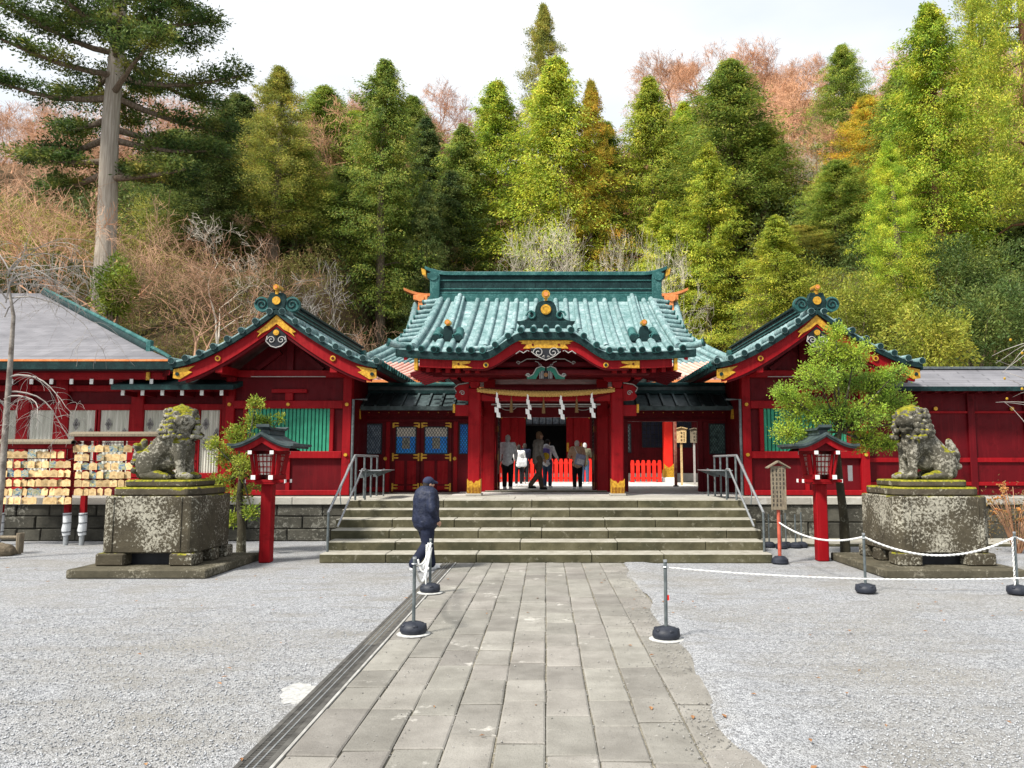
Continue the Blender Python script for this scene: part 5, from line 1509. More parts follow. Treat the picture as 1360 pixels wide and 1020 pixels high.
rp = thing('barrier_post', (x, 26.5, PZ), 'slim weathered red post beside the wooden notice inside the doorway', 'post')
MB().box(x - 0.045, x + 0.045, 26.45, 26.55, PZ, 3.3).build('shaft', surf('worn_red', (0.25, 0.05, 0.03), (0.42, 0.2, 0.14), 9, 0.7), rp, smooth=0)
MB().box(x - 0.08, x + 0.08, 26.42, 26.58, PZ, PZ + 0.05).build('foot', DSTEEL, rp, smooth=0)

# ================================================================ shrine office on the left
OY = 20.0
office = thing('shrine_office', (-14, OY, PZ), 'long red shrine office with curtained windows and grey shingle roof', 'building')
MB().box(-24, -8.15, OY, OY + 0.15, PZ, 4.2).build('front_wall', DRED, office, smooth=0)
MB().box(-24, -8.2, OY + 6, OY + 6.2, PZ, 4.2).build('rear_wall', DRED, office, smooth=0)
wz0, wz1 = vz(628, OY), vz(545, OY)
for u in (32, 82, 183, 304, -20):
    x = ux(u, OY, 580)
    MB().box(x - 0.16, x + 0.16, OY - 0.12, OY - 0.001, PZ, 4.0).build('post', RED, office, smooth=0, bevel=0.012)
CURT = surf('curtain_cloth', (0.40, 0.40, 0.34), (0.62, 0.61, 0.54), 2.0, 0.85, sc3=(5, 1, 0.4))
MOTIF = surf('curtain_motif', (0.16, 0.15, 0.15), (0.24, 0.23, 0.22), 20, 0.9)
def curtain_window(u0, u1, motif):
    x0, x1 = ux(u0, OY, 580), ux(u1, OY, 580)
    w = MB().box(x0, x1, OY - 0.03, OY - 0.004, wz0, wz1).build('window', BLACK, office, smooth=0)
    n = 40
    top = [(x0 + 0.02 + (x1 - x0 - 0.04) * k / n) for k in range(n + 1)]
    MB().sheet([[(x, OY - 0.05 - 0.016 * math.sin(k * 1.15), z) for k, x in enumerate(top)] for z in (wz0, wz1)]).build('curtain', CURT, w, smooth=60)
    for x in (x0, x1):
        MB().box(x - 0.022, x + 0.022, OY - 0.11, OY - 0.004, wz0, wz1).build('window_frame', RED, w, smooth=0)
    if motif:
        for fx, fz in ((0.3, 0.62), (0.3, 0.3), (0.82, 0.46)):
            cx_, cz_ = x0 + (x1 - x0) * fx, wz0 + (wz1 - wz0) * fz + 0.25
            mm = MB()
            for dx, dz, r_ in ((0, 0.09, .05), (0, -0.09, .05), (0.05, 0, .045), (-0.05, 0, .045), (0, 0, .04)):
                mm.add([(cx_ + dx - r_, OY - 0.071, cz_ + dz), (cx_ + dx, OY - 0.071, cz_ + dz - r_ * 1.5), (cx_ + dx + r_, OY - 0.071, cz_ + dz), (cx_ + dx, OY - 0.071, cz_ + dz + r_ * 1.5)], [(0, 1, 2, 3)])
            mm.build('printed_motif', MOTIF, w, smooth=0)
for u0, u1, mo in ((4, 27, 0), (34, 74, 0), (91, 129, 1), (133, 174, 1), (191, 222, 1), (226, 262, 1), (266, 294, 1)):
    curtain_window(u0, u1, mo)
MB().box(-24, -8.15, OY - 0.10, OY - 0.002, wz1, wz1 + 0.16).build('window_header', RED, office, smooth=0, bevel=0.01)
MB().box(-24, -8.15, OY - 0.10, OY - 0.002, wz0 - 0.14, wz0).build('window_sill', RED, office, smooth=0, bevel=0.01)
MB().box(-24, -8.15, OY - 0.09, OY - 0.002, vz(520, OY), vz(512, OY)).build('beam', RED, office, smooth=0, bevel=0.01)
# lower pent roof next to the wing
x0, x1 = ux(150, 19.2, 515), ux(312, 19.2, 515)
zp = vz(518, 19.2)
MB().add([(x0, 19.1, zp), (x1, 19.1, zp), (x1, OY - 0.002, zp + 0.22), (x0, OY - 0.002, zp + 0.22), (x0, 19.1, zp + 0.13), (x1, 19.1, zp + 0.13), (x1, OY - 0.002, zp + 0.35), (x0, OY - 0.002, zp + 0.35)],
         [(0, 3, 2, 1), (4, 5, 6, 7), (0, 1, 5, 4), (1, 2, 6, 5), (3, 0, 4, 7)]).build('pent_roof', TEALD, office, smooth=0)
wr = MB().box(-0.04, 0.04, -0.03, 0.0, -0.10, 0.03).mesh('rafter_end', WHITE)
for k in range(6):
    piece('rafter_end', wr, office, (ux(162 + k * 26.3, 19.3), 19.28, zp - 0.03))
    MB().box(ux(162 + k * 26.3, 19.3) - 0.04, ux(162 + k * 26.3, 19.3) + 0.04, 19.28, OY - 0.09, zp - 0.12, zp - 0.005).build('pent_rafter', DRED, office, smooth=0)
# main hipped roof
ey, ez = 18.9, vz(486, 18.9)
cxr = ux(226, 18.9, 486)
def oroof():
    g_ = MB()
    T = [(0, 0), (0.8, 0.29), (2.0, 0.78), (4.0, 1.6), (6.5, 2.62), (9.2, 3.72)]
    rows = []
    for t, dz in T:
        rows.append([(x, ey + t, ez + 0.16 + dz) for x in [-30 + (cxr - t * 1.02 + 30) * k / 3 for k in range(4)]])
    g_.sheet(rows, 0.12)
    o = g_.build('roof', SHINGLE, office, smooth=0)
    uvl = o.data.uv_layers.new(name='UVMap')
    for lp in o.data.loops:
        co = o.data.vertices[lp.vertex_index].co
        uvl.data[lp.index].uv = (co.x, math.hypot(co.y, co.z) if co.z > 0 else co.y)
    gw = MB()
    for (t0, d0), (t1, d1) in zip(T, T[1:]):
        p0, p1 = (cxr - t0 * 1.02, ey + t0), (cxr - t1 * 1.02, ey + t1)
        gw.add([(p0[0], p0[1], 4.0), (p1[0], p1[1], 4.0), (p1[0], p1[1], ez + 0.1 + d1), (p0[0], p0[1], ez + 0.1 + d0)], [(0, 1, 2, 3)])
    gw.build('gable_wall', DRED, office, smooth=0)
    return T
T = oroof()
MB().box(-30, cxr + 0.04, ey - 0.03, ey + 0.3, ez + 0.115, ez + 0.165).build('eave_copper_strip', ORANGE, office, smooth=0)
MB().box(-30, cxr + 0.02, ey - 0.018, ey + 0.3, ez - 0.09, ez + 0.1135).build('eave_fascia', TEALD, office, smooth=0, bevel=0.01)
MB().box(-30, cxr - 0.25, ey + 0.25, OY - 0.002, ez - 0.12, ez - 0.06).build('soffit', DRED, office, smooth=0)
MB().box(-30, cxr - 0.3, ey + 0.35, ey + 0.47, ez - 0.30, ez - 0.125).build('eave_board', RED, office, smooth=0)
for k in range(12):
    piece('rafter_end', wr, office, (ux(124 + (k - 8) * 26.5, 19.3, 505), ey + 0.34, ez - 0.32))
hp = [(cxr - t * 1.02, ey + t, ez + 0.16 + dz) for t, dz in T]
def lerp_h(t):
    for (t0, d0), (t1, d1) in zip(T, T[1:]):
        if t <= t1:
            return d0 + (d1 - d0) * (t - t0) / (t1 - t0)
    return T[-1][1]
tl = np.linspace(1.05, 9.1, 16)
for dz_, rr, mt in ((0.04, 0.12, TEALD), (0.18, 0.06, TEALM)):
    MB().tube([(cxr - t * 1.02, ey + t, ez + 0.16 + lerp_h(t) + dz_) for t in tl], rr, 8).build('hip_ridge', mt, office, smooth=50)
MB().box(cxr - 1.12, cxr - 0.98, ey + 0.92, ey + 1.08, ez + 0.45, ez + 0.80).build('hip_end_tile', TEALM, office, smooth=0, bevel=0.02)
MB().tube([(cxr, ey, ez + 0.2), (cxr - 0.5, ey + 0.5, ez + 0.42), (cxr - 0.95, ey + 0.93, ez + 0.60)], 0.05, 6).build('hip_edge', TEALM, office, smooth=50)
MB().box(ux(196, 19.3) - 0.05, ux(196, 19.3) + 0.04, 19.2, 19.3, ez - 0.32, ez - 0.10).build('gilt_beam_cap', GOLD, office, smooth=0)

# ================================================================ plain red corridor hall on the right
rc = thing('side_corridor', (12, 19.9, PZ), 'plain red walled corridor with grey shingle roof beside the right wing', 'corridor')
MB().box(8.15, 20, 19.9, 20.05, PZ, 4.0).build('wall', DRED, rc, smooth=0)
ztop = vz(514, 19.3); zr = vz(490, 20.3)
sh_o = MB().sheet([[(x, y, z) for x in (8.6, 20)] for y, z in ((19.3, ztop), (20.3, zr))], 0.05).build('roof', SHINGLE, rc, smooth=0)
sh2 = MB().sheet([[(x, y, z) for x in (8.6, 20)] for y, z in ((20.3, zr), (21.3, ztop))], 0.05).build('back_roof', SHINGLE, rc, smooth=0)
for o in (sh_o, sh2):
    uvl = o.data.uv_layers.new(name='UVMap')
    for lp in o.data.loops:
        co = o.data.vertices[lp.vertex_index].co
        uvl.data[lp.index].uv = (co.x * 0.3, co.y)
MB().box(8.6, 20, 19.27, 19.36, ztop - 0.10, ztop + 0.012).build('eave_fascia', TEALD, rc, smooth=0)
MB().box(8.6, 20, 20.2, 20.4, zr - 0.02, zr + 0.05).build('ridge', DSTEEL, rc, smooth=0, bevel=0.01)
MB().box(8.6, 20, 19.5, 19.9, ztop - 0.09, ztop - 0.05).build('soffit', DRED, rc, smooth=0)
for u in (1290, 1365, 1220):
    x = ux(u, 19.9, 580)
    MB().box(x - 0.09, x + 0.09, 19.83, 19.899, PZ, 3.7).build('post', DRED, rc, smooth=0, bevel=0.01)
for v0, v1 in ((608, 614), (640, 645), (546, 549)):
    MB().box(8.2, 20, 19.85, 19.9, vz(v1, 19.9), vz(v0, 19.9)).build('rail', RED, rc, smooth=0, bevel=0.008)
for u in (1241, 1342):
    MB().disc((ux(u, 19.9, 543), 19.84, vz(543, 19.9)), 0.05, 0.04, 12).build('gilt_nail_cover', GOLD, rc)
rk = MB().box(-0.03, 0.03, 0, 0.4, -0.05, 0.0).mesh('rafter', DRED)
for k in range(16):
    piece('rafter', rk, rc, (8.8 + k * 0.36, 19.38, ztop - 0.09))
# ================================================================ stone guardian pedestals and lion dogs
def pedestal(s, label):
    p = thing('stone_pedestal', (s * 6.6, 13.7, 0), label, 'pedestal')
    X = lambda a, b: (min(s * a, s * b), max(s * a, s * b))
    x0, x1 = X(5.42, 7.66)
    MB().box(x0, x1, 12.5, 14.9, 0, 0.145).build('base_slab', CAPSTONE2, p, smooth=0, bevel=0.02)
    for a, b, c, d in ((5.82, 6.22, 12.90, 13.3), (6.96, 7.44, 12.90, 13.3), (5.80, 6.1, 13.62, 13.9), (5.80, 6.2, 14.2, 14.5), (6.95, 7.42, 14.2, 14.5)):
        q0, q1 = X(a, b)
        MB().box(q0, q1, c, d, 0.145, 0.145 + 0.205).build('foot_stone', PEDSTONE, p, smooth=0, bevel=0.025)
    MB().box(*X(6.0, 7.2), 13.15, 14.3, 0.145, 0.348).build('core', BLACK, p, smooth=0)  # black block standing in for the shade between the foot stones
    def octa(xa, xb, ya, yb, ch, z0, z1, nm, mt, bev=0.02):
        xa, xb = X(xa, xb)
        poly = [(xa + ch, ya), (xb - ch, ya), (xb, ya + ch), (xb, yb - ch), (xb - ch, yb), (xa + ch, yb), (xa, yb - ch), (xa, ya + ch)]
        return MB().prismz(poly, z0, z1).build(nm, mt, p, smooth=0, bevel=bev)
    b = octa(5.83, 7.40, 12.95, 14.45, 0.10, 0.35, 1.285, 'body', PEDSTONE)
    for xx in (6.07, 7.20):                  # raised corner strips
        MB().box(s * xx - 0.012, s * xx + 0.012, 12.935, 12.96, 0.37, 1.27).build('corner_strip', PEDSTONE, b, smooth=0, bevel=0.006)
    octa(5.88, 7.32, 13.0, 14.4, 0.15, 1.288, 1.43, 'cap_slab', CAPSTONE, 0.025)
    octa(6.03, 7.18, 13.12, 14.25, 0.10, 1.433, 1.55, 'upper_slab', CAPSTONE, 0.025)
    return p
CAPSTONE2 = lichen('damp_base_stone', (0.05, 0.045, 0.03), (0.13, 0.115, 0.08), (0.24, 0.22, 0.17), 0.45, 0.0, 20)
pedestal(-1, 'lichened stone pedestal carrying the lion dog with closed mouth, by the plaque racks')
pedestal(1, 'lichened stone pedestal carrying the open-mouthed lion dog, behind the rope')

def lion_dog(loc, sx, turn, open_mouth, label):
    root = thing('lion_dog_statue', loc, label, 'statue', 'stone lion dogs flanking the path')
    rr = random.Random(4 if sx > 0 else 9)
    m = MB()
    V = lambda x, y, z: (x * sx, y, z)
    def E(c, r, rot=None): m.ell(V(*c), r, rot)
    def C(a, ra, b, rb): m.cap(V(*a), ra, V(*b), rb)
    for q in (-1, 1):
        E((-.27, q * .17, .27), (.21, .13, .26))
        C((-.30, q * .19, .08), .085, (-.05, q * .21, .075), .085)
        E((.02, q * .21, .06), (.12, .09, .065))
        C((.26, q * .16, .62), .125, (.29, q * .17, .30), .085)
        C((.29, q * .17, .30), .085, (.31, q * .17, .10), .075)
        E((.36, q * .17, .065), (.14, .10, .07))
        for t in (-.05, 0, .05):
            E((.46, q * .17 + t, .05), (.05, .03, .045))
            E((.11, q * .21 + t, .045), (.045, .028, .04))
    C((-.24, 0, .34), .25, (-.05, 0, .58), .23)
    C((-.05, 0, .58), .23, (.14, 0, .78), .24)
    E((.20, 0, .62), (.19, .24, .32))
    E((-.05, 0, .30), (.25, .17, .16))
    # tail: upright curled flame
    C((-.46, 0, .10), .09, (-.50, 0, .42), .12)
    C((-.50, 0, .42), .12, (-.44, 0, .66), .06)
    for k in range(7):
        E((-.50 + rr.uniform(-.06, .05), rr.choice((-.09, .09, 0)), .16 + k * .07), (.07, .07, .06))
    # mane round the neck in rows of curls
    E((.13, 0, .86), (.25, .25, .22))
    hd = Vector((.20, 0, 1.03))
    f = Vector((math.cos(R(turn)), -math.sin(R(turn)), 0))
    l = Vector((-f.y, f.x, 0))
    up = Vector((0, 0, 1))
    hk = 1.22
    def H(a, b, c):
        p = hd + (f * a + l * b + up * c) * hk
        return (p.x, p.y, p.z)
    _E = E
    def E(c, r, rot=None): _E(c, tuple(v * (hk if Vector(c).z > .82 else 1.0) for v in r), rot)
    E(hd, (.205, .205, .19))
    E(H(.02, 0, .08), (.20, .2, .15))
    E(H(.15, 0, .0), (.14, .15, .11))          # muzzle
    rot = Matrix.Rotation(math.atan2(f.y, f.x * sx) if False else 0, 3, 'Z')
    E(H(.22, 0, .045), (.07, .08, .05))        # nose
    for q in (-1, 1):
        E(H(.24, q * .05, .04), (.035, .035, .03))
        E(H(.155, q * .10, .115), (.05, .05, .045))   # brow
        E(H(.19, q * .085, .085), (.03, .03, .03))
        E(H(.17, q * .10, -.01), (.06, .055, .05))    # cheek
        E(H(-.02, q * .20, .10), (.05, .05, .08))     # ear
    if open_mouth:
        C(H(.05, 0, -.15), .09, H(.19, 0, -.145), .065)
        for q in (-1, 1):
            C(H(.10, q * .09, -.13), .035, H(.22, q * .05, -.12), .03)
    else:
        C(H(.06, 0, -.10), .10, H(.18, 0, -.085), .085)
        for k in range(-2, 3):
            E(H(.235, k * .035, -.05), (.022, .022, .025))
    E(H(-.02, 0, .20), (.05, .05, .05))
    for ring, (rad, z, n, a0, a1, s_) in enumerate(((.235, -.01, 15, 52, 308, .043), (.255, -.085, 17, 46, 314, .045), (.27, -.16, 19, 40, 320, .046), (.28, -.235, 21, 20, 340, .046), (.225, .07, 13, 62, 298, .042), (.19, .14, 10, 75, 285, .04))):
        for k in range(n):
            a = R(a0 + (a1 - a0) * k / (n - 1))
            d = f * math.cos(a) + l * math.sin(a)
            p = hd + d * rad * hk * (0.9 if ring == 2 else .95) + up * z * hk + Vector((-0.03 if ring == 2 else 0, 0, 0))
            p = p + Vector((rr.uniform(-.014, .014), rr.uniform(-.014, .014), rr.uniform(-.018, .018)))
            E((p.x, p.y, p.z), (s_, s_, s_))
    for k in range(9):                        # chest curls and spine ridge
        E((.36 + rr.uniform(-.04, .02), rr.uniform(-.14, .14), .50 + rr.uniform(-.12, .25)), (.05, .05, .06))
    for k in range(6):
        t = k / 5
        E((-.35 + .38 * t, 0, .52 + .36 * t), (.06, .04, .05))
    blob('body', m, STATUE, root, voxel=0.011, smooth=1, disp=0.012)
    return root
lion_dog((-6.66, 13.62, 1.548), 1, 48, False, 'moss-topped stone lion dog with closed mouth on the pedestal by the plaque racks')
lion_dog((6.68, 13.62, 1.548), -1, 35, True, 'moss-collared stone lion dog with open mouth on the pedestal behind the rope')

# ================================================================ red post lanterns
def lantern(loc, label):
    x, y = loc.x, loc.y
    t = thing('post_lantern', (x, y, 0), label, 'lantern', 'red post lanterns beside the steps')
    MB().box(x - 0.105, x + 0.105, y - 0.105, y + 0.105, 0, 1.50).build('post', RED, t, smooth=0, bevel=0.018)
    MB().prismz([(x - .2, y - .2), (x + .2, y - .2), (x + .2, y + .2), (x - .2, y + .2)], 1.44, 1.53).build('tray', RED, t, smooth=0, bevel=0.01)
    for d in (-1, 1):
        MB().box(x + d * 0.16 - 0.045, x + d * 0.16 + 0.045, y - 0.36, y + 0.36, 1.531, 1.62).build('crossbar', RED, t, smooth=0, bevel=0.006)
        MB().box(x - 0.36, x + 0.36, y + d * 0.16 - 0.045, y + d * 0.16 + 0.045, 1.475, 1.528).build('crossbar', RED, t, smooth=0, bevel=0.006)
        for e in (-1, 1):
            MB().box(x + d * 0.16 - 0.04, x + d * 0.16 + 0.04, y + e * 0.362 - 0.008, y + e * 0.362 + 0.008, 1.536, 1.614).build('white_end', WHITE, t, smooth=0)
            MB().box(x + e * 0.362 - 0.008, x + e * 0.362 + 0.008, y + d * 0.16 - 0.04, y + d * 0.16 + 0.04, 1.468, 1.532).build('white_end', WHITE, t, smooth=0)
    # flaring lamp box: pale paper behind a red grid
    z0, z1, a, b = 1.622, 2.0, 0.205, 0.255
    bx = MB()
    q = [(-1, -1), (1, -1), (1, 1), (-1, 1)]
    vv = [(x + i * (a - .02), y + j * (a - .02), z0) for i, j in q] + [(x + i * (b - .02), y + j * (b - .02), z1) for i, j in q]
    bx.add(vv, [(0, 1, 5, 4), (1, 2, 6, 5), (2, 3, 7, 6), (3, 0, 4, 7)])
    pane = bx.build('paper_pane', CREAM, t, smooth=0)
    for i, j in q:
        MB().tube([(x + i * a, y + j * a, z0), (x + i * b, y + j * b, z1)], 0.034, 4).build('corner_post', RED, t, smooth=0)
    for k in range(4):
        ang = k * PI / 2
        rot = Matrix.Rotation(ang, 3, 'Z')
        def L(px, pz):
            w = a + (b - a) * (pz - z0) / (z1 - z0)
            v_ = rot @ Vector((px * w, -w, 0))
            return (x + v_.x, y + v_.y, pz)
        for fx in (-0.45, 0.0 - 0.15, 0.15, 0.45):
            MB().tube([L(fx, z0), L(fx, z1)], 0.009, 4).build('grid_bar', RED, t, smooth=0)
        for fz in (0.12, 0.38, 0.64, 0.9):
            zz = z0 + (z1 - z0) * fz
            MB().tube([L(-.8, zz), L(.8, zz)], 0.009, 4).build('grid_bar', RED, t, smooth=0)
        for fx in (-.68, .68):
            MB().tube([L(fx, z0), L(fx, z1)], 0.032, 4).build('side_stile', RED, t, smooth=0)
    for d in (-1, 1):
        MB().box(x + d * 0.2 - 0.03, x + d * 0.2 + 0.03, y - 0.46, y + 0.46, 2.0, 2.06).build('plate_beam', RED, t, smooth=0)
        for e in (-1, 1):
            MB().box(x + d * 0.2 - 0.034, x + d * 0.2 + 0.034, y + e * 0.462 - .006, y + e * 0.462 + .006, 1.998, 2.064).build('white_end', WHITE, t, smooth=0)
    # curved gable roof, gable towards the court
    N = 12
    prof = [((-1 + 2 * k / (2 * N)) * 0.60, 0) for k in range(2 * N + 1)]
    def rz_(u): return 2.10 + 0.26 * (1 - abs(u)) ** 1.5 + 0.05 * abs(u) ** 4
    us = [-1 + k / N for k in range(2 * N + 1)]
    tp = [(x + 0.60 * u, rz_(u)) for u in us]
    MB().band([(p, z + 0.045) for p, z in tp], [(p, z) for p, z in tp], y - 0.50, y + 0.62).build('roof', DKROOF, t, smooth=30)
    MB().band([(p, z - 0.001) for p, z in tp[1:-1]], [(p, z - 0.035) for p, z in tp[1:-1]], y - 0.47, y + 0.58).build('roof_layer', DKROOF, t, smooth=30)
    MB().band([(p, z - 0.036) for p, z in tp[2:-2]], [(p, max(2.06, z - 0.15)) for p, z in tp[2:-2]], y - 0.43, y - 0.39).build('gable_board', RED, t, smooth=30)
    MB().prism([(x - .45, 2.062), (x + .45, 2.062), (x + .2, 2.2), (x, 2.3), (x - .2, 2.2)], y - 0.36, y + 0.45).build('gable_fill', DRED, t, smooth=0)
    MB().box(x - 0.085, x + 0.085, y - 0.30, y + 0.56, 2.36, 2.46).build('ridge', DKROOF, t, smooth=0, bevel=0.01)
    MB().prismx([(y - 0.42, 2.50), (y - 0.30, 2.455), (y + 0.5, 2.455), (y + 0.66, 2.50), (y + 0.66, 2.54), (y + 0.48, 2.495), (y - 0.28, 2.495), (y - 0.42, 2.55)], x - 0.12, x + 0.12).build('ridge_cap', DKROOF, t, smooth=0)
    return t
lantern(gnd(353, 747), 'red post lantern with dark roof in front of the left wing beside the small shrub')
lantern(gnd(1092, 745), 'red post lantern with dark roof under the leafy tree beside the signboard')

# ================================================================ stanchions and ropes
SAUCER = surf('scuffed_white_plastic', (0.34, 0.34, 0.33), (0.55, 0.55, 0.53), 20, 0.6)
def stanchion(pos, h, label, ring=True, r=0.145, group='rope stanchions in the forecourt'):
    t = thing('stanchion', (pos.x, pos.y, 0), label, 'stanchion', group)
    z0 = 0.026 if abs(pos.x) < 1.8 else 0.002
    t.location.z = z0
    c = (0, 0, 0)
    if ring:
        MB().lathe([(0.0, 0), (r * 1.22, 0.0), (r * 1.24, 0.010), (r * 1.05, 0.018), (0.0, 0.018)], c, 28).build('white_saucer', SAUCER, t, local=True)
    MB().lathe([(r * 0.9, 0.018), (r, 0.045), (r * 0.97, 0.085), (r * 0.78, 0.118), (r * 0.42, 0.135), (0.03, 0.138)], c, 26).build('base', RUBBER, t, local=True)
    for k in range(5):
        a = k * 2 * PI / 5
        MB().cbox((math.cos(a) * r * 0.82, math.sin(a) * r * 0.82, 0.10), (0.035, 0.05, 0.035), Matrix.Rotation(a, 3, 'Z')).build('base_rib', RUBBER, t, local=True, bevel=0.008)
    MB().tube([(0, 0, 0.13), (0, 0, h)], 0.0185, 10).build('pole', DSTEEL, t, local=True)
    MB().tube([(0, 0, h - 0.01), (0, 0, h + 0.012)], 0.021, 10).build('pole_cap', STEEL, t, local=True)
    MB().tube([(0.03 * math.cos(a), 0.03 * math.sin(a), h - 0.06) for a in np.linspace(0, 2 * PI, 9)], 0.006, 5, caps=False).build('rope_ring', STEEL, t, local=True)
    return t
S1, S2, S3, S4, S5 = gnd(549, 846), gnd(571, 790), gnd(885, 853), gnd(1150, 788), gnd(1352, 790)
stanchion(S1, 0.80, 'rope stanchion with black dome base standing beside the drain on the path')
stanchion(S2, 0.74, 'rope stanchion draped with loops of white rope beside the drain')
stanchion(S3, 0.80, 'rope stanchion at the right edge of the stone path')
stanchion(S4, 0.83, 'rope stanchion in front of the open-mouthed lion dog', ring=False)
stanchion(S5, 0.86, 'rope stanchion with a hanging white chain, right of the open-mouthed lion dog', ring=False)
MB().box(S3.x + 0.018, S3.x + 0.034, S3.y - 0.015, S3.y + 0.015, 0.40, 0.45).build('red_tape', VRED, None).name = 'red_tape'
bpy.data.objects['red_tape'].parent = [o for o in bpy.data.objects if o.name.startswith('stanchion') and abs(o.location.x - S3.x) < 1e-4][0]
bpy.data.objects['red_tape'].location = (-S3.x, -S3.y, 0)
def hang(a, b, drop, n=40):
    return [a.lerp(b, k / n) - Vector((0, 0, drop * 4 * (k / n) * (1 - k / n))) for k in range(n + 1)]
def twisted(name, pts, r, label):
    t = thing(name, pts[0], label, 'rope')
    # resample finely and twist two strands round the line
    fine = []
    for a, b in zip(pts, pts[1:]):
        L = (b - a).length
        m_ = max(1, int(L / 0.016))
        fine += [a.lerp(b, k / m_) for k in range(m_)]
    for ph in (0, PI):
        pp_ = [p + Vector((0, math.cos(ph + i * 0.9), math.sin(ph + i * 0.9))) * r * 0.5 for i, p in enumerate(fine)]
        MB().tube(pp_, r * 0.72, 5).build('strand', ROPE, t, smooth=60)
    return t
SG = gnd(1036, 749)
twisted('white_rope', hang(Vector((SG.x, SG.y - 0.03, vz(694, SG.y))), Vector((S4.x, S4.y, 0.79)), 0.16), 0.014, 'white rope hung from the signboard to the stanchion before the lion dog')
twisted('white_rope', hang(Vector((S4.x, S4.y, 0.79)), Vector((S5.x, S5.y, 0.80)), 0.26), 0.014, 'white rope sagging between the two stanchions before the open-mouthed lion dog')
twisted('white_rope', hang(Vector((S5.x, S5.y, 0.80)), Vector((S5.x + 1.9, S5.y + 0.1, 0.80)), 0.2), 0.014, 'white rope running on from the stanchion with the hanging chain')
far = Vector((6.6, 8.1, 0.76))
twisted('white_rope', hang(Vector((S3.x, S3.y, 0.76)), far, 0.12), 0.008, 'thin white rope stretched low across the gravel from the path edge stanchion')
stanchion(Vector((6.6, 8.1, 0)), 0.8, 'rope stanchion at the far end of the thin white rope over the gravel', ring=True)
# hanging chain on S5
ch = thing('white_chain', (S5.x - 0.06, S5.y - 0.03, 0.0), 'white chain hanging straight down a stanchion beside the lion dog', 'chain')
lk = MB().tube([(0.012 * math.cos(a), 0, 0.022 * math.sin(a)) for a in np.linspace(0, 2 * PI, 11)], 0.005, 5, caps=False).mesh('link', ROPE)
for k in range(22):
    piece('link', lk, ch, (S5.x - 0.05, S5.y - 0.03, 0.06 + k * 0.034), (0, 0, (k % 2) * PI / 2))
# loops of rope over S2
lp_ = thing('rope_loops', (S2.x, S2.y, 0.7), 'white rope looped between the two stanchions beside the drain', 'rope')
for a, b, d in ((Vector((S1.x, S1.y, 0.77)), Vector((S2.x, S2.y, 0.72)), 0.35), (Vector((S1.x, S1.y + .02, 0.77)), Vector((S2.x, S2.y, 0.70)), 0.12), (Vector((S2.x - 0.03, S2.y, 0.72)), Vector((S2.x - 0.16, S2.y - 0.1, 0.5)), 0.22), (Vector((S2.x - 0.16, S2.y - 0.1, 0.5)), Vector((S2.x + 0.02, S2.y - 0.05, 0.66)), 0.25)):
    if a.y == S1.y or a.y == S1.y + .02:
        a = a.lerp(b, 0.0)
    MB().tube(hang(a, b, d, 24), 0.014, 6).build('loop', ROPE, lp_, smooth=60)
MB().tube([(S2.x - 0.05, S2.y - 0.05, 0.70 - k * 0.06) for k in range(11)], 0.012, 6).build('loose_end', ROPE, lp_, smooth=60)

# stored stanchion bases behind the signboard
for k, (u, v, tilt) in enumerate(((1021, 727, 0), (1032, 723, 0), (1049, 722, 0), (1057, 728, 0), (1071, 721, 0), (1079, 724, 0), (1038, 729, 0))):
    g_ = gnd(u, v, 0.07)
    zs = 0.072
    if g_.y < 17.4:
        g_ = gnd(u, v)
        g_.y = min(g_.y, 17.03)
        zs = 0.002
    t = thing('stored_stanchion', (g_.x, g_.y, zs), 'black stanchion stored against the stone wall behind the signboard', 'stanchion', 'stanchions stored by the right wall')
    MB().lathe([(0.11, 0), (0.13, 0.03), (0.125, 0.08), (0.08, 0.12), (0.02, 0.13)], (0, 0, 0), 18).build('base', RUBBER, t, local=True)
    MB().tube([(0, 0, 0.12), (0, 0, 0.72 + 0.02 * (k % 3))], 0.017, 8).build('pole', DSTEEL, t, local=True)

# wooden signboard on a red pole
sb = thing('signboard', (SG.x, SG.y, 0), 'narrow weathered wooden signboard with small roof on a red pole by the steps', 'signboard')
D = SG.y
MB().lathe([(0.13, 0.0), (0.155, 0.03), (0.145, 0.09), (0.09, 0.14), (0.03, 0.15)], (SG.x, D, 0), 22).build('base', RUBBER, sb)
MB().tube([(SG.x, D, 0.14), (SG.x, D, 1.1)], 0.032, 10).build('pole', surf('faded_red_pole', (0.30, 0.05, 0.03), (0.45, 0.10, 0.06), 9, 0.6), sb)
zb, zt = vz(677, D), vz(621, D)
MB().box(SG.x - 0.14, SG.x + 0.14, D - 0.06, D - 0.034, zb, zt + 0.03).build('board', WOODW, sb, smooth=0, bevel=0.004)
for s in (-1, 1):
    MB().cbox((SG.x + s * 0.105, D - 0.04, zt + 0.055), (0.25, 0.15, 0.022), Matrix.Rotation(s * R(30), 3, 'Y')).build('roof_board', WOODW, sb, smooth=0)
ink = MB()
r_ = random.Random(8)
for cxx in (-0.10, -0.035, 0.03, 0.095):
    n_ = 9 if cxx < 0.09 else 5
    for k in range(n_):
        z = zt - 0.04 - k * 0.078
        for q in range(3):
            w_ = r_.uniform(0.010, 0.018)
            ink.box(SG.x + cxx - w_, SG.x + cxx + w_, D - 0.0635, D - 0.061, z - q * 0.018, z - q * 0.018 + 0.006)
        xx = SG.x + cxx + r_.uniform(-.006, .006)
        ink.box(xx - 0.003, xx + 0.003, D - 0.064, D - 0.0612, z - 0.045, z + 0.01)
ink.build('lettering', BLACK, sb, smooth=0)

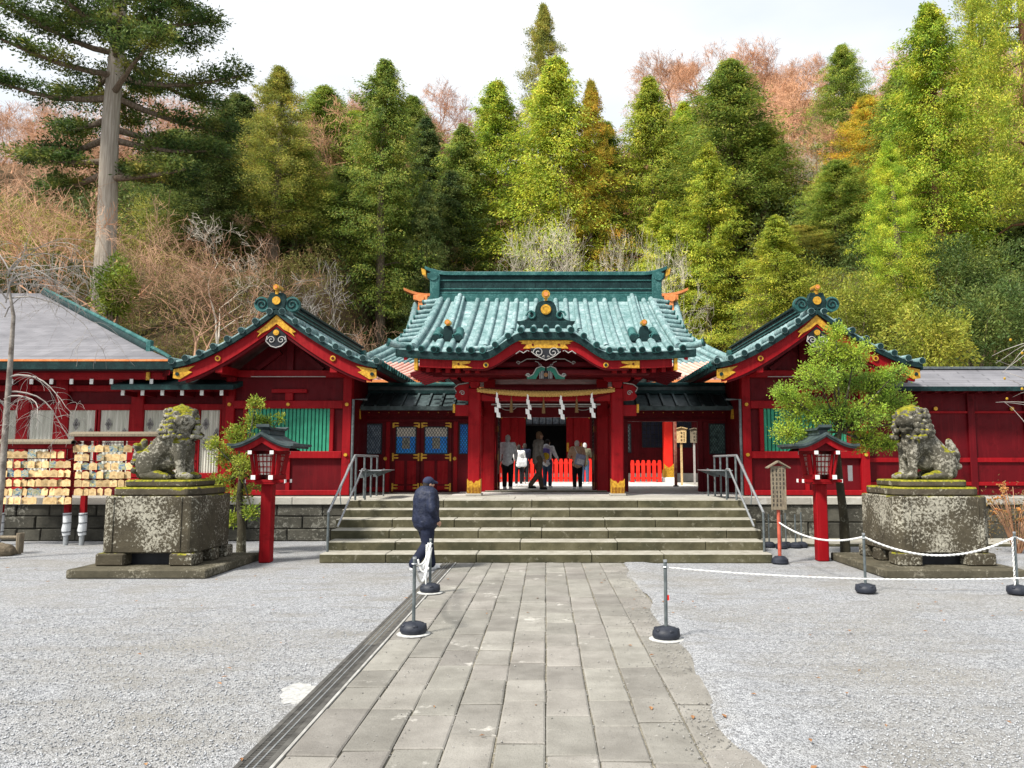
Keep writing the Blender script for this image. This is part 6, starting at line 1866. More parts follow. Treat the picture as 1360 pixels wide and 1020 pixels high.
# ================================================================ steel handrails
def handrail(s, label):
    h = thing('handrail', (s * 4.15, 17, PZ), label, 'handrail', 'handrails of the steps')
    def T(pts, r, nm, mt=STEEL):
        MB().tube([(s * a, b, c) for a, b, c in pts], r, 9).build(nm, mt, h, smooth=50)
    zt = 2.0
    T([(4.12, 14.72, 0.90), (4.2, 17.0, zt), (4.2, 19.3, zt)], 0.026, 'top_rail')
    T([(4.12, 14.74, 0.17), (4.12, 14.74, 0.92)], 0.024, 'end_post', DSTEEL)
    T([(4.02, 15.05, 0.62), (4.02, 16.95, 1.70), (4.02, 17.2, 1.70)], 0.022, 'lower_rail')
    for y in (17.1, 17.9, 18.6, 19.25):
        T([(4.2, y, PZ), (4.2, y, zt)], 0.024, 'post', DSTEEL)
    for y in (17.25, 19.2):
        T([(4.02, y, PZ), (4.02, y, 1.70)], 0.02, 'post', DSTEEL)
    T([(4.02, 17.2, 1.66), (4.02, 19.3, 1.66)], 0.02, 'mid_rail', DSTEEL)
    T([(4.22, 17.0, 1.9), (4.3, 16.9, 1.8), (4.36, 16.7, 1.5), (4.38, 16.5, 1.2), (4.34, 16.45, 0.96)], 0.012, 'cable_loop', DSTEEL)
    for y in (17.5, 18.8):
        MB().prism([(s * 3.72, 1.655), (s * 4.2, 1.655), (s * 4.2, 1.50), (s * 4.1, 1.50)], y, y + 0.03).build('shelf_bracket', DSTEEL, h, smooth=0)
    MB().box(s * 3.70, s * 4.2, 17.4, 18.9, 1.658, 1.675).build('shelf', STEEL, h, smooth=0)
    return h
handrail(-1, 'grey steel handrail with side shelf on the steps, by the blue latticed doors')
handrail(1, 'grey steel handrail with side shelf on the steps, by the signboard')

# ================================================================ votive plaque racks and plaques
RD = 17.4
def plaque_rack(u0, u1, vtop, rows_v, label, posts):
    x0, x1 = ux(u0, RD, 600), ux(u1, RD, 600)
    t = thing('plaque_rack', ((x0 + x1) / 2, RD, 0), label, 'plaque rack')
    zt = vz(vtop, RD)
    MB().add([(x0 - .06, RD - .2, zt - .03), (x1 + .06, RD - .2, zt - .03), (x1 + .06, RD + .2, zt - .03), (x0 - .06, RD + .2, zt - .03), (x0 - .06, RD - .2, zt + .02), (x1 + .06, RD - .2, zt + .02), (x1 + .06, RD, zt + .08), (x0 - .06, RD, zt + .08), (x1 + .06, RD + .2, zt + .02), (x0 - .06, RD + .2, zt + .02)],
             [(0, 3, 2, 1), (0, 1, 5, 4), (4, 5, 6, 7), (7, 6, 8, 9), (2, 3, 9, 8)]).build('roof_board', WOODW, t, smooth=0)
    MB().box(x0, x1, RD - 0.05, RD + 0.05, zt - 0.13, zt - 0.035).build('top_beam', RED, t, smooth=0)
    for u in posts:
        x = ux(u, RD, 600)
        MB().box(x - 0.055, x + 0.055, RD + 0.052, RD + 0.15, 0.62, zt - 0.04).build('post', RED, t, smooth=0)
        MB().tube([(x, RD + 0.1, 0), (x, RD + 0.1, 0.66)], 0.055, 8).build('steel_leg', STEEL, t, smooth=50)
        MB().tube([(x + 0.01, RD + 0.1, 0.22), (x - 0.005, RD + 0.1, 0.34), (x + 0.01, RD + 0.1, 0.5), (x, RD + 0.1, 0.72)], [0.08, 0.095, 0.085, 0.09], 9).build('plastic_wrap', PLASTIC, t, smooth=50)
        for z in (0.3, 0.5, 0.68):
            MB().tube([(x + 0.1 * math.cos(a), RD + 0.1 + 0.1 * math.sin(a), z) for a in np.linspace(0, 2 * PI, 11)], 0.008, 4, caps=False).build('tie', BLACK, t, smooth=50)
    for v in rows_v:
        z = vz(v, RD) + 0.115
        MB().box(x0 + 0.02, x1 - 0.02, RD - 0.02, RD + 0.0, z + 0.005, z + 0.025).build('hanging_bar', DRED, t, smooth=0)
    n = int((x1 - x0) / 0.5)
    for k in range(n + 1):
        x = x0 + 0.03 + (x1 - x0 - 0.06) * k / n
        MB().box(x - 0.02, x + 0.02, RD + 0.002, RD + 0.035, vz(rows_v[-1], RD) + 0.05, zt - 0.13).build('upright', RED, t, smooth=0)
    return t
PLASTIC = surf('wrapped_plastic', (0.46, 0.48, 0.5), (0.62, 0.64, 0.66), 12, 0.35, 0.4, 40)
rv1 = [604, 617, 629, 641.5, 653.5, 665]
rv2 = [600, 612, 624, 636, 648, 659]
rv2 = [596, 607.5, 619.5, 631, 642, 653.5]
plaque_rack(-30, 97, 588, rv1, 'red votive plaque rack under a thin roof board, beside the bare tree', (2, 91))
plaque_rack(99, 262, 578, rv2, 'taller red votive plaque rack half hidden behind the mossy lion dog', (112, 255))
def plaque_paint():
    m = NT('painted_plaque')
    p = m.pos()
    oi = m.n('ShaderNodeObjectInfo').outputs['Random']
    n1 = m.noise(m.pos((1, 1, 1.6)), 11, 3, 0.5, 0.6)
    c = m.ramp(n1, [(0.36, (0.06, 0.13, 0.20)), (0.44, (0.16, 0.26, 0.28)), (0.50, (0.44, 0.38, 0.27)), (0.58, (0.13, 0.19, 0.11)), (0.64, (0.46, 0.33, 0.17))])
    return m.fin(m.vary(c, 0.4, hue=0.06), 0.55)
PAINTED = plaque_paint()
def ema_mesh(mat, w, h):
    return MB().prism([(-w / 2, 0), (w / 2, 0), (w / 2, h * 0.8), (0, h), (-w / 2, h * 0.8)], -0.012, 0).mesh('votive_plaque', mat, 0)
e_m = [ema_mesh(WOODL, 0.175, 0.165), ema_mesh(WOODL, 0.15, 0.17), ema_mesh(PAINTED, 0.175, 0.165)]
cord_m = MB().tube([(-0.02, -0.006, 0.0), (0, -0.004, 0.06), (0.02, -0.006, 0.0)], 0.005, 4).mesh('cord', surf('dark_cord', (0.05, 0.015, 0.06), (0.12, 0.03, 0.05), 30, 0.8))
ink_m = MB()
for k in range(3):
    ink_m.box(-0.05 + 0.012 * k, 0.045 - 0.01 * k, -0.0145, -0.0125, 0.03 + k * 0.02, 0.034 + k * 0.02)
ink_m = ink_m.mesh('lettering', surf('faint_ink', (0.16, 0.1, 0.06), (0.3, 0.2, 0.1), 40, 0.9), 0)
rr = random.Random(17)
def hang_plaques(u0, u1, rows, step, rack, skip=lambda u, v: False):
    for v in rows:
        u = u0 + rr.uniform(0, 2)
        while u < u1:
            if not skip(u, v) and rr.random() > 0.04:
                D_ = RD - rr.uniform(0.045, 0.12)
                k = 2 if rr.random() < 0.2 else (0 if rr.random() < 0.75 else 1)
                p = at(u, v, D_)
                o = piece('votive_plaque', e_m[k], None, (p.x, D_, p.z - 0.075), (R(rr.uniform(-6, 3)), R(rr.uniform(-5, 5)), R(rr.uniform(-16, 16))))
                tag(o, ('painted' if k == 2 else 'plain pale wooden') + ' votive plaque hung on the ' + rack, 'plaque', ('painted' if k == 2 else 'plain') + ' plaques on the ' + rack)
                c = piece('cord', cord_m, o, (0, 0, 0.135), local=True)
                if k == 0 and rr.random() < 0.7:
                    piece('lettering', ink_m, o, (0, 0, 0), local=True)
            u += step + rr.uniform(-0.9, 1.1)
hang_plaques(3, 96, rv1, 9.4, 'rack beside the bare tree')
hang_plaques(103, 198, rv2, 9.4, 'taller rack behind the lion dog', lambda u, v: (u > 172 and v < 640) or (u > 150 and v > 645))
# low wooden rail and rock at the foot of the bare tree
wf = thing('wooden_rail', (gnd(24, 735).x, gnd(24, 735).y, 0), 'low wooden post and rail beside the bare tree', 'rail fence')
g_ = gnd(24, 736)
MB().tube([(g_.x, g_.y, 0), (g_.x, g_.y, 0.42)], 0.055, 10).build('post', WOODW, wf)
MB().tube([(g_.x - 0.12, g_.y + 0.25, 0), (g_.x - 0.12, g_.y + 0.25, 0.40)], 0.05, 10).build('post', WOODW, wf)
MB().tube([(g_.x - 2.0, g_.y + 0.04, 0.33), (g_.x + 0.02, g_.y + 0.06, 0.33)], 0.035, 8).build('rail', WOODW, wf)
rkk = thing('rock', (gnd(3, 738).x, gnd(3, 738).y, 0), 'rounded brown rock at the foot of the wooden rail', 'rock')
blob('stone', MB().ell((0, 0, .08), (.26, .2, .16)).ell((-.1, .05, .12), (.16, .15, .14)), surf('brown_rock', (0.06, 0.045, 0.03), (0.16, 0.13, 0.09), 8, 0.9, 0.8, 30), rkk, 0.03, 2, 0.03)
# ================================================================ people
SKIN = surf('skin', (0.42, 0.24, 0.16), (0.52, 0.31, 0.22), 12, 0.55)
def cloth(n, c, rough=0.85):
    return surf(n, [x * 0.8 for x in c], [min(1, x * 1.15) for x in c], 14, rough, 0.3, 60)
def person(loc, rz, h, label, top, legs, shoes, hair, stride=0.0, armL=None, armR=None, lean=0.0, fat=1.0, cap=None, hood=False, hunch=0.0, top_len=0.80, skip_hair=False, puff=1.0):
    root = thing('person', loc, label, 'person', None, rz)
    s = h / 1.72
    def P(x, y, z):
        # lean forward (towards +Y) above the hip
        k = max(0.0, z - 0.9)
        return Vector((x, y + k * math.tan(lean), z)) * s
    hipz, kz, az = 0.90, 0.49, 0.09
    st = stride
    kn = {-1: P(-.10, .10 * st + 0.02, kz), 1: P(.10, -.02 * st + 0.02, kz)}
    an = {-1: P(-.10, .22 * st, az), 1: P(.10, -.34 * st, az + 0.05 * abs(st))}
    hp_ = {q: P(q * .09, 0, hipz) for q in (-1, 1)}
    sh_ = {q: P(q * .185, 0, 1.40) for q in (-1, 1)}
    armL = armL or ((-.25, 0.0, 1.12), (-.26, .06, .86))
    armR = armR or ((.25, 0.0, 1.12), (.26, .06, .86))
    el = {-1: P(*armL[0]), 1: P(*armR[0])}
    wr_ = {-1: P(*armL[1]), 1: P(*armR[1])}
    hc = P(0, .03 + hunch, 1.585 - hunch * 0.5)
    nk = P(0, .01 + hunch * .5, 1.46)
    m = MB()
    r = lambda v: v * s
    m.cap(P(0, 0, .95), r(.125), P(0, 0, 1.15), r(.115)); m.cap(P(0, 0, 1.15), r(.115), P(0, 0, 1.33), r(.135))
    m.cap(sh_[-1], r(.06), sh_[1], r(.06))
    m.cap(nk, r(.055), hc, r(.06))
    m.ell(hc, (r(.076), r(.095), r(.115)))
    fwd = Vector((0, 1, 0))
    m.ell(hc + fwd * r(.03) - Vector((0, 0, r(.06))), (r(.055), r(.065), r(.055)))
    m.cap(hc + fwd * r(.09) + Vector((0, 0, r(.015))), r(.012), hc + fwd * r(.108) - Vector((0, 0, r(.02))), r(.017))
    for q in (-1, 1):
        m.ell(hc + Vector((q * r(.078), 0, -r(.005))), (r(.014), r(.024), r(.034)))
        m.cap(hp_[q], r(.085), kn[q], r(.055)); m.cap(kn[q], r(.052), an[q], r(.036))
        m.cap(an[q] - Vector((0, 0, r(.03))), r(.04), an[q] + Vector((0, r(.13), -r(.045))), r(.034))
        m.cap(sh_[q], r(.052), el[q], r(.042)); m.cap(el[q], r(.040), wr_[q], r(.028))
        d = (wr_[q] - el[q]).normalized()
        side = d.cross(Vector((1, 0, 0)))
        side = side.normalized() if side.length > 0.1 else Vector((0, 1, 0))
        m.cap(wr_[q], r(.028), wr_[q] + d * r(.07), r(.034))
        pal = wr_[q] + d * r(.085)
        cur = Vector((-q, 0, 0)) * r(.012)
        for k, L in enumerate((.060, .072, .068, .052)):
            b_ = pal + side * r(.021) * (1.5 - k)
            m.cap(b_, r(.0105), b_ + d * r(L * .55) + cur, r(.0098)); m.cap(b_ + d * r(L * .55) + cur, r(.0098), b_ + d * r(L) + cur * 2.6, r(.0088))
        th = wr_[q] + d * r(.03) + side * r(.03)
        m.cap(th, r(.014), th + d * r(.045) + side * r(.022), r(.012))
    body = blob('body', m, SKIN, root, voxel=0.0115, smooth=2)
    for q in (-1, 1):
        MB().ell(hc + Vector((q * r(.032), r(.088), r(.012))), (r(.012), r(.008), r(.008))).build('eye', BLACK, root, local=True)
    # trousers
    t = MB()
    t.cap(P(-.06, 0, .93), r(.12 * fat), P(.06, 0, .93), r(.12 * fat))
    for q in (-1, 1):
        t.cap(hp_[q], r(.108 * fat), kn[q], r(.082 * fat)); t.cap(kn[q], r(.080 * fat), an[q] + Vector((0, 0, r(.02))), r(.066 * fat))
    blob('trousers', t, legs, root, voxel=0.016, smooth=3, disp=0.012)
    # jacket
    j = MB()
    f = fat * puff
    j.cap(P(-.05, 0, top_len + .06), r(.135 * f), P(.05, 0, top_len + .06), r(.135 * f))
    j.cap(P(0, 0, top_len + .1), r(.155 * f), P(0, 0, 1.15), r(.15 * f)); j.cap(P(0, 0, 1.15), r(.152 * f), P(0, -.005, 1.33), r(.15 * f))
    j.cap(sh_[-1], r(.08 * puff), sh_[1], r(.08 * puff))
    j.ell(P(0, -.03, 1.30), (r(.19), r(.13), r(.15)))
    j.cap(nk, r(.07), nk - Vector((0, 0, r(.06))), r(.10))
    for q in (-1, 1):
        j.cap(sh_[q], r(.078 * puff), el[q], r(.066 * puff)); j.cap(el[q], r(.064 * puff), wr_[q] - (wr_[q] - el[q]).normalized() * r(.01), r(.046 * puff))
    if hood:
        j.ell(P(0, -.10 + hunch, 1.46), (r(.12), r(.09), r(.08)))
        j.ell(P(0, -.02 + hunch, 1.45), (r(.115), r(.11), r(.05)))
    jk = blob('jacket', j, top, root, voxel=0.0155, smooth=2, disp=0.02)
    # shoes
    for q in (-1, 1):
        k = MB()
        k.cap(an[q] - Vector((0, r(.02), r(.045))), r(.048), an[q] + Vector((0, r(.14), -r(.05))), r(.042))
        k.box(an[q].x - r(.045), an[q].x + r(.045), an[q].y - r(.06), an[q].y + r(.18), an[q].z - r(.09), an[q].z - r(.06))
        blob('shoe', k, shoes, root, voxel=0.014, smooth=2)
    if not skip_hair:
        hm = MB()
        hm.ell(hc + Vector((0, -r(.016), r(.024))), (r(.088), r(.100), r(.112)))
        hm.ell(hc + Vector((0, -r(.04), -r(.03))), (r(.08), r(.075), r(.085)))
        ho = blob('hair', hm, hair, root, voxel=0.012, smooth=1, disp=0.012)
    if cap:
        cm = MB()
        cm.ell(hc + Vector((0, -r(.005), r(.045))), (r(.098), r(.112), r(.095)))
        cm.cap(hc + Vector((-r(.03), r(.10), r(.035))), r(.03), hc + Vector((-r(.025), r(.165), r(.02))), r(.022)); cm.cap(hc + Vector((r(.03), r(.10), r(.035))), r(.03), hc + Vector((r(.025), r(.165), r(.02))), r(.022))
        cm.cap(hc + Vector((0, r(.10), r(.04))), r(.025), hc + Vector((0, r(.175), r(.022))), r(.018))
        blob('cap', cm, cap, root, voxel=0.013, smooth=2)
    return root, s, P
NAVY = surf('navy_padded_cloth', (0.006, 0.010, 0.026), (0.016, 0.022, 0.05), 16, 0.6, 0.5, 30)
NAVY2 = cloth('dark_navy_cloth', (0.008, 0.012, 0.03))
GREYJ = cloth('grey_tweed', (0.24, 0.225, 0.2))
WHITEJ = cloth('pale_blue_shirt', (0.78, 0.82, 0.86))
WHOOD = cloth('white_hoodie', (0.82, 0.82, 0.84))
BEIGE = cloth('beige_jacket', (0.62, 0.42, 0.28))
OLIVE = cloth('olive_jacket', (0.12, 0.11, 0.07))
BLACKC = cloth('black_cloth', (0.010, 0.011, 0.014))
JEANS = cloth('blue_jeans', (0.05, 0.09, 0.16))
BROWN = cloth('brown_trousers', (0.11, 0.085, 0.06))
YELLOW = cloth('yellow_cloth', (0.75, 0.5, 0.03))
PURPLE = cloth('violet_print', (0.16, 0.12, 0.42))
WSHOE = cloth('white_shoe', (0.7, 0.7, 0.7))
BSHOE = cloth('black_shoe', (0.015, 0.015, 0.016))
HGREY = cloth('grey_hair', (0.45, 0.44, 0.43))
HWHITE = cloth('white_hair', (0.75, 0.73, 0.70))
HDARK = cloth('dark_hair', (0.02, 0.016, 0.014))
HBROWN = cloth('thin_brown_hair', (0.20, 0.12, 0.07))

# the visitor in the forecourt: seen from behind, looking right, about to climb the steps
pg = gnd(564, 758)
fg, s, P_ = person((pg.x, pg.y, 0.0), R(-56), 1.60, 'person in navy padded jacket and cap walking at the foot of the steps', NAVY, NAVY2, WSHOE, HDARK, stride=0.8,
    armL=((-.29, -.04, 1.13), (-.24, .10, .90)), armR=((.29, -.02, 1.12), (.22, .14, .93)), lean=R(2), fat=1.36, cap=cloth('navy_cap', (0.02, 0.026, 0.06)), hood=True, puff=1.2, top_len=0.84)
MB().tube([P_(-.10, -.16, 1.42), P_(.0, -.21, 1.2), P_(.17, -.17, 1.0)], 0.012, 5).build('bag_strap', BLACKC, fg, local=True)
blob('shoulder_bag', MB().cbox(P_(-.26, -.02, .86), (.07, .16, .20)), cloth('ochre_bag', (0.3, 0.2, 0.03)), fg, 0.02, 3)
# people inside the gate
def pin(u, v, z=PZ + 0.008):
    q = gnd(u, v, z)
    return Vector((q.x, q.y, z))
a, s, P_ = person(pin(674, 649.5), R(-8), 1.68, 'grey-haired person in pale blue shirt and black trousers inside the gate', WHITEJ, BLACKC, WSHOE, HGREY, stride=0.1, fat=1.08, puff=1.05,
    armL=((-.26, .03, 1.13), (-.27, .10, .90)), armR=((.26, .03, 1.13), (.24, .16, .94)))
a, s, P_ = person(pin(689, 645), R(10), 1.45, 'small person with a white shoulder bag beside the grey-haired visitor', cloth('white_coat', (0.8, 0.79, 0.77)), BLACKC, WSHOE, HDARK, fat=0.92)
blob('shoulder_bag', MB().cbox(P_(.10, -.19, .98), (.36, .12, .26)).cbox(P_(.10, -.2, .90), (.30, .13, .2)), cloth('white_bag', (0.70, 0.72, 0.74)), a, 0.02, 4)
MB().tube([P_(-.12, -.12, 1.42), P_(0, -.2, 1.2), P_(.1, -.24, 1.08)], 0.012, 5).build('bag_strap', WHOOD, a, local=True)
a, s, P_ = person(pin(697, 642.5), R(20), 1.56, 'dark-jacketed person standing by the red fence with hands raised', NAVY2, BLACKC, WSHOE, HDARK,
    armL=((-.22, .10, 1.16), (-.10, .24, 1.36)), armR=((.22, .10, 1.16), (.10, .24, 1.36)))
a, s, P_ = person(pin(714, 650.5), R(-62), 1.76, 'person in grey jacket and brown trousers walking across the gateway', GREYJ, BROWN, BSHOE, HBROWN, stride=0.85, lean=R(3), fat=1.02, puff=1.0,
    armL=((-.24, .10, 1.12), (-.20, .26, 1.0)), armR=((.25, -.05, 1.12), (.24, .08, .92)), top_len=0.78)
blob('held_bag', MB().ell(P_(-.14, .34, .98), (.10, .13, .12)), YELLOW, a, 0.02, 3)
a, s, P_ = person(pin(727, 648), R(-25), 1.58, 'person in white hoodie with a violet and white backpack inside the gate', WHOOD, JEANS, WSHOE, HDARK, hood=True, fat=1.0,
    armR=((.28, .05, 1.16), (.30, .18, 1.05)))
bp_ = blob('backpack', MB().cbox(P_(0, -.20, 1.17), (.29, .15, .36)).ell(P_(0, -.21, 1.33), (.13, .07, .06)), PURPLE, a, 0.02, 4)
blob('backpack_pocket', MB().cbox(P_(0, -.285, 1.06), (.24, .05, .18)), cloth('cream_pocket', (0.66, 0.62, 0.52)), a, 0.015, 3)
a, s, P_ = person(pin(767, 649.5), R(8), 1.52, 'white-haired person in beige jacket with a white and blue backpack inside the gate', BEIGE, BLACKC, WSHOE, HWHITE, fat=1.05, hunch=0.03, lean=R(4), puff=1.08,
    armL=((-.28, .06, 1.14), (-.22, .22, 1.10)))
blob('backpack', MB().cbox(P_(.06, -.21, 1.02), (.30, .15, .34), Matrix.Rotation(R(12), 3, 'Y')), cloth('pale_blue_backpack', (0.42, 0.45, 0.62)), a, 0.02, 4)
blob('backpack_pocket', MB().cbox(P_(.06, -.29, .95), (.24, .05, .16), Matrix.Rotation(R(12), 3, 'Y')), WHOOD, a, 0.015, 3)
MB().tube([P_(-.11, -.08, 1.46), P_(-.06, -.17, 1.3), P_(0, -.24, 1.14)], 0.014, 5).build('backpack_strap', WHOOD, a, local=True)
a, s, P_ = person(pin(777, 642.5), R(-5), 1.58, 'person in olive jacket and jeans facing the hall behind the white-haired visitor', OLIVE, JEANS, WSHOE, HGREY, armR=((.24, .08, 1.16), (.14, .26, 1.30)))
# ================================================================ hillside and trees
def hill_z(x, y):
    l = sstep(-8.5, -13.5, x) if x < 0 else 0.0
    rgt = sstep(10.0, 15.0, x) if x > 0 else 0.0
    y0 = 45.0 - 23.0 * l - 18.0 * rgt
    sl = 0.74 - 0.14 * l - 0.02 * rgt
    t = max(0.0, y - y0)
    z = sl * t * (1 - math.exp(-t / 4.0))
    z = min(z, 48 + 8 * math.tanh(x / 40)) if z > 40 else z
    top = 47 + 9 * math.tanh((x - 5) / 35)
    z = top - math.log1p(math.exp((top - z) / 3.0)) * 3.0 if z > top - 12 else z
    b = 0.5 * math.sin(x * 0.31 + y * 0.2) + 0.35 * math.sin(x * 0.8 - y * 0.45)
    return z + b * min(1.0, t / 8.0)
def sstep(a, b, x):
    t = max(0.0, min(1.0, (x - a) / (b - a)))
    return t * t * (3 - 2 * t)
hm = MB()
gx = [-190 + 380 * i / 150 for i in range(151)]
gy = [21 + 150 * (j / 70) ** 1.25 for j in range(71)]
hm.sheet([[(x, y, hill_z(x, y) - 0.05) for x in gx] for y in gy])
def litter():
    m = NT('leaf_litter')
    p = m.pos()
    c = m.ramp(m.noise(p, 0.35, 6, 0.65), [(0.32, (0.05, 0.055, 0.02)), (0.5, (0.13, 0.09, 0.05)), (0.68, (0.23, 0.15, 0.09))])
    c = m.mix(m.math('MULTIPLY', m.noise(p, 5, 5), 0.8), c, (0.04, 0.033, 0.018))
    m.bump(m.noise(p, 3, 6), 1.0, 0.3)
    return m.fin(c, 0.95, 0, 0.1)
hill = struct(hm.build('hillside', litter(), smooth=60))
hill['label'] = 'steep wooded hillside behind the shrine'

def norm(a):
    return a / np.maximum(np.linalg.norm(a, axis=-1, keepdims=True), 1e-9)
def leaf_quads(c, ax, nm, L, W):
    """diamond leaves: centres c, long axis ax, normals nm, lengths L, widths W"""
    ax = norm(ax)
    sd_ = norm(np.cross(nm, ax))
    L, W = np.asarray(L)[:, None], np.asarray(W)[:, None]
    v = np.stack([c - ax * L * 0.5, c + sd_ * W * 0.5 + ax * L * 0.05, c + ax * L * 0.5, c - sd_ * W * 0.5 + ax * L * 0.05], 1)
    return v.reshape(-1, 3), np.arange(len(c) * 4).reshape(-1, 4)

def conifer_mesh(seed, H, Rm, nb, ncl, nlf, start, leaf, style):
    g_ = np.random.default_rng(seed)
    C, A, Nn, TT = [], [], [], []
    ph = g_.uniform(0, 6.28, 6)
    for i in range(nb):
        u = (i + g_.random()) / nb
        h = start + (1 - start) * (u ** 0.85)
        q = (h - start) / (1 - start)
        if style == 'cypress':
            r = Rm * (1 - q ** 2.0) ** 0.85 * min(1.0, 0.80 + q * 1.6)
            slope = -0.25 + 0.75 * q
        else:
            r = Rm * (1 - q ** 1.9) ** 0.9 * min(1.0, 0.55 + q * 2.0)
            slope = -0.12 + 0.65 * q
        az = i * 2.39996 + g_.normal(0, 0.35)
        lob = 1 + 0.13 * math.sin(az * 2 + ph[0] + h * 7) + 0.13 * math.sin(az * 4 + ph[1] - h * 19)
        r = max(r * lob * (g_.uniform(0.55, 1.02) if g_.random() < .75 else g_.uniform(.95, 1.3)), 0.22)
        d = np.array([math.cos(az), math.sin(az), 0.0])
        sdv = np.array([-math.sin(az), math.cos(az), 0.0])
        for k in range(ncl):
            s = (0.30 + 0.72 * (k + g_.random()) / ncl) if style == 'cypress' else (0.42 + 0.60 * (k + g_.random()) / ncl)
            c = d * r * s + sdv * g_.normal(0, 0.16 + 0.13 * r * s / 2) + np.array([0, 0, h * H + r * s * slope - 0.10 * (r * s) ** 2 / max(Rm, 1) + g_.normal(0, 0.12)])
            n = int(nlf * g_.uniform(0.7, 1.3))
            kq = 1.15 - 0.6 * q
            sg = (0.34 * kq, 0.34 * kq, 0.16 * kq) if style == 'cypress' else (0.32 * kq, 0.32 * kq, 0.25 * kq)
            off = g_.normal(0, 1, (n, 3)) * np.array(sg)
            C.append(c + off)
            TT.append(np.full(n, np.clip(g_.normal(0, 0.55), -1.2, 1.3)))
            if style == 'cypress':
                A.append(d * 0.8 + off * 1.0 + g_.normal(0, 0.4, (n, 3)) + np.array([0, 0, -0.65]))
                Nn.append(d * 0.75 + g_.normal(0, 0.55, (n, 3)) + np.array([0, 0, 0.7]))
            else:
                A.append(off * 2.2 + g_.normal(0, 0.5, (n, 3)) + np.array([0, 0, 0.35]))
                Nn.append(d * 0.6 + g_.normal(0, 0.8, (n, 3)) + np.array([0, 0, 0.5]))
    C, A, Nn = np.concatenate(C), np.concatenate(A), np.concatenate(Nn)
    n = len(C)
    v, f = leaf_quads(C, A, Nn, leaf[0] * g_.uniform(0.6, 1.3, n), leaf[1] * g_.uniform(0.6, 1.3, n))
    return v, f, np.concatenate(TT)
CROWN = {}
for k, a in enumerate(((1, 0.12), (2, 0.10), (3, 0.16))):
    CROWN['c%d' % k] = conifer_mesh(a[0], 26, 5.2, 400, 10, 21, a[1], (0.25, 0.085), 'cypress')
CROWN['s0'] = conifer_mesh(11, 26, 5.2, 190, 9, 40, 0.30, (0.22, 0.07), 'sugi')
CROWN['s1'] = conifer_mesh(12, 26, 5.2, 250, 9, 36, 0.14, (0.22, 0.07), 'sugi')
def LM(n, cols): return leafmat(n, cols, 0.42, 0.9, 0.75, 0.07)
LEAF = {
    'yellow': LM('cypress_yellow_green', [(0.19, 0.26, 0.035), (0.39, 0.455, 0.05), (0.56, 0.55, 0.07)]),
    'green': LM('cypress_green', [(0.11, 0.18, 0.04), (0.25, 0.33, 0.055), (0.42, 0.44, 0.08)]),
    'fresh': LM('cedar_fresh_green', [(0.16, 0.27, 0.035), (0.36, 0.47, 0.045), (0.60, 0.58, 0.07)]),
    'dark': LM('cedar_dark_green', [(0.05, 0.09, 0.032), (0.12, 0.17, 0.045), (0.21, 0.24, 0.06)]),
    'rust': LM('cedar_rusty', [(0.27, 0.27, 0.04), (0.50, 0.40, 0.045), (0.66, 0.38, 0.06)]),
    'olive': LM('cedar_olive', [(0.14, 0.17, 0.045), (0.30, 0.31, 0.055), (0.46, 0.40, 0.08)]),
}
BARK = surf('grey_brown_bark', (0.12, 0.085, 0.06), (0.27, 0.21, 0.155), 3, 0.9, 0.9, 12, sc3=(5, 5, 0.6), bdist=0.06)
PALEBARK = surf('pale_cedar_bark', (0.30, 0.255, 0.205), (0.50, 0.44, 0.37), 2.5, 0.9, 0.9, 10, sc3=(7, 7, 0.35), bdist=0.06)
REDBARK = surf('red_brown_bark', (0.12, 0.055, 0.03), (0.25, 0.125, 0.075), 3, 0.9, 0.9, 12, sc3=(5, 5, 0.6), bdist=0.05)
_cm = {}
def crown_me(kind, mat):
    if kind not in _cm:
        v, f, tt = CROWN[kind]
        _cm[kind] = raw_mesh('crown', v, f, LEAF[mat], tt)
    return _cm[kind]
def trunk_tube(H, r, seed, mat, bend=0.15, top=0.97):
    rr_ = random.Random(seed)
    n = 14
    pts, rad = [], []
    for k in range(n + 1):
        t = k / n * top
        pts.append((bend * math.sin(t * 3 + seed), bend * math.cos(t * 2.3 + seed) - bend, H * t - 0.8 * (1 - t)))
        rad.append(r * (1 - t) ** 0.8 * (1 + 0.5 * max(0, 0.06 - t) / 0.06) + 0.02)
    m = MB().tube(pts, rad, 10)
    return m
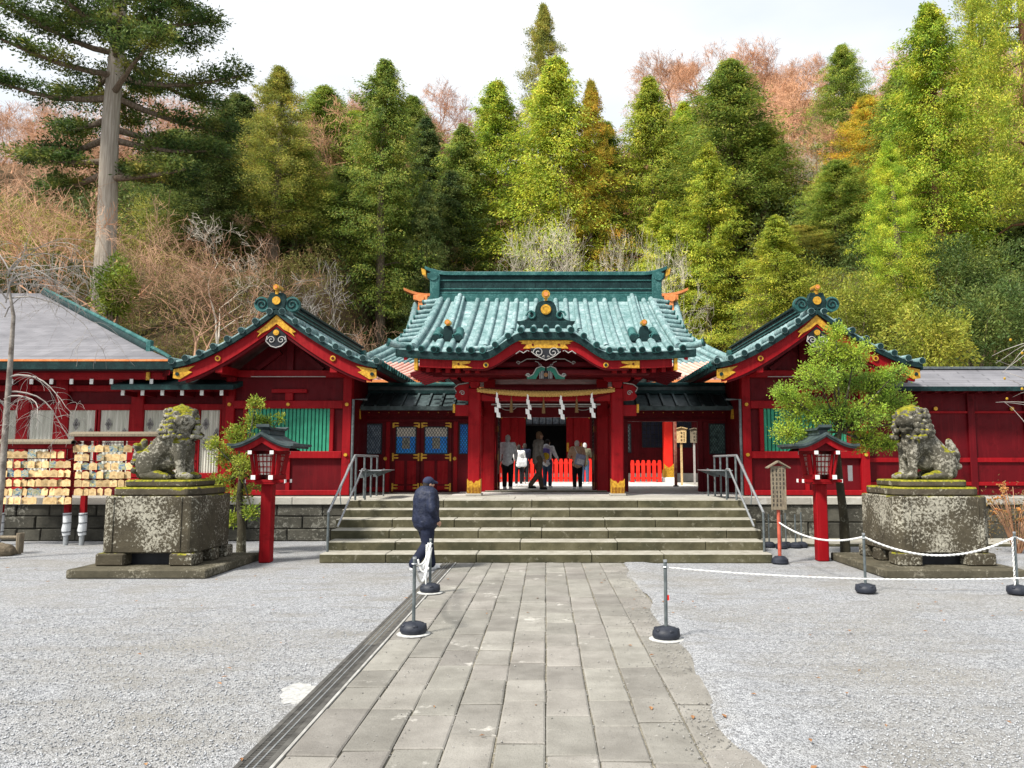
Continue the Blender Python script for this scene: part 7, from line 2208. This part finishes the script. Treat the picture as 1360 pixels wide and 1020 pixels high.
def conifer(u, v, wpx, D, kind, mat, label, rtrunk=0.30, bark=BARK, rz=None, name='cypress_tree', dz=0.0):
    top = at(u, v, D)
    zb = hill_z(top.x, D) - 0.1 + dz
    if D < 45 and abs(top.x) < 8: zb = PZ
    H = top.z - zb
    Rm = wpx / F * D / 2 * 1.25
    t = thing(name, (top.x, D, zb), label, 'tree', 'conifers on the slope behind the shrine')
    t.rotation_euler[2] = rz if rz is not None else (u * 0.7) % 6.28
    trunk_tube(H, rtrunk, u, bark).build('trunk', bark, t, smooth=60, local=True)
    st = {'c0': .12, 'c1': .10, 'c2': .16, 's0': .30, 's1': .16}[kind]
    lm = MB()                                  # limbs reaching into the crown
    rr_ = random.Random(int(u))
    for k in range(22):
        h = st * 0.8 + (0.92 - st) * k / 22
        a = k * 2.4
        L = Rm * (1 - h) ** 0.7 * rr_.uniform(0.5, 0.85)
        lm.tube([(0, 0, h * H), (math.cos(a) * L * .5, math.sin(a) * L * .5, h * H + L * .1), (math.cos(a) * L, math.sin(a) * L, h * H - L * .04)], [rtrunk * .28 * (1 - h) + .02, rtrunk * .16 * (1 - h) + .015, .012], 5)
    stuff(lm.build('limb', bark, t, smooth=60, local=True))
    c = piece('crown', crown_me(kind, mat), t, (0, 0, 0), (0, 0, 0), (Rm / 5.2, Rm / 5.2, H / 26), local=True)
    c.material_slots[0].link = 'OBJECT'
    c.material_slots[0].material = LEAF[mat]
    return t
conifer(372, 92, 120, 46, 's1', 'olive', 'dark olive cedar with bunchy foliage behind the left wing, beside the giant cedar', 0.35, name='cedar_tree')
conifer(318, 128, 150, 50, 'c1', 'dark', 'dense dark cypress behind the giant cedar')
conifer(432, 118, 130, 56, 'c2', 'green', 'dull green cypress rising between the olive cedar and the tall left cypress')
conifer(512, 84, 130, 49, 'c0', 'green', 'tall full green cypress above the left end of the gate roof', 0.34)
conifer(566, 160, 110, 58, 'c1', 'dark', 'dark shaded cypress in the gap above the gate roof')
conifer(660, 112, 140, 60, 'c2', 'fresh', 'deep green cypress just left of the yellow-green one behind the gate', 0.3)
conifer(738, 82, 165, 56, 'c1', 'yellow', 'tall yellow-green cypress directly behind the gate ridge', 0.34)
conifer(722, 10, 90, 72, 's1', 'olive', 'very tall tufted cedar rising above all others behind the gate', 0.4, name='cedar_tree')
conifer(785, 112, 95, 56, 's1', 'rust', 'rust-tinged cedar behind the yellow-green cypress', name='cedar_tree')
conifer(862, 108, 130, 58, 'c2', 'yellow', 'yellow-green cypress above the right end of the gate roof', 0.3)
conifer(968, 84, 165, 54, 'c0', 'green', 'broad pointed green cypress behind the right corridor', 0.34)
conifer(940, 195, 115, 51, 'c1', 'yellow', 'lower yellow-green cypress growing before the broad pointed one', 0.25)
conifer(1118, 62, 95, 60, 'c2', 'green', 'slender dark-topped cypress behind the right wing ridge')
conifer(1150, 130, 120, 52, 's1', 'rust', 'rusty cedar beside the slender cypress above the right wing', name='cedar_tree')
conifer(1232, 10, 150, 42, 'c1', 'fresh', 'large fresh green cypress with visible trunks above the right corridor roof', 0.4, REDBARK)
conifer(1178, 190, 90, 38, 's1', 'fresh', 'smaller bright green cedar in front of the large fresh green cypress', 0.3, name='cedar_tree')
conifer(1345, -120, 150, 38, 's0', 'yellow', 'huge yellow-green cedar with tall bare trunk above the plain red corridor', 0.45, REDBARK, name='cedar_tree')
conifer(1296, -40, 110, 46, 's1', 'yellow', 'yellow-green cedar between the large fresh cypress and the huge cedar', 0.35, REDBARK, name='cedar_tree')
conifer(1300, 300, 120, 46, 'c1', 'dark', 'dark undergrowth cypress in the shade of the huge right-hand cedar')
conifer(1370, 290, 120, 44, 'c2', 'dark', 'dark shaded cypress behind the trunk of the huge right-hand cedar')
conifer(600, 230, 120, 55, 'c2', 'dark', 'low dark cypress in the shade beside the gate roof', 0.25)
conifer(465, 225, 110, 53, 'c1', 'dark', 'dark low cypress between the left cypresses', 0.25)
conifer(1062, 300, 90, 46, 'c2', 'olive', 'low olive cypress below the bare brown slope, behind the right wing', 0.25)

for u, v, w, D, k, mt, l in (
    (475, 150, 110, 60, 'c2', 'yellow', 'yellowish cypress top showing between the two left cypresses'),
    (548, 130, 100, 62, 'c0', 'green', 'green cypress behind the tall left cypress'),
    (615, 170, 120, 57, 'c1', 'green', 'green cypress left of the deep green one behind the gate'),
    (805, 165, 100, 58, 'c0', 'green', 'green cypress in the gap right of the rust-tinged cedar'),
    (908, 140, 110, 60, 'c2', 'fresh', 'fresh green cypress between the two pointed cypresses right of the gate'),
    (1012, 165, 100, 53, 'c1', 'green', 'green cypress leaning on the broad pointed one'),
    (1030, 290, 120, 42, 'c0', 'yellow', 'low yellow-green cypress behind the right wing ridge'),
    (880, 270, 100, 52, 'c0', 'yellow', 'low yellow-green cypress behind the pale bare tree'),
    (1110, 215, 110, 47, 'c2', 'green', 'mid-height green cypress behind the right wing peak'),
    (1195, 95, 130, 46, 'c0', 'green', 'green cypress behind the bright green cedar above the right wing'),
    (395, 190, 120, 48, 'c1', 'green', 'green cypress behind the left wing peak, below the olive cedar'),
    (285, 190, 130, 44, 'c2', 'dark', 'dark cypress right of the giant cedar trunk'),
    (240, 175, 130, 52, 'c0', 'dark', 'dark cypress standing right behind the giant cedar'),
    (565, 250, 90, 49, 'c0', 'dark', 'low dark cypress above the left gate roof edge')):
    conifer(u, v, w, D, k, mt, l, 0.28)

# ---------------- the giant cedar on the left
GD = 33.0
gb = at(138, 350, GD)
gz = hill_z(gb.x, GD)
gc = thing('giant_cedar', (gb.x, GD, gz), 'giant cedar with pale straight trunk and wide dark layered crown behind the office roof', 'tree')
HT = 36.0
pts = [(0.06 * math.sin(k), 0.04 * math.cos(k * 2), -1.0 + (HT + 1) * k / 16) for k in range(17)]
MB().tube(pts, [0.48 * (1 - 0.86 * k / 16) * (1.25 if k == 0 else 1) for k in range(17)], 16).build('trunk', PALEBARK, gc, smooth=60, local=True)
g_ = np.random.default_rng(5)
C, A, Nn, TT = [], [], [], []
for i in range(92):
    z = 7.6 + 27.0 * (i / 92) ** 1.15
    az = i * 2.39996 + g_.normal(0, 0.3)
    q = max(0, (z - 8) / 28)
    L = (5.5 * (1 - q) ** 0.6 + 0.6) * g_.uniform(0.75, 1.12) * (0.62 if i < 7 else 0.95)
    d = np.array([math.cos(az), math.sin(az), 0.0]); sv = np.array([-d[1], d[0], 0.0])
    if math.sin(az) < -0.3 and z < 11.6:        # few limbs on the valley side, so the trunk stays clear
        continue
    P3 = []
    for k in range(6):
        t = k / 5
        P3.append(d * L * t + sv * 0.35 * math.sin(i + 2.2 * t) * t + np.array([0, 0, z - 0.9 * t + 1.1 * t * t + 0.2 * math.sin(i * 1.7 + t * 3)]))
    MB().tube([tuple(p) for p in P3], [0.15 * (1 - q * .6) * (1 - 0.85 * k / 5) + .015 for k in range(6)], 6).build('limb', BARK, gc, smooth=60, local=True)
    ncl = int(8 + L * 5.2)
    for k in range(ncl):
        t = 0.25 + 0.8 * g_.random() ** 0.8
        lat = g_.normal(0, 0.20 + 0.22 * L * 0.25)
        j = min(4, int(t * 5)); fr = t * 5 - j
        c = P3[j] * (1 - fr) + P3[min(5, j + 1)] * fr + sv * lat + np.array([0, 0, g_.normal(0.12, 0.13)])
        n = int(g_.uniform(70, 110) * (1 if z < 19 else .35))
        off = g_.normal(0, 1, (n, 3)) * np.array([0.27, 0.27, 0.13])
        TT.append(np.full(n, np.clip(g_.normal(0, .6), -1.2, 1.4))); C.append(c + off); A.append(off * 2.0 + g_.normal(0, .4, (n, 3)) + d * .3); Nn.append(g_.normal(0, .7, (n, 3)) + np.array([0, 0, .8]))
C, A, Nn = np.concatenate(C), np.concatenate(A), np.concatenate(Nn)
v_, f_ = leaf_quads(C, A, Nn, 0.19 * g_.uniform(.6, 1.3, len(C)), 0.065 * g_.uniform(.6, 1.3, len(C)))
piece('crown', raw_mesh('crown', v_, f_, leafmat('giant_cedar_needles', [(0.035, 0.07, 0.022), (0.085, 0.135, 0.03), (0.24, 0.235, 0.045)], 0.34, 0.8, 0.7), np.concatenate(TT)), gc, (0, 0, 0), local=True)

# ---------------- bare trees
def bare_mesh(seed, H, spread, levels, r0, droop=0.0, kids=(3, 4), twig=0.006, rise=0.5):
    g_ = random.Random(seed)
    trunk, tw = MB(), MB()
    def grow(p, d, L, r, lev):
        pts, rad = [p], [r]
        n = 4 if lev < levels - 1 else 3
        for k in range(n):
            d = (d + Vector((g_.gauss(0, .16), g_.gauss(0, .16), g_.gauss(0, .10) + (0.04 if lev < 2 else -droop)))).normalized()
            p = p + d * L / n
            pts.append(p); rad.append(max(r * (1 - 0.62 * (k + 1) / n), twig))
        (trunk if lev < 2 else tw).tube(pts, rad, 7 if lev == 0 else (5 if lev == 1 else 3), caps=False)
        if lev >= levels: return
        for q in range(g_.randint(*kids)):
            t = g_.uniform(0.35, 1.0) if q else 1.0
            i = min(n - 1, int(t * n)); b = pts[i].lerp(pts[i + 1], t * n - i) if t < 1 else pts[-1]
            a = g_.uniform(0, 2 * PI)
            side = d.cross(Vector((math.cos(a), math.sin(a), 0.3))).normalized()
            nd = (d * g_.uniform(.45, .9) + side * spread * g_.uniform(.6, 1.2) + Vector((0, 0, rise * (0.3 if lev else .2)))).normalized()
            grow(b, nd, L * g_.uniform(.58, .80), max(rad[i] * .68, twig), lev + 1)
    grow(Vector((0, 0, -0.3)), Vector((g_.gauss(0, .08), g_.gauss(0, .08), 1)).normalized(), H * 0.34, r0, 0)
    return trunk, tw
TW = {
    'pink': surf('pinkish_twigs', (0.34, 0.19, 0.115), (0.54, 0.335, 0.22), 1.5, 0.9, rnd=0.3),
    'brown': surf('russet_twigs', (0.40, 0.21, 0.12), (0.62, 0.35, 0.21), 1.5, 0.9, rnd=0.35),
    'pale': surf('pale_twigs', (0.48, 0.42, 0.34), (0.70, 0.63, 0.54), 3, 0.9),
    'grey': surf('silver_grey_twigs', (0.20, 0.18, 0.165), (0.36, 0.335, 0.31), 3, 0.9),
}
BM = {}
for key, (seed, H, sp_, lev, r0) in {'a': (3, 9, .75, 6, .12), 'b': (8, 9, .9, 6, .12), 'c': (15, 9, .65, 6, .13)}.items():
    tr, tw = bare_mesh(seed, H, sp_, lev, r0, twig=0.008)
    BM[key] = (tr, tw)
for key, (seed, H, sp_, lev, r0) in {'p': (23, 9, .75, 6, .12), 'q': (28, 9, .9, 6, .11), 'r': (36, 9, .62, 6, .12)}.items():
    BM[key] = bare_mesh(seed, H, sp_, lev, r0, twig=0.0045, kids=(2, 4))
BM['f'] = bare_mesh(52, 9, 0.75, 6, .055, twig=0.003, kids=(3, 4), rise=1.0)
_bm = {}
def bare(x, y, z, key, mat, sc, rz, label, group=None, bark=None, name='bare_tree', sxy=1.0):
    k = (key, mat)
    if k not in _bm:
        tr, tw = BM[key]
        _bm[k] = (tr.mesh('trunk', bark or TW[mat], 60), tw.mesh('twigs', TW[mat], 0))
    t = thing(name, (x, y, z), label, 'tree', group)
    t.rotation_euler[2] = rz
    t.scale = (sc * sxy, sc * sxy, sc)
    piece('trunk', _bm[k][0], t, (0, 0, 0), local=True)
    piece('twigs', _bm[k][1], t, (0, 0, 0), local=True)
    return t
g_ = random.Random(31)
n_b = 0
tries = 0
while n_b < 210 and tries < 3000:
    tries += 1
    y = g_.uniform(52, 112) if g_.random() < 0.9 else g_.uniform(30, 52)
    x = g_.uniform(-0.75, 0.75) * y
    if y < 52 and not (x < -13): continue
    z = hill_z(x, y)
    if z < 4: continue
    mat = 'brown' if (x > 0 or g_.random() < .35) else 'pink'
    bare(x, y, z - 0.2, g_.choice('abc') if y > 52 else g_.choice('pqr'), mat, g_.uniform(.75, 1.15) * (0.62 if y < 45 else 1.0), g_.uniform(0, 6.28),
         'bare russet twigged tree on the upper hillside' if mat == 'brown' else 'bare pinkish twigged tree on the hillside', 'bare russet trees on the hillside' if mat == 'brown' else 'bare pinkish trees on the hillside', sxy=1.15)
    n_b += 1
def bare_at(u, v, D, key, mat, htop, label, rz=0.0, sxy=1.2):
    p = at(u, v, D)
    z = min(p.z, hill_z(p.x, D)) - 0.2 if D > 27 else 0
    tp = vz(htop, D)
    hmax = max(q[2] for q in BM[key][1].v)
    return bare(p.x, D, z, key, mat, max(0.3, (tp - z) / hmax), rz, label, sxy=sxy)
bare_at(290, 440, 31.5, 'q', 'pale', 285, 'pale stemmed bare tree with pinkish tips behind the left wing roof', 0.4, 1.0)
bare_at(250, 440, 30.0, 'p', 'pink', 300, 'pinkish bare tree leaning over the office roof end', 1.9, 1.0)
bare_at(335, 440, 33.0, 'r', 'pink', 290, 'pinkish bare tree beside the pale stemmed one behind the left wing', 2.9, 1.1)
bare_at(420, 440, 31.0, 'q', 'grey', 342, 'small silver-grey bare tree behind the left wing ridge', 4.1, 0.75)
bare_at(480, 450, 36.0, 'p', 'pink', 395, 'low pinkish bare tree between the left wing and the gate roof', 3.0, 0.9)
bare_at(700, 358, 45.4, 'f', 'pale', 272, 'pale spreading bare tree just above the gate ridge', 0.8, 0.62)
bare_at(862, 365, 45.4, 'f', 'pale', 292, 'pale bare tree above the right end of the gate roof', 2.0, 0.42)
bare_at(1075, 330, 56.0, 'p', 'pale', 165, 'tall pale bare tree on the brown slope above the right wing', 2.2, 0.8)
bare_at(128, 420, 30.5, 'r', 'brown', 190, 'red-brown twisted bare tree beside the giant cedar trunk', 1.2, 1.2)
bare_at(45, 420, 31.5, 'p', 'pink', 215, 'pinkish bare tree behind the office roof, left of the giant cedar', 0.2, 1.2)

# ---------------- shrubs and undergrowth
def shrub(u, v, D, rx_, rz_, n, mat, label, leaf=(0.16, 0.06), name='shrub', zoff=0.0, dense=0.6):
    p = at(u, v, D)
    g_ = np.random.default_rng(int(u * 7 + v))
    a = norm(g_.normal(0, 1, (n, 3))) * (g_.random((n, 1)) ** dense)
    lob = 1 + 0.25 * np.sin(a[:, :1] * 6 + u) * np.cos(a[:, 2:] * 5 + v)
    c = a * np.array([rx_, rx_, rz_]) * lob
    t = thing(name, (p.x, D, p.z - rz_), label, 'shrub')
    v_, f_ = leaf_quads(c + np.array([0, 0, rz_]), a + g_.normal(0, .6, (n, 3)), g_.normal(0, .8, (n, 3)) + np.array([0, 0, .6]), leaf[0] * g_.uniform(.6, 1.3, n), leaf[1] * g_.uniform(.6, 1.3, n))
    piece('foliage', raw_mesh('foliage', v_, f_, mat), t, (0, 0, 0), local=True)
    st_ = MB()
    for k in range(5):
        an_ = k * 1.26
        st_.tube([(0.1 * math.cos(an_), 0.1 * math.sin(an_), -0.6), (rx_ * .4 * math.cos(an_), rx_ * .4 * math.sin(an_), rz_ * 1.2)], [0.05, 0.015], 5)
    st_.build('stem', BARK, t, smooth=60, local=True)
    return t
BAMBOO = leafmat('pale_bamboo', [(0.16, 0.20, 0.04), (0.38, 0.38, 0.07), (0.55, 0.48, 0.12)], 0.35, 0.6)
for u, v, D, rx_, rz_, l in ((20, 300, 40, 2.2, 1.8, 'pale yellow-green bamboo clump high on the slope left of the giant cedar'), (70, 325, 38, 2.4, 1.9, 'yellow-green bamboo clump beside the giant cedar trunk'), (60, 372, 35, 2.6, 1.6, 'dull green bamboo thicket just above the office roof'), (10, 385, 34, 1.8, 1.4, 'green bamboo thicket above the office roof beside the weeping tree'), (215, 300, 44, 2.4, 2.0, 'yellow-green thicket behind the pinkish bare trees')):
    shrub(u, v, D, rx_, rz_, 5200, BAMBOO if v < 360 else leafmat('dull_bamboo_%d' % u, [(0.06, 0.08, 0.02), (0.14, 0.15, 0.04), (0.22, 0.21, 0.07)]), l, (0.26, 0.05), 'bamboo_clump')
shrub(152, 385, 29.5, 0.85, 1.3, 4200, leafmat('juniper_leaf', [(0.05, 0.09, 0.012), (0.13, 0.19, 0.02), (0.24, 0.27, 0.04)]), 'bright green conifer bush at the foot of the giant cedar', (0.18, 0.06))
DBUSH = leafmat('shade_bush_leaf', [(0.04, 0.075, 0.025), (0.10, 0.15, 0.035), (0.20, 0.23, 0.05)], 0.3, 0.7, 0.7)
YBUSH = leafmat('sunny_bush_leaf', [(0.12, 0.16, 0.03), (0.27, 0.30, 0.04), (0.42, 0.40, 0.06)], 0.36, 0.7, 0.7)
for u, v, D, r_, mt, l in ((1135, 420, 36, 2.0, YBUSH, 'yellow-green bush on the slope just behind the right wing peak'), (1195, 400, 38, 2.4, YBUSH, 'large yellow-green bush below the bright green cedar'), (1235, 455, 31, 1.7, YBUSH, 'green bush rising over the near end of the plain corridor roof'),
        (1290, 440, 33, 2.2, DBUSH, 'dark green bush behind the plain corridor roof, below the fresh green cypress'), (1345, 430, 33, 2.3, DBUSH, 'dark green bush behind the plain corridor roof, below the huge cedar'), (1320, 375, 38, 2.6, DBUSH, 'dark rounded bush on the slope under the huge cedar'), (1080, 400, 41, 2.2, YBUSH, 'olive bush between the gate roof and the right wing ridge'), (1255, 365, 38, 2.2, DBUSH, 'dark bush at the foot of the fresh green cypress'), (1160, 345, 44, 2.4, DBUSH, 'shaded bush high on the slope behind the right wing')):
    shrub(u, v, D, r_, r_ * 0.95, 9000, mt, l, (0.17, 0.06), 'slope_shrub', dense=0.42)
# leaf-and-twig undergrowth covering the lower slope: one mass nobody could count
def undergrowth(name, xr, yr, n, mat, label, size, hgt):
    g_ = np.random.default_rng(len(name) + n)
    x = g_.uniform(*xr, n); y = g_.uniform(*yr, n)
    z = np.array([hill_z(a, b) for a, b in zip(x, y)])
    cl = 0.5 + 0.5 * np.sin(x * 1.3 + 2 * np.sin(y * .7)) * np.cos(y * 1.1)
    ok = z > 0.6
    c = np.stack([x, y, z + hgt * g_.random(n) * (0.35 + cl)], 1)[ok]
    m_ = len(c)
    v_, f_ = leaf_quads(c, g_.normal(0, 1, (m_, 3)) + np.array([0, 0, .8]), g_.normal(0, 1, (m_, 3)), size[0] * g_.uniform(.5, 1.4, m_), size[1] * g_.uniform(.5, 1.4, m_))
    o = bpy.data.objects.new(name, raw_mesh(name, v_, f_, mat)); COL.objects.link(o)
    o['label'] = label; o['category'] = 'undergrowth'
    return stuff(o)
undergrowth('twig_brush', (-34, -4), (24, 48), 13000, leafmat('dry_brush', [(0.16, 0.085, 0.045), (0.30, 0.165, 0.09), (0.38, 0.25, 0.15)], 0.2, 0.5, 0.7), 'dry russet brush covering the slope behind the left buildings', (0.42, 0.022), 1.5)
undergrowth('green_undergrowth', (-40, 40), (46, 62), 60000, leafmat('shade_undergrowth', [(0.05, 0.09, 0.03), (0.12, 0.16, 0.04), (0.2, 0.22, 0.05)], 0.2, 0.4, 0.7), 'dark green undergrowth filling the slope between the cypress trunks', (0.34, 0.12), 2.6)
undergrowth('olive_undergrowth', (-36, -10), (24, 47), 60000, leafmat('olive_undergrowth_leaf', [(0.10, 0.11, 0.03), (0.24, 0.22, 0.06), (0.40, 0.34, 0.10)], 0.3, 0.35, 0.7), 'olive and yellow-green undergrowth on the slope behind the office roof', (0.20, 0.06), 1.3)
undergrowth('slope_bush', (9, 40), (27, 46), 110000, LEAF['dark'], 'dark bushes under the right-hand conifers', (0.15, 0.05), 2.2)  # dark leaf colour stands in for the shade under the conifers

# ---------------- leafy garden trees by the terrace
def garden_tree(base, segs, crown_blobs, n, mat, leaf, label, name, seed, bark, rt):
    g_ = np.random.default_rng(seed)
    t = thing(name, base, label, 'tree')
    b = Vector(base)
    MB().tube([Vector(p) - b for p in segs], [rt * (1 - 0.55 * k / (len(segs) - 1)) for k in range(len(segs))], 9).build('trunk', bark, t, smooth=60, local=True)
    lm = MB()
    C, A, Nn = [], [], []
    tip = Vector(segs[-1]) - b
    for (c, r) in crown_blobs:
        c = Vector(c) - b
        mid = tip.lerp(c, 0.5) + Vector((0, 0, -0.08))
        lm.tube([tip - Vector((0, 0, 0.12)), mid, c], [0.028, 0.018, 0.008], 5)
        nn = int(n * (r[0] * r[1] * r[2]) ** 0.5)
        # sprays: twig tips carrying a few leaves each
        nsp = max(6, nn // 9)
        a = norm(g_.normal(0, 1, (nsp, 3))) * g_.random((nsp, 1)) ** 0.45
        tips = a * np.array(r) + np.array(c)
        for q in range(nsp):
            if q % 3 == 0:
                tp_ = Vector(tips[q])
                lm.tube([c.lerp(tp_, 0.1), c.lerp(tp_, 0.6) + Vector((0, 0, -.01)), tp_], [0.006, 0.005, 0.003], 3, caps=False)
            m_ = int(g_.integers(6, 12))
            off = g_.normal(0, 0.042, (m_, 3))
            C.append(tips[q] + off); A.append(a[q] * .6 + off * 14 + np.array([0, 0, .25])); Nn.append(g_.normal(0, .6, (m_, 3)) + np.array([0, -.2, .8]))
    lm.build('branches', bark, t, smooth=60, local=True)
    C, A, Nn = np.concatenate(C), np.concatenate(A), np.concatenate(Nn)
    v_, f_ = leaf_quads(C, A, Nn, leaf[0] * g_.uniform(.6, 1.3, len(C)), leaf[1] * g_.uniform(.6, 1.3, len(C)))
    piece('crown', raw_mesh('crown', v_, f_, mat), t, (0, 0, 0), local=True)
    return t
MOSSBARK = lichen('mossy_bark', (0.03, 0.026, 0.018), (0.09, 0.08, 0.05), (0.20, 0.20, 0.15), 0.5, 0.2, 16)
GL = leafmat('glossy_garden_leaf', [(0.20, 0.34, 0.07), (0.36, 0.52, 0.06), (0.52, 0.62, 0.07)], 0.4, 1.6, 0.7, 0.04)
GL2 = leafmat('young_shrub_leaf', [(0.13, 0.22, 0.03), (0.30, 0.38, 0.04), (0.52, 0.52, 0.10)], 0.35, 2.0, 0.8, 0.06)
TD = 15.2
q = lambda u, v, d=TD: tuple(at(u, v, d))
bs = Vector((at(1123, 738, TD).x, TD, 0))
blobs = []
rr = random.Random(41)
for u, v, r_ in ((1100, 465, .40), (1135, 470, .42), (1085, 500, .46), (1125, 505, .5), (1165, 510, .45), (1060, 540, .46), (1100, 550, .5), (1145, 550, .5), (1185, 535, .42), (1050, 575, .40), (1090, 590, .36), (1150, 585, .40), (1200, 560, .34), (1040, 520, .28), (1110, 440, .24), (1190, 495, .26), (1180, 590, .26)):
    blobs.append((q(u, v, TD + rr.uniform(-.5, .5)), (r_ * .98, r_, r_ * .70)))
garden_tree(tuple(bs), [tuple(bs), q(1121, 690), q(1115, 640), q(1112, 600), q(1116, 565)], blobs, 9500, GL, (0.052, 0.024), 'leafy bright green tree with mossy trunk behind the right lantern', 'garden_tree', 3, MOSSBARK, 0.10)
TD2 = 15.0
bs = gnd(320, 736); TD2 = bs.y
blobs = []
for u, v, r_ in ((340, 535, .18), (335, 560, .24), (315, 580, .30), (345, 590, .28), (300, 605, .30), (325, 620, .30), (295, 640, .26), (318, 655, .26), (345, 640, .22), (355, 560, .16), (310, 690, .18), (335, 680, .18), (372, 555, .10), (285, 590, .18)):
    blobs.append((q(u, v, TD2 + rr.uniform(-.25, .25)), (r_, r_, r_ * .8)))
garden_tree((bs.x, bs.y, 0), [(bs.x, bs.y, 0), q(321, 700, TD2), q(318, 660, TD2), q(322, 620, TD2)], blobs, 6500, GL2, (0.062, 0.026), 'young leafy shrub tree with dark trunk between the left pedestal and lantern', 'young_tree', 5, MOSSBARK, 0.10)
# paper label on the garden tree trunk
lb = at(1129, 625, TD - 0.16)
tag(MB().box(lb.x - .045, lb.x + .045, lb.y - .004, lb.y + .004, lb.z - .2, lb.z + .1).build('paper_label', PAPER, None, smooth=0), 'white paper strip hung on the mossy trunk of the garden tree', 'paper label')

# ---------------- weeping bare tree at the left edge
wt = thing('weeping_tree', (at(-8, 735, 15.0).x, 15.0, 0), 'bare weeping tree with pale drooping twigs before the office', 'tree')
b = Vector((at(-8, 735, 15.0).x, 15.0, 0))
tpts = [Vector(q(-8, 735, 15)), Vector(q(2, 640, 15)), Vector(q(8, 560, 15)), Vector(q(14, 480, 15)), Vector(q(18, 420, 15)), Vector(q(10, 370, 15))]
tpts[0].z = 0
MB().tube([p - b for p in tpts], [.07, .062, .055, .048, .035, .018], 9).build('trunk', surf('pale_cherry_bark', (0.12, 0.10, 0.085), (0.30, 0.27, 0.24), 6, 0.9, 0.6, 20), wt, smooth=60, local=True)
g2 = random.Random(77)
tw = MB()
def droop_twig(p, d, L, r, lev):
    pts, rad = [p], [r]
    n = 9
    for k in range(n):
        d = (d + Vector((g2.gauss(0, .13), g2.gauss(0, .13), -.16 + g2.gauss(0, .09)))).normalized()
        p = p + d * L / n
        pts.append(p); rad.append(max(r * (1 - .85 * (k + 1) / n), .0025))
    tw.tube(pts, rad, 4, caps=False)
    if lev:
        for c in range(g2.randint(4, 6)):
            i = g2.randint(2, n - 1)
            droop_twig(pts[i], (d * .4 + Vector((g2.gauss(0, .6), g2.gauss(0, .6), g2.uniform(-.1, .6)))).normalized(), L * g2.uniform(.35, .6), max(rad[i] * .6, .003), lev - 1)
for k in range(15):
    droop_twig(tpts[5] - b + Vector((0, 0, g2.uniform(-.8, .25))), Vector((g2.uniform(-.5, 1), g2.gauss(0, .5), g2.uniform(.35, 1.0))).normalized(), g2.uniform(1.2, 2.0), .016, 2)
for u, v, dx in ((8, 520, 1), (6, 530, 1), (12, 500, 1), (10, 545, -.2)):
    droop_twig(Vector(q(u, v, 15)) - b, Vector((1 * dx, g2.gauss(0, .2), .36)).normalized(), 1.75, .02, 2)
tw.build('twigs', TW['grey'], wt, smooth=0, local=True)

# ---------------- bare branch and autumn shrub at the right edge
rbp = Vector(at(1400, 735, 15.5)); rbp.z = 0
rt = thing('bare_sapling', tuple(rbp), 'slim bare sapling with pale twigs at the right end of the terrace wall', 'tree')
YLEAF = leafmat('yellow_leaf', [(0.5, 0.3, 0.02), (0.65, 0.42, 0.04)])
sw = MB()
sp_ = [Vector((0, 0, 0)), Vector((.05, 0, 1.5)), Vector((0, 0, 3.0)), Vector((-.05, 0, 4.6))]
sw.tube(sp_, [.06, .05, .04, .02], 7)
for k in range(26):
    z = g2.uniform(2.2, 4.5)
    p = Vector((0, 0, z)); d = Vector((g2.uniform(-1, .5), g2.gauss(0, .4), g2.uniform(-.5, .5))).normalized()
    pts = [p]
    for j in range(5):
        d = (d + Vector((g2.gauss(0, .15), g2.gauss(0, .15), -.06))).normalized(); p = p + d * g2.uniform(.14, .24); pts.append(p)
    sw.tube(pts, [.012, .009, .008, .006, .005, .003], 4, caps=False)
sw.build('trunk', TW['grey'], rt, smooth=60, local=True)
for k in range(9):
    yl = MB().ell((g2.uniform(-.7, .1), g2.gauss(0, .3), g2.uniform(2.6, 4.6)), (.03, .012, .03), None, 6, 4)
    yl.build('yellow_leaf', YLEAF, rt, local=True)
hb = gnd(1345, 745); hb.y = 16.0
hb = Vector((at(1350, 700, 16.0).x, 16.0, 0))
hs = thing('dried_hydrangea', tuple(hb), 'dried hydrangea shrub with orange-brown flower heads beside the right pedestal', 'shrub')
st_, fl = MB(), MB()
for k in range(34):
    a = g2.uniform(0, 2 * PI); L = g2.uniform(.3, .85)
    tp_ = Vector((math.cos(a) * L, math.sin(a) * L * .7, g2.uniform(.55, 1.45)))
    st_.tube([(0.05 * math.cos(a), 0.05 * math.sin(a), 0), tp_ * .55 + Vector((0, 0, .12)), tp_], [.012, .009, .006], 4)
    if k % 3 != 2:
        for j in range(9):
            fl.ell(tp_ + Vector((g2.gauss(0, .035), g2.gauss(0, .035), g2.gauss(0, .022))), (.022, .022, .016), None, 6, 4)
st_.build('stem', TW['brown'], hs, smooth=60, local=True)
fl.build('flower_head', leafmat('dried_flower', [(0.30, 0.09, 0.05), (0.48, 0.22, 0.06), (0.55, 0.36, 0.12)], 0.2, 6), hs, local=True)
bl = MB()
g_ = np.random.default_rng(8)
n = 1500
c = g_.normal(0, 1, (n, 3)) * np.array([.45, .3, .25]) + np.array([0, 0, .75])
v_, f_ = leaf_quads(c, g_.normal(0, 1, (n, 3)), g_.normal(0, 1, (n, 3)), 0.06 * g_.uniform(.6, 1.3, n), 0.022 * g_.uniform(.6, 1.3, n))
piece('dry_foliage', raw_mesh('dry_foliage', v_, f_, leafmat('dry_foliage', [(0.10, 0.07, 0.03), (0.22, 0.15, 0.06), (0.30, 0.24, 0.08)])), hs, (0, 0, 0), local=True)
